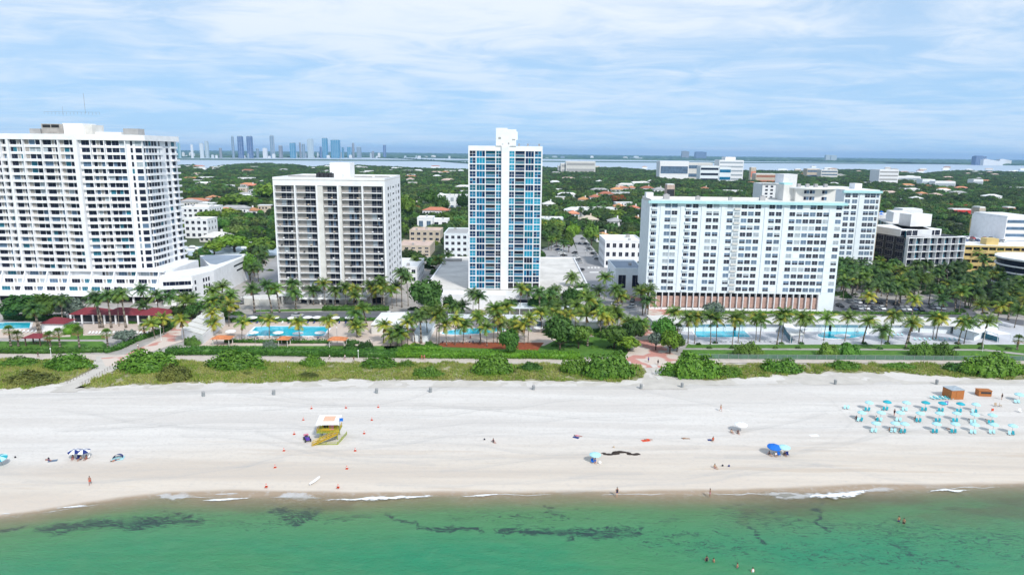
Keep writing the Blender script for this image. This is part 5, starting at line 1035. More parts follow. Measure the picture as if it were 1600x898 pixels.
block(684,729,330,306,22,'white school-like building with a long open roof beam left of the blue tower','white','roofwhite',nf=2,nw=5,gl=(3,2))
block(846,880,350,341,12,'white flat-roofed building immediately right of the blue tower','white2','roofwhite',nf=1,nw=6,gl=(2,3))
o=block(944,1003,418,377,26,'white three-storey apartment house with dark windows left of the slab building','white','roofwhite',nf=3,nw=6,cat='apartment house',name='apartment_house')
block(932,956,378,370,14,'white villa with a domed orange roof at the end of the street','white','terra','hip',1,3,name='house',cat='villa')
block(902,960,334,325,10,'long low white building among the trees','white','roofwhite',nf=1,nw=8)
A=G(965,445); 
o=block(960,1003,462,421,24,'white building with a pale blue roof behind the slab corner','white2','roofblue',nf=1,nw=2)
for i,(a,b_,c_,d_,rf,lab) in enumerate([(886,905,341,334,'terra','house with pink-red tiled roof near the right side of the blue tower'),(905,935,350,343,'beige','tan roofed house near the street end'),(952,974,354,346,'grey','grey-roofed white house left of the slab building'),(978,992,352,346,'roofwhite','white house touching the left edge of the slab building'),(990,1003,352,342,'terra','salmon-roofed house at the left edge of the slab building'),(903,922,318,312,'terra','orange-roofed house beyond the long low white building'),(922,940,314,308,'terra','house with salmon roof right of the orange-roofed one'),(936,960,309,303,'terra','terracotta house with a white side before the woods'),(958,978,330,323,'terra','pink-roofed white house beside the flame tree'),(985,1000,334,325,'terra','peach-walled house near the slab building corner'),(848,868,326,319,'offwhite','cream roofed house right of the blue tower'),(955,975,302,296,'terra','small orange house roof in the woods'),(1002,1022,301,294,'terra','tan house behind the slab roof, left part'),(1022,1040,304,296,'grey','grey hipped house behind the slab roof'),(868,880,300,296,'roofwhite','small white roof in the woods right of the blue tower'),(1095,1110,300,295,'terra','orange roof beyond the middle of the slab building'),(1123,1160,303,298,'roofwhite','long white roof beyond the slab building'),(310,332,282,277,'roofwhite','white roof in the woods beyond the far-left tower'),(352,362,297,290,'roofwhite','small white gabled house in the woods'),(372,396,284,278,'roofwhite','wide pale roof group left of the grey-windowed tower'),(385,398,296,290,'terra','small salmon roof in the woods left of the grey-windowed tower'),(405,418,288,283,'roofwhite','white roof near the left top of the grey-windowed tower'),(655,668,313,308,'roofwhite','white flat roof in the light green trees'),(500,512,271,268,'roofwhite','distant white roof above the grey-windowed tower, left'),(560,575,272,269,'roofwhite','distant white roof above the grey-windowed tower, middle'),(636,650,276,273,'roofwhite','distant white roof above the grey-windowed tower, right'),(640,652,322,316,'peach','peach-coloured house by the flame tree')]):
    block(a,b_,c_,d_,14,lab,'white' if rf not in('beige',) else 'beige',rf if rf!='peach' else 'terra','hip' if rf not in('roofwhite','peach') else 'flat',1,3,name='house',cat='house')
# buildings at the far edge of the woods
def tower(pxl,pxr,pyb,pyt,dep,label,wall,strip=None,name='building',cat='building',nf=5,nw=6):
    A=G(pxl,pyb); B_=G(pxr,pyb+(pxr-pxl)*.0115); w_=B_.x-A.x; h=ZT(A.x,A.y,pyt); o=empty(name,A,0,label,cat); HOUSES.append((A.x-4,A.x+w_+4,A.y-90,A.y+dep+4)); mb=MB(); mb.box(0,w_,0,dep,0,h); mb.build('wall',M[wall],o)
    mb=MB(); mb.box(.5,w_-.5,.5,dep-.5,h+.01,h+1.2); mb.build('roof',M['roofwhite'],o)
    for r in range(nf):
        z=h*(r+.35)/nf; mb=MB(); mb.box(w_*.03,w_*.97,-.3,-.01,z,z+h/nf*.4); mb.build('window_band',M[strip or 'winb'],o)
    return o
tower(1030,1075,281,252.5,40,'white colonnaded hospital block on the bay shore, left part','white',nf=1); tower(1074,1112,281,255,40,'pale grey flat block joined to the right of the colonnaded hospital block','offwhite','winb',nf=2); tower(1093,1122,285,260,30,'dark blue glazed building below the hospital blocks','white2','win',nf=3); tower(1123,1141,285,262,30,'bright blue low building beside the white hospital tower','white2','bl2',nf=2)
tower(1122,1160,283,251,40,'tall white stepped hospital building, rightmost of the group on the shore','white','winl',nf=5); tower(1131,1147,282,246,30,'pointed upper block of the white stepped hospital building','white','winl',nf=1)
tower(1172,1180,285,262,12,'pink bell tower of a mediterranean-style building','beige','terra',nf=1); tower(1180,1212,287,272,25,'pink mediterranean-style building with red roofs beside the bell tower','beige','terra',nf=2)
tower(1372,1402,289,266,40,'white office block with dark window bands beyond the slab building at right','white','grey',nf=4); tower(1440,1460,293,281,20,'bluish white low building in the woods at right','white2','winl',nf=1); tower(1460,1492,294,284,20,'long white low building in the woods at right','white','winl',nf=1); tower(1520,1535,292,281,20,'small white domed building in the far right woods','white','winl',nf=1); tower(1402,1438,284,276,20,'white low building between the office block and the trees','white','winl',nf=1)
tower(1260,1280,279,264,25,'brownish white block rising behind the penthouse roof','beige','winb',nf=2); tower(1282,1308,280,266,25,'grey flat block right of the brownish one behind the penthouse','offwhite','winb',nf=3)
tower(1041,1053,316,289,14,'pinkish grey small tower showing above the slab roof','roofpink','dark',nf=1) if 'roofpink' in M else None
for i,(a,b_,y0,y1) in enumerate([(872,930,270,259.5),(876,930,270,255.8),(884,930,270,252.4)]): tower(a,b_,y0+.2*i,y1,40+i,['lowest tier of the grey striped building on the shore behind the blue tower','middle tier of the grey striped building on the shore','top tier of the grey striped building on the shore'][i],'offwhite','grey',nf=2)
# small houses scattered through the woods
rh=random.Random(17); nh=0
for i in range(420):
    py_=248+14+rh.random()**1.5*85; px_=rh.uniform(278,1598)
    if (405<px_<630) and py_>272 or (722<px_<850) or (990<px_<1375 and py_>292) or (px_>1330 and py_>322): continue
    if 1020<px_<1215 and py_<290: continue
    A=G(px_,py_); w_=rh.uniform(9,24)*(1+A.y/4000); dp=rh.uniform(9,14)
    if any(a_-2<A.x<b_+2 and c_-10<A.y<d_+6 for a_,b_,c_,d_ in HOUSES): continue
    nh+=1
    if nh>150: break
    area='beyond the far-left tower' if px_<430 else 'between the two middle towers' if px_<735 else 'beside the blue tower' if px_<1000 else 'beyond the slab building' if px_<1370 else 'beyond the glass hotel'
    rf=rh.choices(['roofwhite','terra','grey','roofpink'],[.55,.2,.15,.1])[0]; wl=rh.choice(['white','white','offwhite','beige']); hh=rh.uniform(5.5,8.5)
    o=empty('small_house',A,rh.uniform(-.25,.25),'%s %s-roofed house in the woods %s'%({'white':'white','offwhite':'cream','beige':'tan'}[wl],{'roofwhite':'white','terra':'orange','grey':'grey','roofpink':'pink'}[rf],area),'house','small houses in the woods '+area); HOUSES.append((A.x-1,A.x+w_+1,A.y-14-A.y*.012,A.y+dp+1))
    mb=MB(); mb.box(0,w_,0,dp,0,hh); mb.build('wall',M[wl],o)
    if rf=='roofwhite' and rh.random()<.6: mb=MB(); mb.box(-.3,w_+.3,-.3,dp+.3,hh+.01,hh+.4); mb.build('roof',M[rf],o)
    else: mb=MB(); mb.hip(0,w_,0,dp,hh+.01,2.6,0,.7); mb.build('roof',M[rf],o)
    if A.y<1100:
        mb=MB()
        for k_ in range(int(w_/3.2)): mb.box(1+k_*3.1,2.4+k_*3.1,-.06,-.01,hh*.55,hh*.8)
        tag(mb.build('windows',M['win'],o),kind=None)
# ---- dark-glazed hotel (right)
A=G(1412,441); B_=G(1500,438); fr=frame(A,B_); o=empty('hotel_building',A,fr[2],'white framed hotel with dark glass bays and stepped balconies behind the palm grove','hotel'); W_=fr[3]; HOUSES.append((A.x-45,A.x+W_+4,A.y-40,A.y+55))
top=ZT(A.x,A.y,372); mb=MB(); mb.box(0,W_,2,30,4.5,top,1); fh=(top-4.5)/5
for r in range(6): mb.box(-.2,W_+.2,0,2.01,4.5+r*fh-.12,4.5+r*fh+.14,0)
for i in range(9): mb.box(i*W_/8-.12,i*W_/8+.12,.02,2.02,4.5,top,0)
mb.box(2,W_-2,3,28,0,4.48,1); mb.build('frame',[M['white'],M['dark']],o)
wn=Wins('window',WM)
for r in range(5):
    for i in range(8): wn.add('h%d'%(i%2),win_plain(W_/8-.3,fh-.35,3,1,gs=[1,4,1] if i%2 else [1,1,1]),(i+.5)*W_/8,1.99,4.5+(r+.5)*fh)
wn.flush(o)
mb=MB(); mb.box(0,W_*.72,6,30,top+.01,top+fh,0); mb.build('set_back_storey',M['white'],o); wn=Wins('window',WM)
for i in range(7): wn.add('k',win_plain(W_*.09,fh*.75,3,1),W_*(.05+i*.1),5.99,top+fh*.5)
wn.flush(o)
mb=MB(); mb.box(W_*.48,W_*.86,18,26,top+fh+.02,top+10.0,0); mb.build('plant_tower',M['white'],o)
wn=Wins('window',WM)
for r in range(5):
    for i in range(4): wn.add('l',win_plain(5.2,fh-.8,3,1),-.01,5.5+i*7,4.5+(r+.5)*fh,-math.pi/2)
wn.flush(o)
wing=empty('hotel_building',A,0,'long hotel wing with rows of dark windows receding left of the stepped balconies','hotel wing')
C_=G(1338,392,0); wf=frame(C_,A+Vector((-1.5,1.0,0)),(A.x,A.y)); wt=top+fh
def wput(mb_,name,ms): m3=MB(); m3.add(mb_,wf[0],wf[1],0,wf[2]); return m3.build(name,ms,wing)
m2=MB(); m2.box(0,wf[3]-9.5,.6,14,0,wt,0,1); wput(m2,'wall',[M['white'],M['roofgrey']])
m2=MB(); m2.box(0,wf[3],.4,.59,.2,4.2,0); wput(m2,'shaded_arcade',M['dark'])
wn=Wins('window',WM); nbay=16; bw=wf[3]/nbay; f2h=(wt-4.5)/5
for r in range(5):
    for i in range(nbay): x,y=off(wf,(i+.5)*bw,.59); wn.add('q%d'%(i%2),win_plain(bw*.88,f2h*.78,2,1,gs=[1,4] if i%2 else [1,1]),x,y,4.5+(r+.5)*f2h,wf[2])
wn.flush(wing)
m2=MB(); m2.box(wf[3]*.45,wf[3]*.6,4,12,wt+.01,wt+5.5,0); wput(m2,'plant_tower',[M['white']])
for i in range(8): m2=MB(); u=wf[3]*(.05+.055*i); m2.cyl(u,3+i%2*4,wt+.01,wt+2.3,.06,5,1); m2.cyl(u,3+i%2*4,wt+2.1,wt+2.9,1.5,8,0,.1); wput(m2,'terrace_umbrella',[M['bluec'] if i%3==0 else M['whitec'],M['metal']])
# yellow parking building, white towers, round glass building
A=G(1503,424); B_=G(1640,428); fr=frame(A,B_); o=empty('parking_building',A,fr[2],'cream yellow multi-storey car park with dark openings behind the palms','car park'); W_=fr[3]; top=ZT(A.x,A.y,385); HOUSES.append((A.x-2,A.x+W_,A.y-30,A.y+60)); M['cream']=mat('cream_yellow_paint',(.62,.47,.20),.7,.08,.3,dirt=.2)
mb=MB(); mb.box(0,W_,1.2,48,0,top,1)
for r in range(5): z=r*top/4; mb.box(-.2,W_,0,1.21,max(0,z-.2),z+top/4*.45 if r<4 else z+.6,0)
for i in range(12): mb.box(i*W_/11-.25,i*W_/11+.25,.3,1.3,0,top,0)
mb.build('wall',[M['cream'],M['dark']],o); mb=MB(); mb.box(0,W_,1.3,48,top+.62,top+.7,0); mb.build('roof_deck',M['roofwhite'],o); mb=MB(); mb.box(W_*.28,W_*.42,4,10,top+.71,top+4.2); mb.build('stair_house',M['cream'],o); PARK=(A.copy(),fr[2],W_,top+.72)
o=tower(1562,1612,415,341,30,'white apartment tower with small windows cut by the right edge of the frame','white','winb',nf=7,name='apartment_tower',cat='apartment tower')
tower(1556,1580,400,339,16,'plain white tower block just left of the one with small windows','white2','winl',nf=1); tower(1528,1540,380,344,12,'small cream tower above the roof car park','cream','winl',nf=1); tower(1487,1517,340,328,10,'white building with bright red roof edge beyond the glass hotel','redbright','redbright',nf=1); tower(1528,1538,344,325,12,'pink house with small cupola beyond the car park','beige','winl',nf=1)
tower(1408,1440,345,328,16,'grey-roofed white houses beyond the hotel roof terrace','white','grey',nf=1); tower(1573,1586,335,325,10,'orange-roofed house at the far right','terra','winl',nf=1)
A=G(1618,455); o=empty('round_glass_building',A,0,'round white and blue glazed building at the right edge behind the grove','building'); r_=17; top=ZT(A.x,A.y,405); HOUSES.append((A.x-18,A.x+18,A.y-25,A.y+18))
for k_ in range(4):
    z=3+k_*(top-3)/4; mb=MB(); mb.cyl(0,0,z,z+.6,r_+.8,36); mb.build('floor_slab',M['white'],o); mb=MB(); mb.cyl(0,0,z+.61,z+(top-3)/4-.01,r_,36); mb.build('glazing',M['bl1' if k_<2 else 'win'],o)
mb=MB(); mb.cyl(0,0,top+.01,top+.8,r_+1,36); mb.build('roof',M['roofwhite'],o); mb=MB(); mb.cyl(0,0,0,2.99,r_-1,24); mb.build('wall',M['dark'],o)
# ---------------------------------------------------------------- beach-side low buildings
A=G(105,506); B_=G(262,506); W_=B_.x-A.x; o=empty('clubhouse',A,0,'long clubhouse with maroon red hipped roofs and white columns before the terraced podium','clubhouse')
mb=MB(); mb.box(1,W_-1,2.2,8.5,0,3.2,0); mb.box(1.5,W_-4,2.1,2.19,.4,2.8,1); mb.build('wall',[M['white'],M['dark']],o)
for i,(a,b_) in enumerate(((0,.33),(.33,.68),(.68,.99))): mb=MB(); mb.hip(W_*a+.3,W_*b_-.1,1,9,3.25+.02*i,1.9,0,.3); mb.build('roof',M['red'],o)
for i in range(9): mb=MB(); mb.box(1+i*(W_-3)/8,1.45+i*(W_-3)/8,.2,.65,0,3.3); mb.build('column',M['white'],o)
A=G(80,518); o=empty('pool_house',A,0,'small white pool house with a maroon roof beside the far left pool','pool house'); mb=MB(); mb.box(-3,4.5,0,5.5,0,2.9); mb.build('wall',M['white'],o); mb=MB(); mb.hip(-3,4.5,0,5.5,2.905,1.6,0,.7); mb.build('roof',M['red'],o)
A=G(51,541); o=empty('gazebo',A,0,'maroon-roofed picnic shelter with dark posts on the left lawn','shelter'); mb=MB(); mb.hip(-2.7,2.7,0,4,2.7,1.1,0,.4); mb.build('roof',M['red'],o)
for x in (-2.3,2.3):
    for y in (.3,3.7): mb=MB(); mb.box(x-.15,x+.15,y-.15,y+.15,0,2.7); mb.build('post',M['barkd'],o)
mb=MB(); mb.box(-1,1,1.4,2.2,.7,.78); mb.box(-.1,.1,1.7,1.9,0,.7); mb.build('table',M['barkd'],o)
for (cxp,y,hw,lab) in ((345,541,15,'leftmost orange-roofed beach shelter below the rectangular pool deck'),(442,542,9,'middle orange-roofed beach shelter beside the greyish shrub'),(526,543,14,'rightmost orange-roofed beach shelter by the dark round shrubs')):
    A=G(cxp,y); w_=hw*.19; o=empty('gazebo',A,0,lab,'shelter',); mb=MB(); mb.hip(-w_,w_,0,3.4,2.4,.9,0,.35); mb.build('roof',M['orange'],o)
    for x in (-w_+.3,w_-.3):
        for yy in (.3,3.1): mb=MB(); mb.box(x-.1,x+.1,yy-.1,yy+.1,0,2.4); mb.build('post',M['offwhite'],o)
A=G(592,521); o=empty('pool_building',A,0,'flat white-roofed pool building right of the rectangular pool','pool building'); p1=G(580,507,3.4); p2=G(596,489,3.4); p3=G(640,488,3.4); p4=G(630,507,3.4); q=[(p_.x-A.x,p_.y-A.y) for p_ in (p1,p4,p3,p2)]; mb=MB(); mb.prism(q,0,3.3,0,1); mb.build('wall',[M['offwhite'],M['roofwhite']],o); mb=MB(); mb.prism([(x*1.03,y-.5 if i<2 else y+.3) for i,(x,y) in enumerate(q)],3.31,3.6); mb.build('roof',M['roofwhite'],o)
A=G(620,528); o=empty('pool_canopy',A,0,'long white canopy roof standing beside the pool building','canopy'); mb=MB(); p1=G(612,524,2.8); p2=G(640,500,2.8); p3=G(652,500,2.8); p4=G(628,526,2.8); q=[(p_.x-A.x,p_.y-A.y) for p_ in (p1,p4,p3,p2)]; mb.prism(q,2.7,2.9); mb.build('roof',M['whitec'],o)
for x,y in q: mb=MB(); mb.cyl(x*.96,y*.96,0,2.69,.12); mb.build('post',M['metal'],o)
A=G(655,530); o=empty('glass_pavilion',A,0,'white walled enclosure with sloping glass panels between the two pools','enclosure'); mb=MB(); p1=G(645,523,2.4); p2=G(655,503,2.4); p3=G(680,504,2.4); p4=G(668,524,2.4); q=[(p_.x-A.x,p_.y-A.y) for p_ in (p1,p4,p3,p2)]; mb.prism(q,0,2.3,0,1); mb.build('wall',[M['white2'],M['winl']],o)
# white promenade deck before the podium of the blue tower
A=G(700,497); o=empty('terrace_wall',A,0,'long low white terrace wall behind the free-form pool','wall'); B_=G(848,499); mb=MB(); mb.box(0,B_.x-A.x,0,.5,0,1.6); mb.build('wall',M['white2'],o)
A=G(795,493); o=empty('covered_walk',A,0,'white flat covered walk with a shaded front beside the white podium','covered walk'); mb=MB(); B_=G(905,494); mb.box(0,B_.x-A.x,0,9,2.8,3.2); mb.build('roof',M['white2'],o); mb=MB(); mb.box(.5,B_.x-A.x-.5,3,8.5,0,2.79); mb.build('wall',M['offwhite'],o)
for i in range(8): mb=MB(); x=.4+i*(B_.x-A.x-.8)/7; mb.box(x-.12,x+.12,.1,.4,0,2.79); mb.build('post',M['white'],o)
A=G(896,519); B_=G(934,519); o=empty('pool_building',A,0,'small plain white building behind the garden right of the free-form pool','building'); mb=MB(); mb.box(0,B_.x-A.x,0,7,0,3.6); mb.build('wall',M['white2'],o); mb=MB(); mb.box(-.2,B_.x-A.x+.2,-.2,7.2,3.61,3.9); mb.build('roof',M['roofwhite'],o); mb=MB(); mb.box(.5,1.6,-.05,-.01,0,2.1); mb.build('door',M['grey'],o)
A=G(835,512); B_=G(872,512); o=empty('pool_building',A,0,'low white pool bar with dark openings at the back of the free-form pool deck','pool bar'); mb=MB(); mb.box(0,B_.x-A.x,0,6,0,3); mb.build('wall',M['white'],o); 
for i in range(3): mb=MB(); mb.box(.8+i*3.0,2.8+i*3.0,-.06,-.01,.3,2.3); mb.build('window',M['winb'],o)
# long cabana roof behind the right pools
A=G(1036,502); o=empty('cabana_building',A,0,'very long low white cabana building with cream roof behind the right-hand pools','cabana building')
pl=[(1010,492),(1150,492.5),(1300,493.5),(1450,495),(1512,496),(1560,506)]; fr_=[(1025,506),(1150,505),(1300,506),(1440,507),(1490,509),(1530,521)]
for i in range(5):
    z=3.2; q=[G(*pl[i],z),G(*pl[i+1],z),G(*fr_[i+1],z),G(*fr_[i],z)]; q=[(p_.x-A.x,p_.y-A.y) for p_ in q][::-1]; mb=MB(); mb.prism(q,2.9+.004*i,3.2+.004*i); mb.build('roof',M['offwhite'] if i<4 else M['roofwhite'],o); mb=MB(); cxm=sum(a for a,_ in q)/4; cym=sum(b_ for _,b_ in q)/4; mb.prism([(cxm+(a-cxm)*.97,cym+(b_-cym)*.8) for a,b_ in q],0,2.89); mb.build('wall',M['white2'],o)
    a,b_=q[0],q[1]; L0=math.hypot(b_[0]-a[0],b_[1]-a[1])
    for j in range(int(L0/6)):
        t_=(j+.5)/int(L0/6); x=a[0]+(b_[0]-a[0])*t_; y=a[1]+(b_[1]-a[1])*t_
        mb=MB(); mb.cyl(x,y+.3,0,2.88,.1,6); mb.build('post',M['white'],o)
for i,(a,b_) in enumerate(((1372,1402),(1404,1424),(1448,1482),(1484,1512))): 
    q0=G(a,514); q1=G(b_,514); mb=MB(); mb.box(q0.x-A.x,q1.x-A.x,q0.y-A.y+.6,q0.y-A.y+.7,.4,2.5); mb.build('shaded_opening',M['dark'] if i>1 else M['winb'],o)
for (a,b_,c_,d_,lab) in ((1222,1236,507,527,'white canopy with teal curtains on the grey pool deck, left of the kidney-shaped pool'),(1506,1560,508,526,'white angled shade roof at the right end of the pool deck')):
    A=G(a,c_+14); o=empty('shade_canopy',A,0,lab,'canopy'); p1=G(a,c_-2,3); p2=G(a+14,c_-2,3); p3=G(b_+20,d_-5,3); p4=G(b_,d_-4,3); q=[(p_.x-A.x,p_.y-A.y) for p_ in (p1,p4,p3,p2)]; mb=MB(); mb.prism(q,2.8,3.0); mb.build('roof',M['whitec'],o)
    for x,y in q: mb=MB(); mb.cyl(x,y,0,2.79,.1,6); mb.build('post',M['white'],o)
    mb=MB(); (x0,y0),(x1,y1)=q[0],q[1]; dx,dy=(x1-x0),(y1-y0); l_=math.hypot(dx,dy); nx,ny=-dy/l_*.1,dx/l_*.1; mb.prism([(x0+nx*3,y0+ny*3),(x1+nx*3,y1+ny*3),(x1+nx*5,y1+ny*5),(x0+nx*5,y0+ny*5)],.2,1.9); mb.build('screen',M['wint'],o)
# stair block left
A=G(300,530); o=empty('stair_building',A,0,'white stepped stair building between the tiled path and the rectangular pool deck','stair building'); q=[G(284,528),G(318,538),G(352,508),G(330,500)]; q=[(p_.x-A.x,p_.y-A.y) for p_ in q]; mb=MB(); mb.prism(q,0,3.0); mb.build('wall',M['white'],o)
for i in range(5): mb=MB(); k_=i/6; q2=[(q[0][0]*(1-k_)+q[3][0]*k_,q[0][1]*(1-k_)+q[3][1]*k_),(q[1][0]*(1-k_)+q[2][0]*k_,q[1][1]*(1-k_)+q[2][1]*k_),q[2],q[3]]; mb.prism([(a*.98,b_*.98) for a,b_ in q2],3.01+i*.35,3.34+i*.35); mb.build('step',M['offwhite'],o)
# ---------------------------------------------------------------- skyline across the bay
SK=[(274,278,219.5,'wint','pale teal'),(279,284.5,222.5,'wint','short pale teal'),(299,304,225.5,'white','slim white'),(313,321,223.5,'white2','pale stepped'),(321,329,220.5,'winl','pale grey'),(343,348.5,231,'grey','small dark grey'),(363,368,212.5,'winb','slim grey-blue'),(372.5,383.5,212,'bl1','left twin deep blue'),(386.7,398.3,212,'bl1','right twin deep blue'),(400.5,406,232,'winb','small grey'),(411,420,231,'white','broad white'),(423,431.3,211,'winb','tallest grey-blue'),(436,443.5,227,'grey','grey concrete'),(453.5,464.5,222.5,'bl2','teal blue'),(468.2,472,222,'grey','thin purple-grey'),(472.5,478,224.5,'winb','purple-grey'),(481,492.3,217,'winl','light striped'),(500,504,229,'bl1','small dark blue'),(504.2,514.3,215,'bl2','bright teal'),(517.5,534.3,217.5,'bl2','widest blue'),(534.5,538.5,230,'bl2','low teal'),(543,550.5,229,'bl2','squat teal'),(550.8,554.7,223,'grey','thin grey'),(557.5,566,229.5,'winb','soft grey'),(581,585.3,236,'grey','little dark'),(598.8,604,226,'bl1','lone blue')]
SKM={}
def skm(nm):
    if nm not in SKM:
        base={'white':(.6,.62,.64),'white2':(.5,.56,.6),'winl':(.33,.42,.47),'grey':(.14,.16,.2),'winb':(.12,.2,.28),'wint':(.12,.32,.36),'bl1':(.005,.07,.22),'bl2':(.0,.18,.33)}[nm]
        m,t,n_,b=nodes('skyline_facade_'+nm); k=NT(t); tcn=t.nodes.new('ShaderNodeTexCoord'); sp=t.nodes.new('ShaderNodeSeparateXYZ'); t.links.new(tcn.outputs['Object'],sp.inputs[0])
        fz=k.math('FRACT',k.math('DIVIDE',sp.outputs[2],9.0)); fx_=k.math('FRACT',k.math('DIVIDE',sp.outputs[0],14.0)); st=k.math('ADD',k.math('GREATER_THAN',fz,.72),k.math('GREATER_THAN',fx_,.8)); k.put(b.inputs['Base Color'],k.mix(k.math('MULTIPLY',k.math('MINIMUM',st,1.0),.45),base,(.6,.65,.7))); b.inputs['Roughness'].default_value=.35; SKM[nm]=m
    return SKM[nm]
for a,b_,t_,mt,ds in SK:
    base=247.0; A=G(a,base); B_=G(b_,base); w_=B_.x-A.x; h=ZT(A.x,A.y,t_); o=empty('skyscraper',A,0,'%s high-rise tower in the distant skyline across the bay'%ds,'skyscraper'); mb=MB(); mb.box(0,w_,0,w_*.8,0,h*.96); mb.build('facade',skm(mt),o); mb=MB(); mb.box(w_*.12,w_*.85,w_*.1,w_*.7,h*.96+.1,h); mb.build('crown',skm('winl'),o)
rs=random.Random(4); names=['pale','greyish','cream','whitish','bluish']
for i in range(46):
    a=rs.uniform(276,720) if i<36 else rs.uniform(850,1010); wd=rs.uniform(3,8); base=246.6+rs.uniform(0,.8) if a<700 else 248; t_=base-rs.uniform(3,9)*(1 if a<600 else .5); A=G(a,base); B_=G(a+wd,base); w_=B_.x-A.x; h=max(12,ZT(A.x,A.y,t_)); mb=MB(); mb.box(0,w_,0,w_*.7,0,h*.9); mb.box(w_*.2,w_*.8,w_*.1,w_*.6,h*.9,h); o=mb.build('distant_building',skm(rs.choice(['white','white2','winl','white','winb']))); o.location=A; tag(o,'low pale building in the row along the far shore of the bay','distant building','low pale buildings along the far shore')
for a,b_,base,t_,mt,ds in [(1065.5,1073,248,236,'grey','dark grey'),(1087,1098,248.3,237,'bl1','dark blue'),(1290,1295,251.5,242,'winl','left one of a pale pair of towers'),(1298,1303,251.6,242.5,'winl','right one of a pale pair of towers'),(1523.5,1533,258,243.5,'bl1','dark blue block at far right')]:
    A=G(a,base); B_=G(b_,base); w_=B_.x-A.x; h=ZT(A.x,A.y,t_); o=empty('distant_tower',A,0,'%s tower on the far right-hand shore'%ds if 'one of' not in ds else ds+' on the far shore','tower'); mb=MB(); mb.box(0,w_,0,w_*.6,0,h*.95); mb.build('facade',skm(mt),o); mb=MB(); mb.box(w_*.1,w_*.7,w_*.1,w_*.5,h*.95+.1,h); mb.build('crown',skm(mt),o)
for i,a in enumerate((1536,1545,1553,1561,1569)): A=G(a,258.4); w_=G(a+6,258.4).x-A.x; h=ZT(A.x,A.y,248.5+i%3*1.5); mb=MB(); mb.box(0,w_,0,w_*.7,0,h*.93); mb.box(w_*.2,w_*.7,w_*.1,w_*.5,h*.93,h); o=mb.build('distant_building',skm('white')); o.location=A; tag(o,'white building in the cluster beside the dark blue block on the far right shore','distant building','white buildings on the far right shore')
# ---------------------------------------------------------------- woodland
roadpoly=world([(888,362),(915,362),(975,430),(935,452),(915,430),(900,400)]); roadpoly2=world([(838,395),(892,370),(930,440),(845,455)])
canal=world([(280,384),(330,382),(440,384),(520,382),(520,399),(440,402),(330,405),(280,403)]); street=world([(425,399),(400,430),(380,475),(470,475),(458,440),(445,399)])
def clear(x,y):
    m_=np.ones(len(x),bool)
    for (a,b_,c_,d_) in HOUSES: m_&=~((x>a-3)&(x<b_+3)&(y>c_)&(y<d_+3))
    for pl_ in (roadpoly,roadpoly2,canal,street): m_&=~inpoly(x,y,pl_)
    return m_
NSx=np.array([p_.x/p_.y for p_ in NS]); NSy=np.array([p_.y for p_ in NS])
rng=np.random.default_rng(21); pts=[]
for y0,y1,sp in ((300,420,8.0),(420,800,8.5),(800,1500,8.8),(1500,2700,9.6),(2700,4200,11)):
    n=int((y1-y0)*(y1+y0)*.80*.98/(sp*sp)); r=np.sqrt(rng.uniform(y0**2,y1**2,n)); tn=rng.uniform(-.80,.80,n); pts.append(np.stack([r*tn,r,np.full(n,sp)],1))
pts=np.concatenate(pts); lim=np.interp(pts[:,0]/pts[:,1],NSx,NSy); k_=(pts[:,1]<lim)&clear(pts[:,0],pts[:,1])
x,y=pts[:,0],pts[:,1]; PXv=np.array([P(a,b_,5)[0] for a,b_ in pts[:,:2]])
# keep the built-up belt open
belt=(y<330)|((y<345)&(PXv>690)&(PXv<930))|((y<400)&(PXv>1000)&(PXv<1290)); belt|=(y<372)&(PXv>410)&(PXv<640); belt|=(y<345)&(PXv<300); belt|=(y<330)&(PXv>1290)
k_&=~belt; fine_=vnoise(x,y,60,4)*.5+vnoise(x,y,22,8)*.5; k_&=~((fine_>.74)&(rng.random(len(x))<.8)&(y<1500)); pts=pts[k_]; PXv=PXv[k_]
o_=np.argsort(pts[:,1]); pts=pts[o_]; PXv=PXv[o_]; 
PY_=np.array([P(a,b_,8)[1] for a,b_ in pts[:,:2]])
vis=(PXv>-20)&(PXv<1620)
for (a,b_,t_,y_) in ((0,290,0,300),(426,612,276,320),(728,846,0,290),(1000,1368,305,300)): vis&=~((PXv>a+4)&(PXv<b_-4)&(PY_>t_)&(pts[:,1]>y_))
ind=np.where(vis)[0][:255]; rest=np.ones(len(pts),bool); rest[ind]=False
kinds=['wood','wood','wood','dark','mid','light','flame']
NV=5; 
for j,i in enumerate(ind):
    px_=PXv[i]; area='beyond the far-left tower' if px_<430 else 'between the two middle towers' if px_<735 else 'beside the street right of the blue tower' if px_<1000 else 'behind the long slab building' if px_<1370 else 'behind the glass hotel'
    kd=random.choices(['wood','mid','light','dark'],[.5,.25,.1,.15])[0]; s=random.uniform(.62,.95)*pts[i,2]/8.2
    tree(kd,random.randrange(3) if kd!='wood' else random.randrange(NV),(pts[i,0],pts[i,1],0),(s,s,s*random.uniform(.75,1.1)),{'wood':'dull green','mid':'green','light':'light green','dark':'dark green'}[kd]+' leafy tree in the woods '+area,'woodland trees '+area)
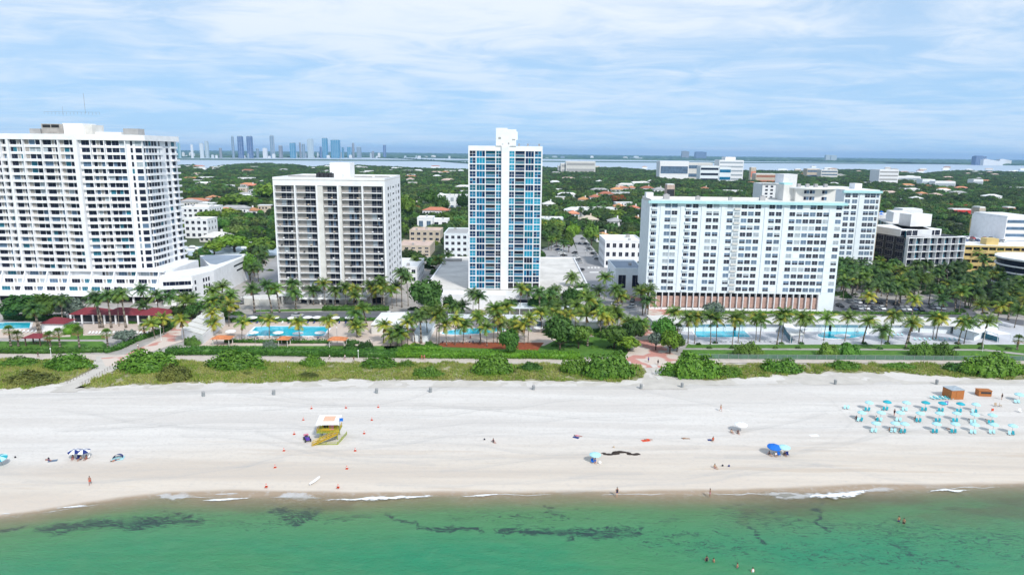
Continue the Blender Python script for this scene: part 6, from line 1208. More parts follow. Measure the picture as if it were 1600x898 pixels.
# the rest as one instanced object
R_=pts[rest]; n=len(R_); me=bpy.data.meshes.new('woodland'); me.vertices.add(n); me.vertices.foreach_set('co',np.stack([R_[:,0],R_[:,1],np.zeros(n)],1).astype(np.float32).ravel())
sca=rng.uniform(.7,1.12,n)*R_[:,2]/9.2*np.where(R_[:,1]>1500,.85,1); attr(me,'sca',sca); attr(me,'rot',rng.uniform(0,6.28,n)); a_=me.attributes.new('var','INT','POINT'); a_.data.foreach_set('value',rng.choice(7,n,p=[.2,.2,.2,.16,.12,.075,.045]).astype(np.int32))
wood=link('woodland',me); tag(wood,kind='stuff')
srcs=[('wood',0),('wood',1),('wood',2),('mid',0),('wood',3),('light',1),('dark',2)]
ng=bpy.data.node_groups.new('woodland','GeometryNodeTree'); ng.interface.new_socket('Geometry',in_out='INPUT',socket_type='NodeSocketGeometry'); ng.interface.new_socket('Geometry',in_out='OUTPUT',socket_type='NodeSocketGeometry')
gi=ng.nodes.new('NodeGroupInput'); go=ng.nodes.new('NodeGroupOutput'); jn=ng.nodes.new('GeometryNodeJoinGeometry')
def gattr(nm,ty): a=ng.nodes.new('GeometryNodeInputNamedAttribute'); a.data_type=ty; a.inputs['Name'].default_value=nm; return a.outputs['Attribute']
sc_=gattr('sca','FLOAT'); ro_=gattr('rot','FLOAT'); va_=gattr('var','INT'); cz=ng.nodes.new('ShaderNodeCombineXYZ'); ng.links.new(ro_,cz.inputs[2])
crowns={}
for ob in bpy.data.objects:
    if ob.type=='MESH' and ob.name.startswith('crown') and ob.data.name not in crowns: crowns[ob.data.name]=ob
for i,(kd,v) in enumerate(srcs):
    me_=tproto(kd,v)[1]; src=crowns.get(me_.name)
    if src is None: continue
    oi=ng.nodes.new('GeometryNodeObjectInfo'); oi.inputs['Object'].default_value=src; oi.transform_space='ORIGINAL'
    cp=ng.nodes.new('FunctionNodeCompare'); cp.data_type='INT'; cp.operation='EQUAL'; ng.links.new(va_,cp.inputs[2]); cp.inputs[3].default_value=i
    ip=ng.nodes.new('GeometryNodeInstanceOnPoints'); ng.links.new(gi.outputs[0],ip.inputs['Points']); ng.links.new(cp.outputs[0],ip.inputs['Selection']); ng.links.new(oi.outputs['Geometry'],ip.inputs['Instance']); ng.links.new(cz.outputs[0],ip.inputs['Rotation']); ng.links.new(sc_,ip.inputs['Scale']); ng.links.new(ip.outputs[0],jn.inputs[0])
ng.links.new(jn.outputs[0],go.inputs[0]); md=wood.modifiers.new('woodland','NODES'); md.node_group=ng
print('woodland',n,'individual',len(ind))
# far shore land with a bumpy tree edge, and the causeway island
def ridge(name,pl,hgt,dep,mt,seed):
    q=[G(a,b_,0) for a,b_ in pl]; V=[];F=[]; rg=random.Random(seed); prev=None; n=0
    for i in range(len(q)-1):
        seg=max(2,int((q[i+1]-q[i]).length/22))
        for j in range(seg):
            p_=q[i].lerp(q[i+1],j/seg); h=hgt*rg.uniform(.55,1.2); sc=1+dep/p_.y
            V+=[(p_.x,p_.y,-.1),(p_.x,p_.y+4,h),(p_.x*sc,p_.y+dep,h*.8),(p_.x*sc*1.0,p_.y+dep+10,-.1)]
            if n: b_=4*(n-1); F+=[(b_,b_+4,b_+5,b_+1),(b_+1,b_+5,b_+6,b_+2),(b_+2,b_+6,b_+7,b_+3)]
            n+=1
    return tag(link(name,npmesh(name,V,F,[mt])),kind='stuff')
M['farwood']=mat('haze_tinted_woodland',(.02,.07,.07),.9,.3,.01,col2=(.07,.14,.08))  # blue of the distant haze is mixed into this leaf colour
ridge('far_shore_woods',farshore[::-1],13,500,M['farwood'],1)
for k_,off_ in enumerate((900,2200,4200)): ridge('far_shore_woods',[(a,246.4+(b_-246.4)*.0+(a-800)*.0115-6.4+8*(1 if k_==0 else .62 if k_==1 else .42)) for a,b_ in farshore[::-1]],15+6*k_,600,M['farwood'],5+k_)
ridge('causeway_island_woods',[(590,247.2),(630,248.5),(670,251.5),(727,255.8),(860,264)],10,60,M['farwood'],9)
sheet('island_land',[(-900,243),(2500,263),(2500,262),(-900,240)],.35,M['farwood'])
mb=MB(); mb.face([(-28000,7200,.4),(28000,9500,.4),(28000,28000,.4),(-28000,28000,.4)]); tag(mb.build('far_land',M['farwood']),kind='structure')
# ================================================================ THINGS ON THE BEACH, DECKS AND STREETS
M['vest']=mat('black_fabric',(.03,.03,.04),.8,.1,2); M['purple']=mat('purple_sign_board',(.10,.05,.35),.6,.05,1); M['tan']=mat('tan_fabric',(.45,.35,.25),.8,.1,1); M['bin']=mat('grey_litter_bin',(.25,.27,.28),.6,.1,1)
def bodymesh(pose):
    "one continuous human body grown over a posed skeleton"
    J={}
    if pose in('stand','walk'):
        s=.28 if pose=='walk' else .06
        J=dict(pel=(0,0,.95,.135),chest=(0,0,1.28,.15),neck=(0,0,1.47,.06),head=(0,-.02,1.60,.10),top=(0,-.01,1.70,.07),shl=(-.19,0,1.40,.062),ell=(-.25,.05 if pose=='stand' else .16,1.13,.042),hal=(-.25,-.06,.90,.035),shr=(.19,0,1.40,.062),elr=(.25,-.05 if pose=='stand' else -.14,1.13,.042),har=(.24,-.12,.90,.035),hil=(-.10,0,.88,.095),knl=(-.10,-s,.50,.06),anl=(-.11,-s*.8,.08,.042),tol=(-.12,-s*.8-.17,.04,.035),hir=(.10,0,.88,.095),knr=(.10,s*.5,.50,.06),anr=(.11,s*1.3,.10,.042),tor=(.12,s*1.3-.16,.04,.035))
    if pose=='sit':
        J=dict(pel=(0,0,.16,.15),chest=(0,.12,.50,.15),neck=(0,.10,.70,.06),head=(0,.04,.83,.10),top=(0,.05,.93,.07),shl=(-.19,.10,.62,.06),ell=(-.27,.22,.36,.042),hal=(-.28,.28,.10,.035),shr=(.19,.10,.62,.06),elr=(.26,-.05,.42,.042),har=(.16,-.28,.46,.035),hil=(-.11,-.04,.15,.10),knl=(-.13,-.42,.42,.06),anl=(-.13,-.66,.08,.042),tol=(-.14,-.80,.05,.033),hir=(.11,-.04,.15,.10),knr=(.13,-.40,.40,.06),anr=(.14,-.72,.08,.042),tor=(.15,-.86,.05,.033))
    if pose=='lie':
        J=dict(pel=(0,0,.13,.14),chest=(0,.36,.14,.14),neck=(0,.56,.13,.06),head=(0,.69,.12,.10),top=(0,.79,.12,.07),shl=(-.19,.48,.12,.06),ell=(-.34,.36,.07,.042),hal=(-.30,.62,.07,.035),shr=(.19,.48,.12,.06),elr=(.32,.30,.07,.042),har=(.30,.05,.06,.035),hil=(-.1,-.06,.12,.095),knl=(-.11,-.46,.16,.06),anl=(-.12,-.86,.07,.042),tol=(-.14,-.97,.12,.033),hir=(.1,-.06,.12,.095),knr=(.12,-.46,.09,.06),anr=(.14,-.87,.07,.042),tor=(.16,-.97,.12,.033))
    names=list(J); E_=[('pel','chest'),('chest','neck'),('neck','head'),('head','top'),('chest','shl'),('shl','ell'),('ell','hal'),('chest','shr'),('shr','elr'),('elr','har'),('pel','hil'),('hil','knl'),('knl','anl'),('anl','tol'),('pel','hir'),('hir','knr'),('knr','anr'),('anr','tor')]
    me=bpy.data.meshes.new('person_body'); me.from_pydata([J[n][:3] for n in names],[(names.index(a),names.index(b_)) for a,b_ in E_],[])
    o=bpy.data.objects.new('tmp',me); COL.objects.link(o); o.modifiers.new('s','SKIN'); ss=o.modifiers.new('b','SUBSURF'); ss.levels=1; ss.render_levels=1
    for i,n in enumerate(names): sv=me.skin_vertices[0].data[i]; r=J[n][3]; sv.radius=(r,r); sv.use_root=(n=='pel')
    dg=bpy.context.evaluated_depsgraph_get(); m2=bpy.data.meshes.new_from_object(o.evaluated_get(dg)); bpy.data.objects.remove(o); m2.materials.clear(); m2.materials.append(M['skin']); m2.name='body'; return m2,J
def blob(mb,c,rx,ry,rz,m=0,n1=5,n2=8,zmin=-2):
    base=len(mb.v)
    for i in range(n1+1):
        th=math.pi*i/n1
        for j in range(n2): ph=2*math.pi*j/n2; mb.v.append((c[0]+rx*math.sin(th)*math.cos(ph),c[1]+ry*math.sin(th)*math.sin(ph),c[2]+rz*math.cos(th)))
    for i in range(n1):
        for j in range(n2): a=base+i*n2+j; b_=base+i*n2+(j+1)%n2; mb.f.append((a,a+n2,b_+n2,b_)); mb.m.append(m)
BODY={p_:bodymesh(p_) for p_ in('stand','walk','sit','lie')}
CLO={}
def person(px,py,pose,label,cloth='navy',top=None,rz=0,z=0.0,sc=1.0,z0=None,group=None):
    me,J=BODY[pose]; g=G(px,py,z) if z0 is None else Vector((*G(px,py,z)[:2],z0)); o=empty('person',g,rz,label,'person',group,sc); link('body',me,o)
    key=(pose,cloth,top)
    if key not in CLO:
        mb=MB(); p_=J['pel']; hl,hr=J['hil'],J['hir']; blob(mb,p_[:3],.20,.15 if pose!='lie' else .17,.12); 
        for h_,k_ in (('hil','knl'),('hir','knr')):
            a,b_=Vector(J[h_][:3]),Vector(J[k_][:3]); mb.bar(a,a.lerp(b_,.45),.118,0,8,.095)
        c_=None
        if top: c_=MB(); q=J['chest']; blob(c_,q[:3],.215,.165,.22 if pose!='lie' else .15); a=Vector(J['pel'][:3]); c_.bar(a,Vector(q[:3]),.165,0,8,.17)
        hb=MB(); h=J['head']; tt=J['top']; blob(hb,((h[0]+tt[0])/2,(h[1]+tt[1])/2+.03,(h[2]+tt[2])/2+.02),.115,.125,.105)
        CLO[key]=(mb.mesh('swimwear',[M[cloth]],True),c_.mesh('shirt',[M[top]],True) if c_ else None,hb.mesh('hair',[M['hair']],True))
    a,b_,c_=CLO[key]; link('swimwear',a,o); 
    if b_: link('shirt',b_,o)
    link('hair',c_,o); return o
# bathers and walkers
person(141,757,'walk','sunbather walking alone on the sand below the navy and white umbrellas','conered',None,.4)
person(964,775,'walk','dark-clad person at the waterline right of the light blue umbrella','navy','vest',.2,sc=1.05,z=-.35)
person(1109,776,'stand','person in pink swimwear standing at the waterline','pink',None,1.2,z=-.35)
person(1126,642,'walk','person in a light top walking alone on the upper beach','conered','tan',1.0)
person(1117,731,'sit','person sitting alone on the lower sand above the waterline','pink',None,.5)
person(1404,815,'stand','left bather of the pair wading in the green water','navy',None,.3,z=-.4,z0=-1.0); person(1412,818,'stand','right bather of the pair wading in the green water','vest',None,-.6,z=-.4,z0=-1.0)
person(1104,876,'stand','dark-clad bather, left of two close together in deep water','vest','vest',.2,z=-.4,z0=-1.2); person(1115,877,'stand','bather beside the dark-clad one in deep water','navy',None,2.0,z=-.4,z0=-1.45)
person(1152,886,'stand','lone bather chest-deep near the bottom edge','navy',None,1.0,z=-.4,z0=-1.3); person(1176,893,'stand','bather with white cap lowest in the picture','navy','whitec',.4,z=-.4,z0=-1.35)
person(771,691,'sit','dark-clad person sitting alone in the middle of the beach','vest','vest',.6); person(903,681,'lie','person in pink lying on the sand left of the seaweed pile','pink','pink',1.3)
person(1013,687,'lie','person with red towel lying right of the seaweed pile','conered','conered',1.6); person(1071,685,'lie','person in light clothing stretched out between the red towel and the seated one','tan',None,1.5)
person(1114,688,'sit','person in red sitting left of the white umbrella','conered','conered',-.5); person(1143,676,'sit','person sitting left of the white umbrella pole','tan','tan',.3); person(1153,677,'sit','person in dark clothes sitting under the white umbrella','vest','vest',0)
person(1202,711,'sit','person sitting at the left under the royal blue umbrella','tan','vest',.5); person(1212,712,'sit','person in a pale shirt under the royal blue umbrella','navy','whitec',-.2); person(1226,711,'sit','person in dark clothes under the aqua umbrella beside the royal blue one','vest','vest',0)
person(114,717,'sit','person sitting under the left navy and white umbrella','pink',None,.3); person(126,718,'sit','person sitting between the two navy and white umbrellas','navy','tan',-.3); person(135,717,'sit','person sitting under the right navy and white umbrella','conered',None,0)
person(180,719,'lie','person lying in front of the small navy sun shelter','navy',None,2.4); person(76,719,'lie','person lying beside a small blue mat left of the navy and white umbrellas','navy',None,1.2); person(930,722,'sit','person in a blue shirt sitting under the light blue umbrella','navy','bluec',0)
person(515,562,'walk','jogger in a white shirt, left one on the boardwalk','vest','whitec',1.6); person(539,562,'walk','walker in a white shirt right of the jogger on the boardwalk','navy','whitec',-1.5); person(553,565,'walk','dark-clad walker beside the shrub on the boardwalk','vest','vest',1.5)
person(659,562,'walk','left one of two walkers in red on the boardwalk','conered','conered',1.5); person(663,562,'walk','right one of two walkers in red on the boardwalk','conered','pink',1.5); person(60,558,'walk','walker in black on the boardwalk at the far left','vest','vest',-1.4)
person(1013,566,'stand','person in a violet top standing on the tiled beach entrance','navy','purple',.5); person(1028,570,'walk','person in black walking on the tiled beach entrance','vest','vest',2.8); person(1565,624,'stand','person in black standing right of the brown storage boxes','vest','vest',.3); person(1397,649,'stand','attendant in black between the umbrella rows','vest','vest',.1)
person(216,545,'walk','person in white walking up the tiled path','navy','whitec',2.8); person(1338,655,'sit','dark-clad person on a lounger at the left of the middle row','vest','vest',0); person(1369,655,'sit','person in black and white on a lounger in the middle umbrella row','vest','whitec',.4); person(1430,656,'sit','person with dark hair on a lounger mid-row','tan','vest',.4); person(1390,673,'sit','tan person on a lounger in the front umbrella row','tan',None,.2); person(1406,674,'sit','second tan person beside the touching front-row umbrellas','vest',None,.2); person(1519,658,'lie','sunbather on a lounger in the right of the middle row','tan',None,.9,z0=.35); person(1546,659,'lie','sunbather on the rightmost lounger of the middle row','conered',None,.9,z0=.35); person(1484,673,'lie','sunbather on a lounger in the front row','vest',None,.9,z0=.35)
person(735,528,'sit','person in red beside the free-form pool','conered','conered',0); person(1340,519,'stand','swimmer standing in the kidney-shaped pool','navy',None,0,z0=-.9)
# ---- umbrellas and loungers
def umb_proto(c1,c2,R=1.25,H_=2.15,n=8,tilt=0):
    mb=MB(); n2=n*2
    for i in range(n2):
        a,b_=2*math.pi*i/n2,2*math.pi*(i+1)/n2; m_=(i//2)%2; p1=(R*math.cos(a),R*math.sin(a),H_-.42+.05*(i%2)); p2=(R*math.cos(b_),R*math.sin(b_),H_-.42+.05*((i+1)%2)); q1=(R*.5*math.cos(a),R*.5*math.sin(a),H_-.10); q2=(R*.5*math.cos(b_),R*.5*math.sin(b_),H_-.10); mb.face([p1,p2,q2,q1],m_); mb.face([q1,q2,(0,0,H_)],m_); mb.face([p1,(p1[0],p1[1],p1[2]-.13),(p2[0],p2[1],p2[2]-.13),p2],m_)
    can=mb.mesh('canopy',[M[c1],M[c2]]); mb=MB(); mb.cyl(0,0,0,H_+.12,.03,6); return can,mb.mesh('pole',[M['metal']])
UP={}
def umbrella(px,py,c1,c2,label,group=None,R=1.25,z=0,rx=0,H_=2.15):
    k=(c1,c2,R,H_)
    if k not in UP: UP[k]=umb_proto(c1,c2,R,H_)
    o=empty('beach_umbrella' if not group or 'pool' not in group else 'pool_umbrella',G(px,py,z),random.uniform(0,.7),label,'umbrella',group); c=link('canopy',UP[k][0],o); link('pole',UP[k][1],o); o.rotation_euler.x=rx; return o
mbf=MB(); 
for x in (-.3,.3): mbf.box(x-.025,x+.025,-1.0,.95,.28,.33)
for x in (-.28,.28):
    for y in (-.9,.3,.85): mbf.box(x-.03,x+.03,y-.03,y+.03,0,.28)
FRM=mbf.mesh('frame',[M['chair']]); LC={}
def lounger(g,rz,c,label,group):
    if c not in LC: mb=MB(); mb.box(-.31,.31,-.98,.25,.33,.41); mb.v+=[(-.31,.26,.33),(.31,.26,.33),(.31,.95,.75),(-.31,.95,.75),(-.31,.24,.42),(.31,.24,.42),(.31,.90,.83),(-.31,.90,.83)]; n=8; mb.f+=[(n,n+3,n+2,n+1),(n+4,n+5,n+6,n+7),(n,n+1,n+5,n+4),(n+1,n+2,n+6,n+5),(n+2,n+3,n+7,n+6),(n+3,n,n+4,n+7)]; mb.m+=[0]*6; LC[c]=mb.mesh('cushion',[M[c]])
    o=empty('sun_lounger',g,rz,label,'sun lounger',group); link('frame',FRM,o); link('cushion',LC[c],o); o.scale=(.8,.8,.8); return o
rows=[('back',[(1353.4,640,0),(1381.6,639,1),(1411.6,640,0),(1441.6,640,1),(1467.8,641,1),(1496,642,1),(1520,643,0)]),('middle',[(1342,656,0),(1372,656,0),(1402,656,0),(1433,657,0),(1463,657,0),(1490,657,0),(1518,659,0),(1545.6,660,0)]),('front',[(1363.8,673,0),(1393.8,673,0),(1408.8,674,0),(1458.4,674,0),(1487.5,674,0),(1518,675,0),(1547.5,675,0),(1577.5,677,0)])]
for rn,its in rows:
    for i,(x,y,t_) in enumerate(its):
        where='%s in the %s row'%(ORD[i],rn); umbrella(x+3.5,y-1.2,'turq' if t_ else 'turql','turq' if t_ else 'turql',('turquoise' if t_ else 'pale aqua')+' umbrella, '+where,'rows of aqua beach umbrellas',rx=.0,R=1.0)
        g=G(x+2.2,y-.6); 
        for s_ in (-1,1): lounger(g+Vector((s_*.42-.5,-.75,0)),-.55,'turq' if t_ or random.random()<.5 else 'turql','%s lounger under the %s umbrella, %s row'%('left' if s_<0 else 'right',ORD[i],rn),'aqua loungers under the umbrellas')
umbrella(1592,626,'turql','turql','pale aqua umbrella standing apart at the right edge behind the rows')
for i,s_ in enumerate((-.42,.42)): lounger(G(1322.5,638)+Vector((s_,0,0)),-.5,'turql','pale lounger without umbrella left of the back row, %s one'%('left' if i==0 else 'right'),'pale loungers without umbrella'); lounger(G(1589,629)+Vector((s_,0,0)),-.5,'turql','lounger under the lone umbrella at the right edge, %s one'%('left' if i==0 else 'right'),'loungers at the right edge')
umbrella(1157,674,'whitec','whitec','plain white umbrella on the open beach',R=1.45); umbrella(1208,709,'bluec','bluec','royal blue umbrella near the waterline',R=1.45,rx=.12); umbrella(1224,710,'turql','turql','aqua umbrella touching the royal blue one',R=1.3); umbrella(929.5,722,'turql','turql','light blue umbrella left of the seaweed pile',R=1.2)
umbrella(118.5,717,'navy','whitec','left one of two navy and white segmented umbrellas',R=1.3); umbrella(131.5,717,'navy','whitec','right one of two navy and white segmented umbrellas',R=1.3); umbrella(4,726,'turq','turql','turquoise umbrella cut by the left edge of the picture',R=1.3,rx=.25)
# small shelter, towels, bags
def slab_thing(name,px,py,w_,d_,h,mt,label,cat,rz=0,z=.0): mb=MB(); mb.box(-w_/2,w_/2,-d_/2,d_/2,0,h); o=mb.build(name,M[mt]); o.location=G(px,py)+Vector((0,0,z)); o.rotation_euler.z=rz; return tag(o,label,cat)
o=empty('sun_shelter',G(185,715),.3,'small navy pop-up sun shelter on the left part of the beach','sun shelter'); mb=MB()
for i in range(8):
    a,b_=math.pi*i/8,math.pi*(i+1)/8; mb.face([(1.0*math.cos(a),-.5,.95*math.sin(a)),(1.0*math.cos(b_),-.5,.95*math.sin(b_)),(.75*math.cos(b_),.8,.6*math.sin(b_)),(.75*math.cos(a),.8,.6*math.sin(a))],0)
mb.build('canopy',M['navy'],o); mb=MB(); mb.box(-1.1,1.1,-1.2,.6,.01,.05); mb.build('floor_mat',M['turql'],o)
for a in [('beach_towel',82.5,719.5,1.6,.9,.04,'winb','grey-blue mat beside the person lying at the far left','towel',.4),('beach_towel',1272,680,2.0,1.0,.04,'whitec','white towel spread on the sand left of the loungers','towel',.2),('beach_towel',1009,688,1.9,1.1,.05,'conered','red towel beside the person right of the seaweed pile','towel',.3),('beach_towel',900,683,1.4,.9,.04,'navy','small dark towel beside the person in pink','towel',-.5),('beach_towel',1109,687,.9,.7,.05,'navy','small blue and white bundle left of the person in red','bundle',0)]: slab_thing(*a[:9],rz=a[9])
def bag(px,py,mt,label,s=.45): mb=MB(); blob(mb,(0,0,s*.4),s*.5,s*.35,s*.42); mb.bar((-s*.25,0,s*.7),(0,0,s*1.05),.02); mb.bar((0,0,s*1.05),(s*.25,0,s*.7),.02); o=mb.build('bag',M[mt]); o.location=G(px,py); return tag(o,label,'bag')
bag(757,687,'vest','small dark bag left of the dark-clad seated person'); bag(1129,728,'vest','left one of two small dark bags beside the person above the waterline'); bag(1139,728.5,'navy','right one of two small dark bags beside the person above the waterline'); bag(959,699,'tan','small bag above the seaweed pile'); bag(24,715,'vest','tiny dark bag right of the turquoise umbrella at the left edge'); bag(937,724,'whitec','white bag right of the light blue umbrella',.7); bag(76,717,'vest','dark bag beside the mat at the far left')
def folding_chair(px,py,mt,label,rz=0):
    o=empty('folding_chair',G(px,py),rz,label,'folding chair'); mb=MB(); mb.box(-.3,.3,-.3,.25,.35,.40); mb.build('seat',M[mt],o); mb=MB(); mb.box(-.3,.3,.26,.31,.38,.95); mb.build('backrest',M[mt],o)
    for x in (-.28,.28):
        for y in (-.26,.24): mb=MB(); mb.bar((x,y,0),(x,y,.34),.018); mb.build('leg',M['metal'],o)
folding_chair(1217,712,'bluec','blue folding chair between the royal blue and the aqua umbrellas'); folding_chair(1230,712,'navy','dark folding chair right under the aqua umbrella'); folding_chair(926,723,'bluec','blue folding chair under the light blue umbrella',.4); folding_chair(122,718,'navy','navy folding chair under the left segmented umbrella'); folding_chair(138,716,'whitec','white folding chair under the right segmented umbrella',.3); folding_chair(1594,644,'whitec','white folding chair at the right edge behind the loungers'); folding_chair(1556,635,'tan','left one of two pale folding chairs right of the back umbrella row'); folding_chair(1563,635,'tan','right one of two pale folding chairs right of the back umbrella row',.8)
# seaweed pile
mb=MB(); rs=random.Random(2)
for i in range(46):
    t_=rs.random(); q=G(942+t_*56,708+2*math.sin(t_*9)+rs.uniform(-1,1)); s_=rs.uniform(.25,.6)*(1.2-abs(t_-.5)); blob(mb,(q.x,q.y,.03),s_*1.6,s_*.7,s_*.35,0,4,7)
tag(mb.build('seaweed_pile',mat('drying_dark_seaweed',(.035,.025,.02),.9,.3,3)),'long dark pile of washed-up seaweed on the open sand','seaweed pile')
# bins
for i,(x,y) in enumerate([(318,619),(428,616.5),(588.6,614),(672.7,612.5),(833.7,609),(1001.6,607),(1065.7,605),(1305,600),(1463.5,600)]):
    o=empty('litter_bin',G(x,y),0,'grey litter bin on the upper beach, %s'%ORD[i],'litter bin','grey litter bins along the upper beach'); mb=MB(); mb.cyl(0,0,0,1.15,.36,12,0,.42); mb.build('drum',M['bin'],o); mb=MB(); mb.cyl(0,0,1.151,1.25,.45,12); mb.cyl(0,0,1.251,1.4,.3,12); mb.build('lid',M['grey'],o)
    
# cones
CN=MB(); CN.cyl(0,0,.05,.7,.2,10,0,.04); CNm=CN.mesh('cone',[M['conered']],True); CB=MB(); CB.box(-.26,.26,-.26,.26,0,.05); CBm=CB.mesh('base',[M['conered']])
CS=MB(); CS.cyl(0,0,.33,.45,.135,10,0,.105); CSm=CS.mesh('white_band',[M['whitec']])
side={0:'left',1:'right'}
for sd_,lst in ((0,[(486.6,638),(474,656),(459.7,678),(443.7,704),(429.8,730),(416,760)]),(1,[(540.5,637),(591,636),(581,656),(569,677),(555,704),(542,732),(528.3,761)])):
    for i,(x,y) in enumerate(lst): o=empty('traffic_cone',G(x,y),0,'orange-red cone, %s of the line %s of the lifeguard tower'%(['farthest','second farthest','third farthest','fourth farthest','fifth farthest','sixth farthest','nearest'][i if i<len(lst)-1 else 6],side[sd_]),'traffic cone','orange-red cones around the lifeguard tower'); link('cone',CNm,o); link('base',CBm,o); link('white_band',CSm,o)
# surfboard
mb=MB(); n=14; L1=[]; 
for i in range(n+1): t_=i/n*2-1; w_=.32*math.sqrt(max(0,1-t_*t_))**.7; L1.append((w_,t_*1.65,.25+.12*t_*t_))
for i in range(n): a,b_=L1[i],L1[i+1]; mb.face([(-a[0],a[1],a[2]),(a[0],a[1],a[2]),(b_[0],b_[1],b_[2]),(-b_[0],b_[1],b_[2])]); mb.face([(-a[0],a[1],a[2]-.08),(-b_[0],b_[1],b_[2]-.08),(b_[0],b_[1],b_[2]-.08),(a[0],a[1],a[2]-.08)])
for s_ in (-1,1):
    for i in range(n): a,b_=L1[i],L1[i+1]; q=[(s_*a[0],a[1],a[2]-.08),(s_*b_[0],b_[1],b_[2]-.08),(s_*b_[0],b_[1],b_[2]),(s_*a[0],a[1],a[2])]; mb.face(q if s_>0 else q[::-1])
mb.box(-.02,.02,-1.5,-1.2,0,.3); o=mb.build('surfboard',M['whitec']); o.location=G(491.8,752); o.rotation_euler=(0,0,-.35); tag(o,'long white rescue board lying on the damp sand below the lifeguard tower','rescue board')
# quad bike
o=empty('quad_bike',G(480,688),.5,'dark four-wheeled beach buggy with purple body left of the lifeguard tower','quad bike'); 
for x in (-.5,.5):
    for y in (-.65,.65): mb=MB(); mb.v=[]; 
    
def wheel(r,w_): 
    mb=MB(); n=12; k=0
    for xx in (-w_/2,w_/2):
        for i in range(n): a=2*math.pi*i/n; mb.v.append((xx,r*math.cos(a),r*math.sin(a)))
    for i in range(n): j=(i+1)%n; mb.f.append((i,j,n+j,n+i)); mb.m.append(0)
    mb.f.append(tuple(range(n))[::-1]); mb.f.append(tuple(range(n,2*n))); mb.m+=[1,1]; return mb
QW=wheel(.34,.3).mesh('wheel',[M['black'],M['metal']])
for x in (-.55,.55):
    for y in (-.7,.7): link('wheel',QW,o,(x,y,.34))
mb=MB(); mb.box(-.4,.4,-1.0,1.0,.45,.75); mb.box(-.3,.3,-.9,-.3,.76,.95); mb.build('body',M['purple'],o); mb=MB(); mb.box(-.22,.22,-.2,.8,.76,1.0); mb.build('seat',M['black'],o); mb=MB(); mb.bar((-.4,-.5,1.15),(.4,-.5,1.15),.03); mb.bar((0,-.6,.9),(0,-.5,1.15),.03); mb.build('handlebar',M['metal'],o); mb=MB(); mb.box(-.5,.5,.85,1.3,.8,1.1); mb.build('cargo_box',M['pink'],o)
# ---------------------------------------------------------------- lifeguard tower
o=empty('lifeguard_tower',G(513,688),.06,'yellow and lime lifeguard tower with white roof and peach patch on the open beach','lifeguard tower',None,.84)
mb=MB()
for x in (-2.1,0,2.1):
    for y in (.6,3.6): mb.bar((x*1.1,y,0),(x,y,2.2),.11,0,6)
for x in (-2.1,2.1): mb.bar((x,.6,.3),(x,3.6,2.0),.07,0,5); mb.bar((x,3.6,.3),(x,.6,2.0),.07,0,5)
mb.bar((-2.1,.6,.3),(0,.6,2.0),.07); mb.bar((2.1,.6,.3),(0,.6,2.0),.07); mb.build('stilts',M['lime'],o)
mb=MB(); mb.box(-2.9,2.9,-.3,4.2,2.2,2.38); mb.build('deck',M['lime'],o)
mb=MB(); mb.box(-1.7,1.9,1.0,3.6,2.39,4.55,0); cab=mb.build('cabin',M['yellow'],o); mb=MB(); mb.box(-1.3,-.1,.95,.997,3.2,4.2); mb.build('window',M['dark'],cab); mb=MB(); mb.box(.2,1.3,.94,.996,2.6,4.2); mb.build('shutter',M['pink'],cab); mb=MB(); mb.box(1.901,1.95,1.5,3.0,3.2,4.2); mb.build('window',M['dark'],cab)
mb=MB(); 
for x in (-1.6,-.6,.6,1.7): mb.box(x-.05,x+.05,.9,.94,2.4,4.5)
mb.box(-1.72,1.92,.89,.935,3.0,3.12); mb.build('trim',M['lime'],o)
mb=MB(); mb.v=[(-2.9,-.5,4.5),(2.9,-.5,4.5),(2.9,4.4,5.1),(-2.9,4.4,5.1),(-2.9,-.5,4.68),(2.9,-.5,4.68),(2.9,4.4,5.28),(-2.9,4.4,5.28)]; mb.f=[(0,3,2,1),(4,5,6,7),(0,1,5,4),(1,2,6,5),(2,3,7,6),(3,0,4,7)]; mb.m=[0]*6; rf=mb.build('roof',M['white'],o)
mb=MB(); mb.v=[(-1.4,1.1,4.9),(1.5,1.1,4.9),(1.5,3.6,5.2),(-1.4,3.6,5.2),(-1.4,1.1,5.02),(1.5,1.1,5.02),(1.5,3.6,5.32),(-1.4,3.6,5.32)]; mb.f=[(0,3,2,1),(4,5,6,7),(0,1,5,4),(1,2,6,5),(2,3,7,6),(3,0,4,7)]; mb.m=[0]*6; mb.build('roof_hatch',M['peach'],rf)
mb=MB()
for a,b_ in (((-2.8,-.2),(-2.8,4.1)),((-2.8,-.2),(.8,-.2)),((2.8,.8),(2.8,4.1))):
    for z in (2.85,3.35): mb.bar((*a,z),(*b_,z),.06,0,5)
    for k_ in range(4): t_=k_/3; x=a[0]+(b_[0]-a[0])*t_; y=a[1]+(b_[1]-a[1])*t_; mb.bar((x,y,2.38),(x,y,3.4),.06,0,5)
mb.build('railing',M['yellow'],o)
mb=MB(); mb.v=[(-3.4,-3.4,.0),(-3.4,-2.3,.0),(2.8,-.3,2.2),(2.8,-1.5,2.2),(-3.4,-3.4,.15),(-3.4,-2.3,.15),(2.8,-.3,2.37),(2.8,-1.5,2.37)]; mb.f=[(0,1,2,3),(4,7,6,5),(0,3,7,4),(3,2,6,7),(2,1,5,6),(1,0,4,5)]; mb.m=[0]*6; rmp=mb.build('ramp',M['yellow'],o)
mb=MB()
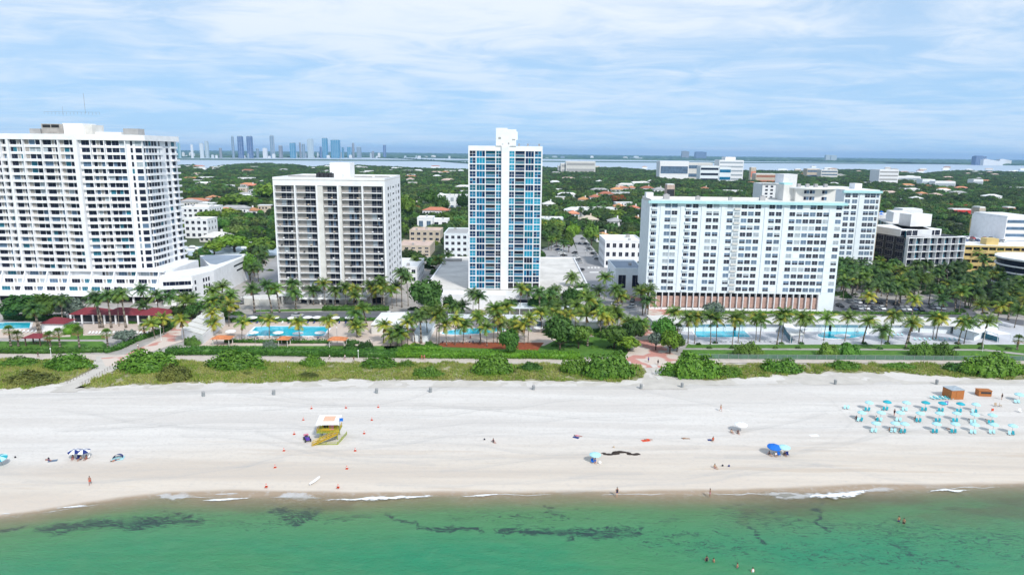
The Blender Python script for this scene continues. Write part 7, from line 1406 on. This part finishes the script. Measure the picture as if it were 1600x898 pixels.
for y0_,y1_ in ((-3.4,-1.5),(-2.3,-.3)):
    for z in (.55,1.05): mb.bar((-3.4,y0_,z),(2.8,y1_,z+2.2),.07,0,5)
    for k_ in range(6): t_=k_/5; mb.bar((-3.4+6.2*t_,y0_+(y1_-y0_)*t_,2.2*t_),(-3.4+6.2*t_,y0_+(y1_-y0_)*t_,2.2*t_+1.1),.06,0,5)
mb.build('ramp_railing',M['yellow'],rmp)
mb=MB(); 
for (a,b_) in (((-2.5,-2.6),(2.9,-2.6)),((2.9,-2.6),(4.0,3.9)),((-2.5,-2.6),(-2.2,.5))): mb.bar((*a,.1),(*b_,.1),.12,0,5); mb.bar((*a,.6),(*b_,.6),.08,0,5)
for x,y in ((-2.5,-2.6),(0,-2.6),(2.9,-2.6),(3.4,.6),(4.0,3.9)): mb.bar((x,y,0),(x,y,.8),.1,0,5)
mb.build('base_rail',M['lime'],o)
mb=MB(); mb.bar((2.95,.5,2.3),(2.95,.5,6.0),.05); mb.build('flagpole',M['metal'],o); mb=MB(); mb.box(3.0,3.9,.48,.52,5.1,5.95); mb.build('blue_flag',M['bluec'],o)
person(508,684,'stand','lifeguard in black standing on the deck of the yellow tower','vest','vest',0,z0=2.0)
# ---------------------------------------------------------------- beach huts
o=empty('storage_hut',G(1496,624),.12,'tall brown plywood storage hut with pale roof behind the aqua umbrellas','storage hut'); mb=MB(); mb.box(-1.9,1.7,0,3.2,0,2.5,0,1); mb.build('wall',[M['wood'],M['winb']],o); mb=MB(); mb.box(-2.0,1.8,-.12,3.3,2.51,2.62); mb.build('roof',M['winl'],o); mb=MB(); mb.box(-.5,.6,-.06,-.01,.1,2.1); mb.build('door',M['wood'],o)
o=empty('storage_box',G(1539,619),-.1,'low brown wooden box with a dark opening right of the tall hut','storage box'); mb=MB(); mb.box(-1.6,1.6,0,1.8,0,1.5); mb.build('wall',M['wood'],o); mb=MB(); mb.box(-1.1,1.4,-.05,-.01,.75,1.25); mb.build('opening',M['dark'],o); mb=MB(); mb.box(-1.7,1.7,-.1,1.9,1.51,1.6); mb.build('lid',M['wood'],o)
for i in range(7): lounger(G(1457+i*4.6,623)+Vector((0,0,.0)),.5,'turq' if i%2 else 'turql','aqua lounger lined up left of the brown hut, %s of seven'%ORD[i],'loungers lined up beside the hut')
o=empty('sign_board',G(1478,634),0,'small purple and white notice board in front of the brown hut','notice board'); mb=MB(); mb.box(-.45,.45,-.03,.03,.35,1.3); mb.build('board',M['purple'],o); mb=MB(); mb.box(-.25,.25,-.045,-.032,.6,1.05); mb.build('panel',M['whitec'],o); mb=MB(); mb.bar((-.4,0,0),(-.4,0,.36),.03); mb.bar((.4,0,0),(.4,0,.36),.03); mb.build('leg',M['metal'],o)
o=empty('flag',G(1547,652),0,'red flag on a thin pole between the middle and back umbrella rows','flag'); mb=MB(); mb.cyl(0,0,0,2.4,.03,5); mb.build('pole',M['metal'],o); mb=MB(); mb.box(.04,.6,-.015,.015,1.7,2.35); mb.build('cloth',M['conered'],o)
# ---------------------------------------------------------------- pool deck furniture
for i,(x,y) in enumerate([(395,503),(429,503),(457,503.5),(481,502.5),(496,502.5),(524,503),(546.6,503)]): umbrella(x,y,'whitec','whitec','white umbrella along the back of the rectangular pool deck, %s'%ORD[i],'pool deck umbrellas at the back',R=1.75,z=.05)
for i,(x,y) in enumerate([(361,525),(396,527),(435,527),(466,528),(500,527)]): umbrella(x,y,'whitec','whitec','white umbrella along the front of the rectangular pool deck, %s'%ORD[i],'pool deck umbrellas at the front',R=1.75,z=.05)
umbrella(645,517,'whitec','whitec','white umbrella on the deck beside the pool building','pool umbrella',R=2.2); umbrella(841,519,'whitec','whitec','white umbrella in front of the low pool bar','pool umbrella by the bar',R=1.7); umbrella(1250,520,'whitec','whitec','white umbrella right of the canopy with teal curtains','pool umbrella by the canopy',R=2.4); umbrella(1382,529,'turql','whitec','flat white and aqua umbrella right of the kidney-shaped pool','pool umbrella by the kidney-shaped pool',R=2.0)
k0=0
def lrow(x0,x1,y,n,c,where,rz=0,cs=None):
    for i in range(n): x=x0+(x1-x0)*i/max(1,n-1); lounger(G(x,y,.05),rz+random.uniform(-.1,.1),c if not cs else random.choice(cs),'%s lounger %s, %s'%({'whitec':'white','turq':'turquoise','turql':'pale aqua','navy':'navy'}[c] if not cs else 'small',where,ORD[i]),'loungers '+where)
lrow(372,540,505,18,'navy','at the back of the rectangular pool',0,['navy','whitec','navy']); lrow(355,505,529,20,'whitec','at the front of the rectangular pool',math.pi,['navy','whitec','whitec']); lrow(1094,1165,509,9,'turql','behind the slab-building pool'); lrow(1170,1212,509,5,'turq','right behind the slab-building pool'); lrow(1112,1212,534,14,'whitec','in front of the slab-building pool',math.pi-.3); lrow(1274,1345,509.5,9,'turq','behind the kidney-shaped pool'); lrow(1385,1410,524,5,'turql','right of the kidney-shaped pool'); lrow(1430,1500,531,10,'turql','before the white cabanas'); lrow(692,760,535,14,'navy','in front of the free-form pool',math.pi,['navy','tan'] if False else ['navy','whitec']); lrow(800,830,515,5,'whitec','right of the free-form pool'); lrow(30,100,519,12,'whitec','by the far left pool'); lrow(140,230,521,18,'whitec','before the clubhouse',.2)
# fence along the lawn
A=G(1092,560.5); B_=G(1640,564); o=empty('fence',A,math.atan2(B_.y-A.y,B_.x-A.x),'long low fence with green mesh panels between the lawn and the boardwalk at right','fence'); Lf=(B_-A).length; n=int(Lf/3); M['mesh']=mat('green_fence_mesh',(.09,.17,.12),.7,.15,.6); M['greencourt']=mat('green_mesh',(.12,.22,.16),.7,.1,.5)
for i in range(n): mb=MB(); mb.box(i*Lf/n+.06,(i+1)*Lf/n-.06,-.02,.02,.12,1.45); mb.build('mesh_panel',M['mesh'],o)
for i in range(n+1): mb=MB(); mb.box(i*Lf/n-.05,i*Lf/n+.05,-.06,.06,0,1.6); mb.build('post',M['metal'],o)
mb=MB(); mb.box(0,Lf,-.03,.03,1.5,1.57); mb.build('top_rail',M['metal'],o)
# rope fences beside the sandy path
for nm,pts in (('left',[(148,573),(138,583),(120,592),(100,601)]),('right',[(176,574),(160,584),(143,594),(124,604)])):
    o=empty('rope_fence',G(*pts[0]),0,'low post and rope fence along the %s side of the sandy path at the left'%nm,'rope fence'); A=G(*pts[0]); q=[G(*p_)-A for p_ in pts]
    for i in range(len(q)-1):
        for j in range(4):
            a=q[i].lerp(q[i+1],j/4); b_=q[i].lerp(q[i+1],(j+1)/4); mb=MB(); mb.cyl(a.x,a.y,0,1.0,.06,6); mb.build('post',M['bark'],o); mb=MB(); mb.bar(a+Vector((0,0,.9)),(a+b_)/2+Vector((0,0,.72)),.02,0,4); mb.bar((a+b_)/2+Vector((0,0,.72)),b_+Vector((0,0,.9)),.02,0,4); mb.build('rope',M['bark'],o)
mb=MB()
for i,(x,y) in enumerate(((1022,572),(1026,583),(1030,590))): q=G(x,y); mb=MB(); mb.box(-.9,.9,-1.2,1.2,.06,.12); o=mb.build('access_mat',M['roofgrey']); o.location=q; o.rotation_euler.z=.15; tag(o,'grey access mat on the central sandy path, %s from the boardwalk'%['first','second','third'][i],'mat')
# posts and lamps
def lamp(px,py,pyt,label,arm=.0,white=True): A=G(px,py); h=ZT(A.x,A.y,pyt); o=empty('street_lamp',A,0,label,'lamp post'); mb=MB(); mb.cyl(0,0,0,h,.09,6,0,.05); mb.build('pole',M['metal' if not white else 'white'],o); mb=MB(); mb.cyl(0,0,h,h+.35,.22,8,0,.1); mb.build('lamp_head',M['whitec'],o)
lamp(983,586,566,'white pole rising from the largest sea grape mound'); lamp(1576,582,561,'leaning-looking white pole in the sea grape at the right end'); lamp(560,560,548,'short lamp post on the boardwalk by the dark shrubs'); lamp(80,557,545,'lamp post on the boardwalk below the maroon shelter'); lamp(252,532,510,'white-headed lamp on the tiled path'); lamp(1069,563,551,'lamp post at the left end of the green mesh fence'); lamp(1535,549,515,'tall lamp post at the right end of the pool deck lawn'); lamp(399,536,520,'thin lamp on the rectangular pool deck',0,False); lamp(527,536,512,'thin lamp right of the rectangular pool',0,False); lamp(914,415,392,'street lamp in the middle of the street',0,False)
lamp(407,492,468,'street lamp on the verge left of the grey-windowed tower',0,False)
# ---------------------------------------------------------------- cars
M['glass']=mat('car_glass',(.02,.025,.03),.1,.1,1,spec=.6)
CCOL={'white':(.72,.73,.74),'silver':(.38,.40,.42),'black':(.015,.015,.018),'grey':(.12,.13,.14),'blue':(.03,.07,.2),'red':(.35,.02,.02)}
CW=wheel(.33,.22).mesh('wheel',[M['black'],M['metal']]); CARB={}
def loft(secs,m=0):
    "cross sections (y, [(x,z)...]) joined into a smooth-ended hull"
    mb=MB(); k=len(secs[0][1])
    for y,p_ in secs: mb.v+=[(x,y,z) for x,z in p_]
    for i in range(len(secs)-1):
        for j in range(k): a=i*k+j; b_=i*k+(j+1)%k; mb.f.append((a,b_,b_+k,a+k)); mb.m.append(m)
    mb.f.append(tuple(range(k))[::-1]); mb.f.append(tuple(range((len(secs)-1)*k,len(secs)*k))); mb.m+=[m,m]; return mb
def sec(w_,z0_,z1_): return [(-w_,z0_),(w_,z0_),(w_*1.0,(z0_+z1_)/2),(w_*.93,z1_),(-w_*.93,z1_),(-w_*1.0,(z0_+z1_)/2)]
for cn,cc in CCOL.items():
    pm=mat('car_paint_'+cn,cc,.25,.03,1,spec=.5); mb=loft([(-2.2,sec(.75,.35,.6)),(-2.05,sec(.86,.25,.72)),(-1.0,sec(.9,.22,.92)),(1.4,sec(.9,.22,.95)),(2.05,sec(.86,.25,.88)),(2.2,sec(.78,.35,.75))]); r_=loft([(-.1,sec(.66,1.36,1.42)),(.2,sec(.68,1.36,1.47)),(1.0,sec(.67,1.36,1.45)),(1.25,sec(.64,1.34,1.38))]); mb.add(r_); CARB[cn]=mb.mesh('body',[pm])
gm=loft([(-1.0,sec(.78,.90,.93)),(-.25,sec(.70,.92,1.36)),(1.15,sec(.68,.93,1.36)),(1.75,sec(.74,.9,.97))]).mesh('windows',[M['glass']])
def car(px,py,c,rz,label,group,z=.02,small=False):
    o=empty('parked_car',G(px,py,z),rz,label,'car',group); link('body',CARB[c],o); link('windows',gm,o)
    for x in (-.82,.82):
        for y in (-1.35,1.35): link('wheel',CW,o,(x,y,.33))
    return o
side_a=math.atan2(-(G(960,430).x-G(905,370).x),(G(905,370).y-G(960,430).y))
rc=random.Random(8)
for i,(x,y,c) in enumerate([(911,374,'grey'),(913,378,'white'),(916,382,'black'),(919,386,'silver'),(921,389.5,'grey'),(924,393.5,'white'),(927,397.5,'black'),(931,402,'white'),(934,406,'grey')]): car(x,y,c,side_a+.9,'%s car along the right of the street, %s'%(c,ORD[i]),'cars along the right side of the street')
for i,(x,y,c) in enumerate([(898,396,'black'),(899.5,400,'silver'),(901,403.5,'white'),(903,407,'grey'),(905,411,'silver'),(908,423,'black')]): car(x,y,c,side_a-.8,'%s car angle-parked on the left side of the street, %s'%(c,ORD[i]),'cars along the left side of the street')
for i,(x,y,c) in enumerate([(868,381,'grey'),(870.5,386,'black'),(873,391,'blue'),(875.5,394,'silver'),(878,397,'white'),(881,400,'black')]): car(x,y,c,1.4,'%s car in the lot behind the podium, %s'%(c,ORD[i]),'cars in the lot behind the podium')
for i,(x,y,c) in enumerate([(845.5,392,'silver'),(846,396,'black'),(847,400,'grey')]): car(x,y,c,1.5,'%s car at the right edge of the blue tower, %s'%(c,ORD[i]),'cars beside the blue tower')
car(905.5,381.5,'black',side_a,'black car driving away down the middle of the street','cars on the street'); car(927,449,'silver',side_a,'silver car at the end of the street by the round palms','cars on the street'); car(934,459,'white',.2,'white car with dark windows under the palms at the street end','cars on the street'); car(977,467,'black',-.9,'black car on the pink paving beside the slab building','cars on the street'); car(987,480,'silver',-.9,'silver car turning on the pink paving','cars on the street'); car(963,476,'white',1.3,'white car left of the silver one on the pink paving','cars on the street'); car(988,471,'grey',-.3,'grey car beside the slab building corner','cars on the street')
L1=[(1312,479,'black'),(1328,473,'grey'),(1340,473,'white'),(1351,474,'black'),(1360,474,'silver'),(1372,474,'black'),(1333,482,'black'),(1343,483,'silver'),(1353,483,'white'),(1366,483,'grey'),(1378,483,'white'),(1400,477,'black'),(1402,484,'grey'),(1409,484,'silver'),(1418,484,'white'),(1428,484,'blue'),(1438,485,'black'),(1456,482,'grey'),(1463,482,'white'),(1471,483,'silver')]
for i,(x,y,c) in enumerate(L1): car(x,y,c,.15 if i<6 else -.1,'%s parked car right of slab building, %s'%(c,ORD[i]),'cars in the car park right of the slab building')
car(385,467,'white',1.2,'white car waiting left of the grey-windowed tower','cars on the left drive'); car(399,462,'black',1.1,'black car in the side street left of the grey-windowed tower','cars on the left drive'); car(375,474,'grey',.9,'small grey cart at the foot of the annex','cars on the left drive'); car(465,494,'silver',math.pi/2,'silver car on the drive before the grey-windowed tower','cars on the left drive'); car(610,492,'white',math.pi/2,'white car at the end of the drive under the palms','cars on the left drive')
Ao,ry,Wp_,zt=PARK; k_=0
for r in range(2):
    for i in range(9):
        u=3+i*3.4; v=20+r*12; x=Ao.x+u*math.cos(ry)-v*math.sin(ry); y=Ao.y+u*math.sin(ry)+v*math.cos(ry)
        if rc.random()<.85: c=rc.choice(list(CCOL)); o=car(800,480,c,ry+rc.uniform(-.05,.05),'%s car on the roof of the yellow car park, %s row, place %s'%(c,['front','back'][r],['one','two','three','four','five','six','seven','eight','nine'][i]),'cars on the roof of the yellow car park'); o.location=(x,y,zt)
# boats
def boat(px,py,L_,rz,label):
    o=empty('motor_yacht',G(px,py,.1),rz,label,'boat'); h=L_/12; mb=loft([(-L_/2,sec(.1*h*2,.7*h,1.5*h)),(-L_/4,sec(1.3*h,.1,1.35*h)),(L_/4,sec(1.7*h,0,1.2*h)),(L_/2,sec(1.6*h,.1,1.15*h))]); mb.build('hull',M['white'],o); mb=loft([(-L_/6,sec(.9*h,1.3*h,1.5*h)),(0,sec(1.2*h,1.2*h,2.4*h)),(L_/3,sec(1.2*h,1.2*h,2.4*h))]); mb.build('cabin',M['chair'],o); mb=MB(); mb.box(-1.25*h,1.25*h,-.05*L_,L_*.3,1.75*h,2.1*h); mb.build('windows',M['win'],o); mb=loft([(.05*L_,sec(.9*h,2.41*h,2.6*h)),(.1*L_,sec(.9*h,2.41*h,3.0*h)),(.25*L_,sec(.9*h,2.41*h,3.0*h))]); mb.build('flybridge',M['white'],o)
boat(397,387,15,1.7,'white motor yacht moored in the canal behind the annex, right one'); boat(352,390,12,-1.5,'white boat moored in the canal behind the annex, middle one'); boat(306,392,13,1.45,'long white boat moored in the canal behind the annex, left one')
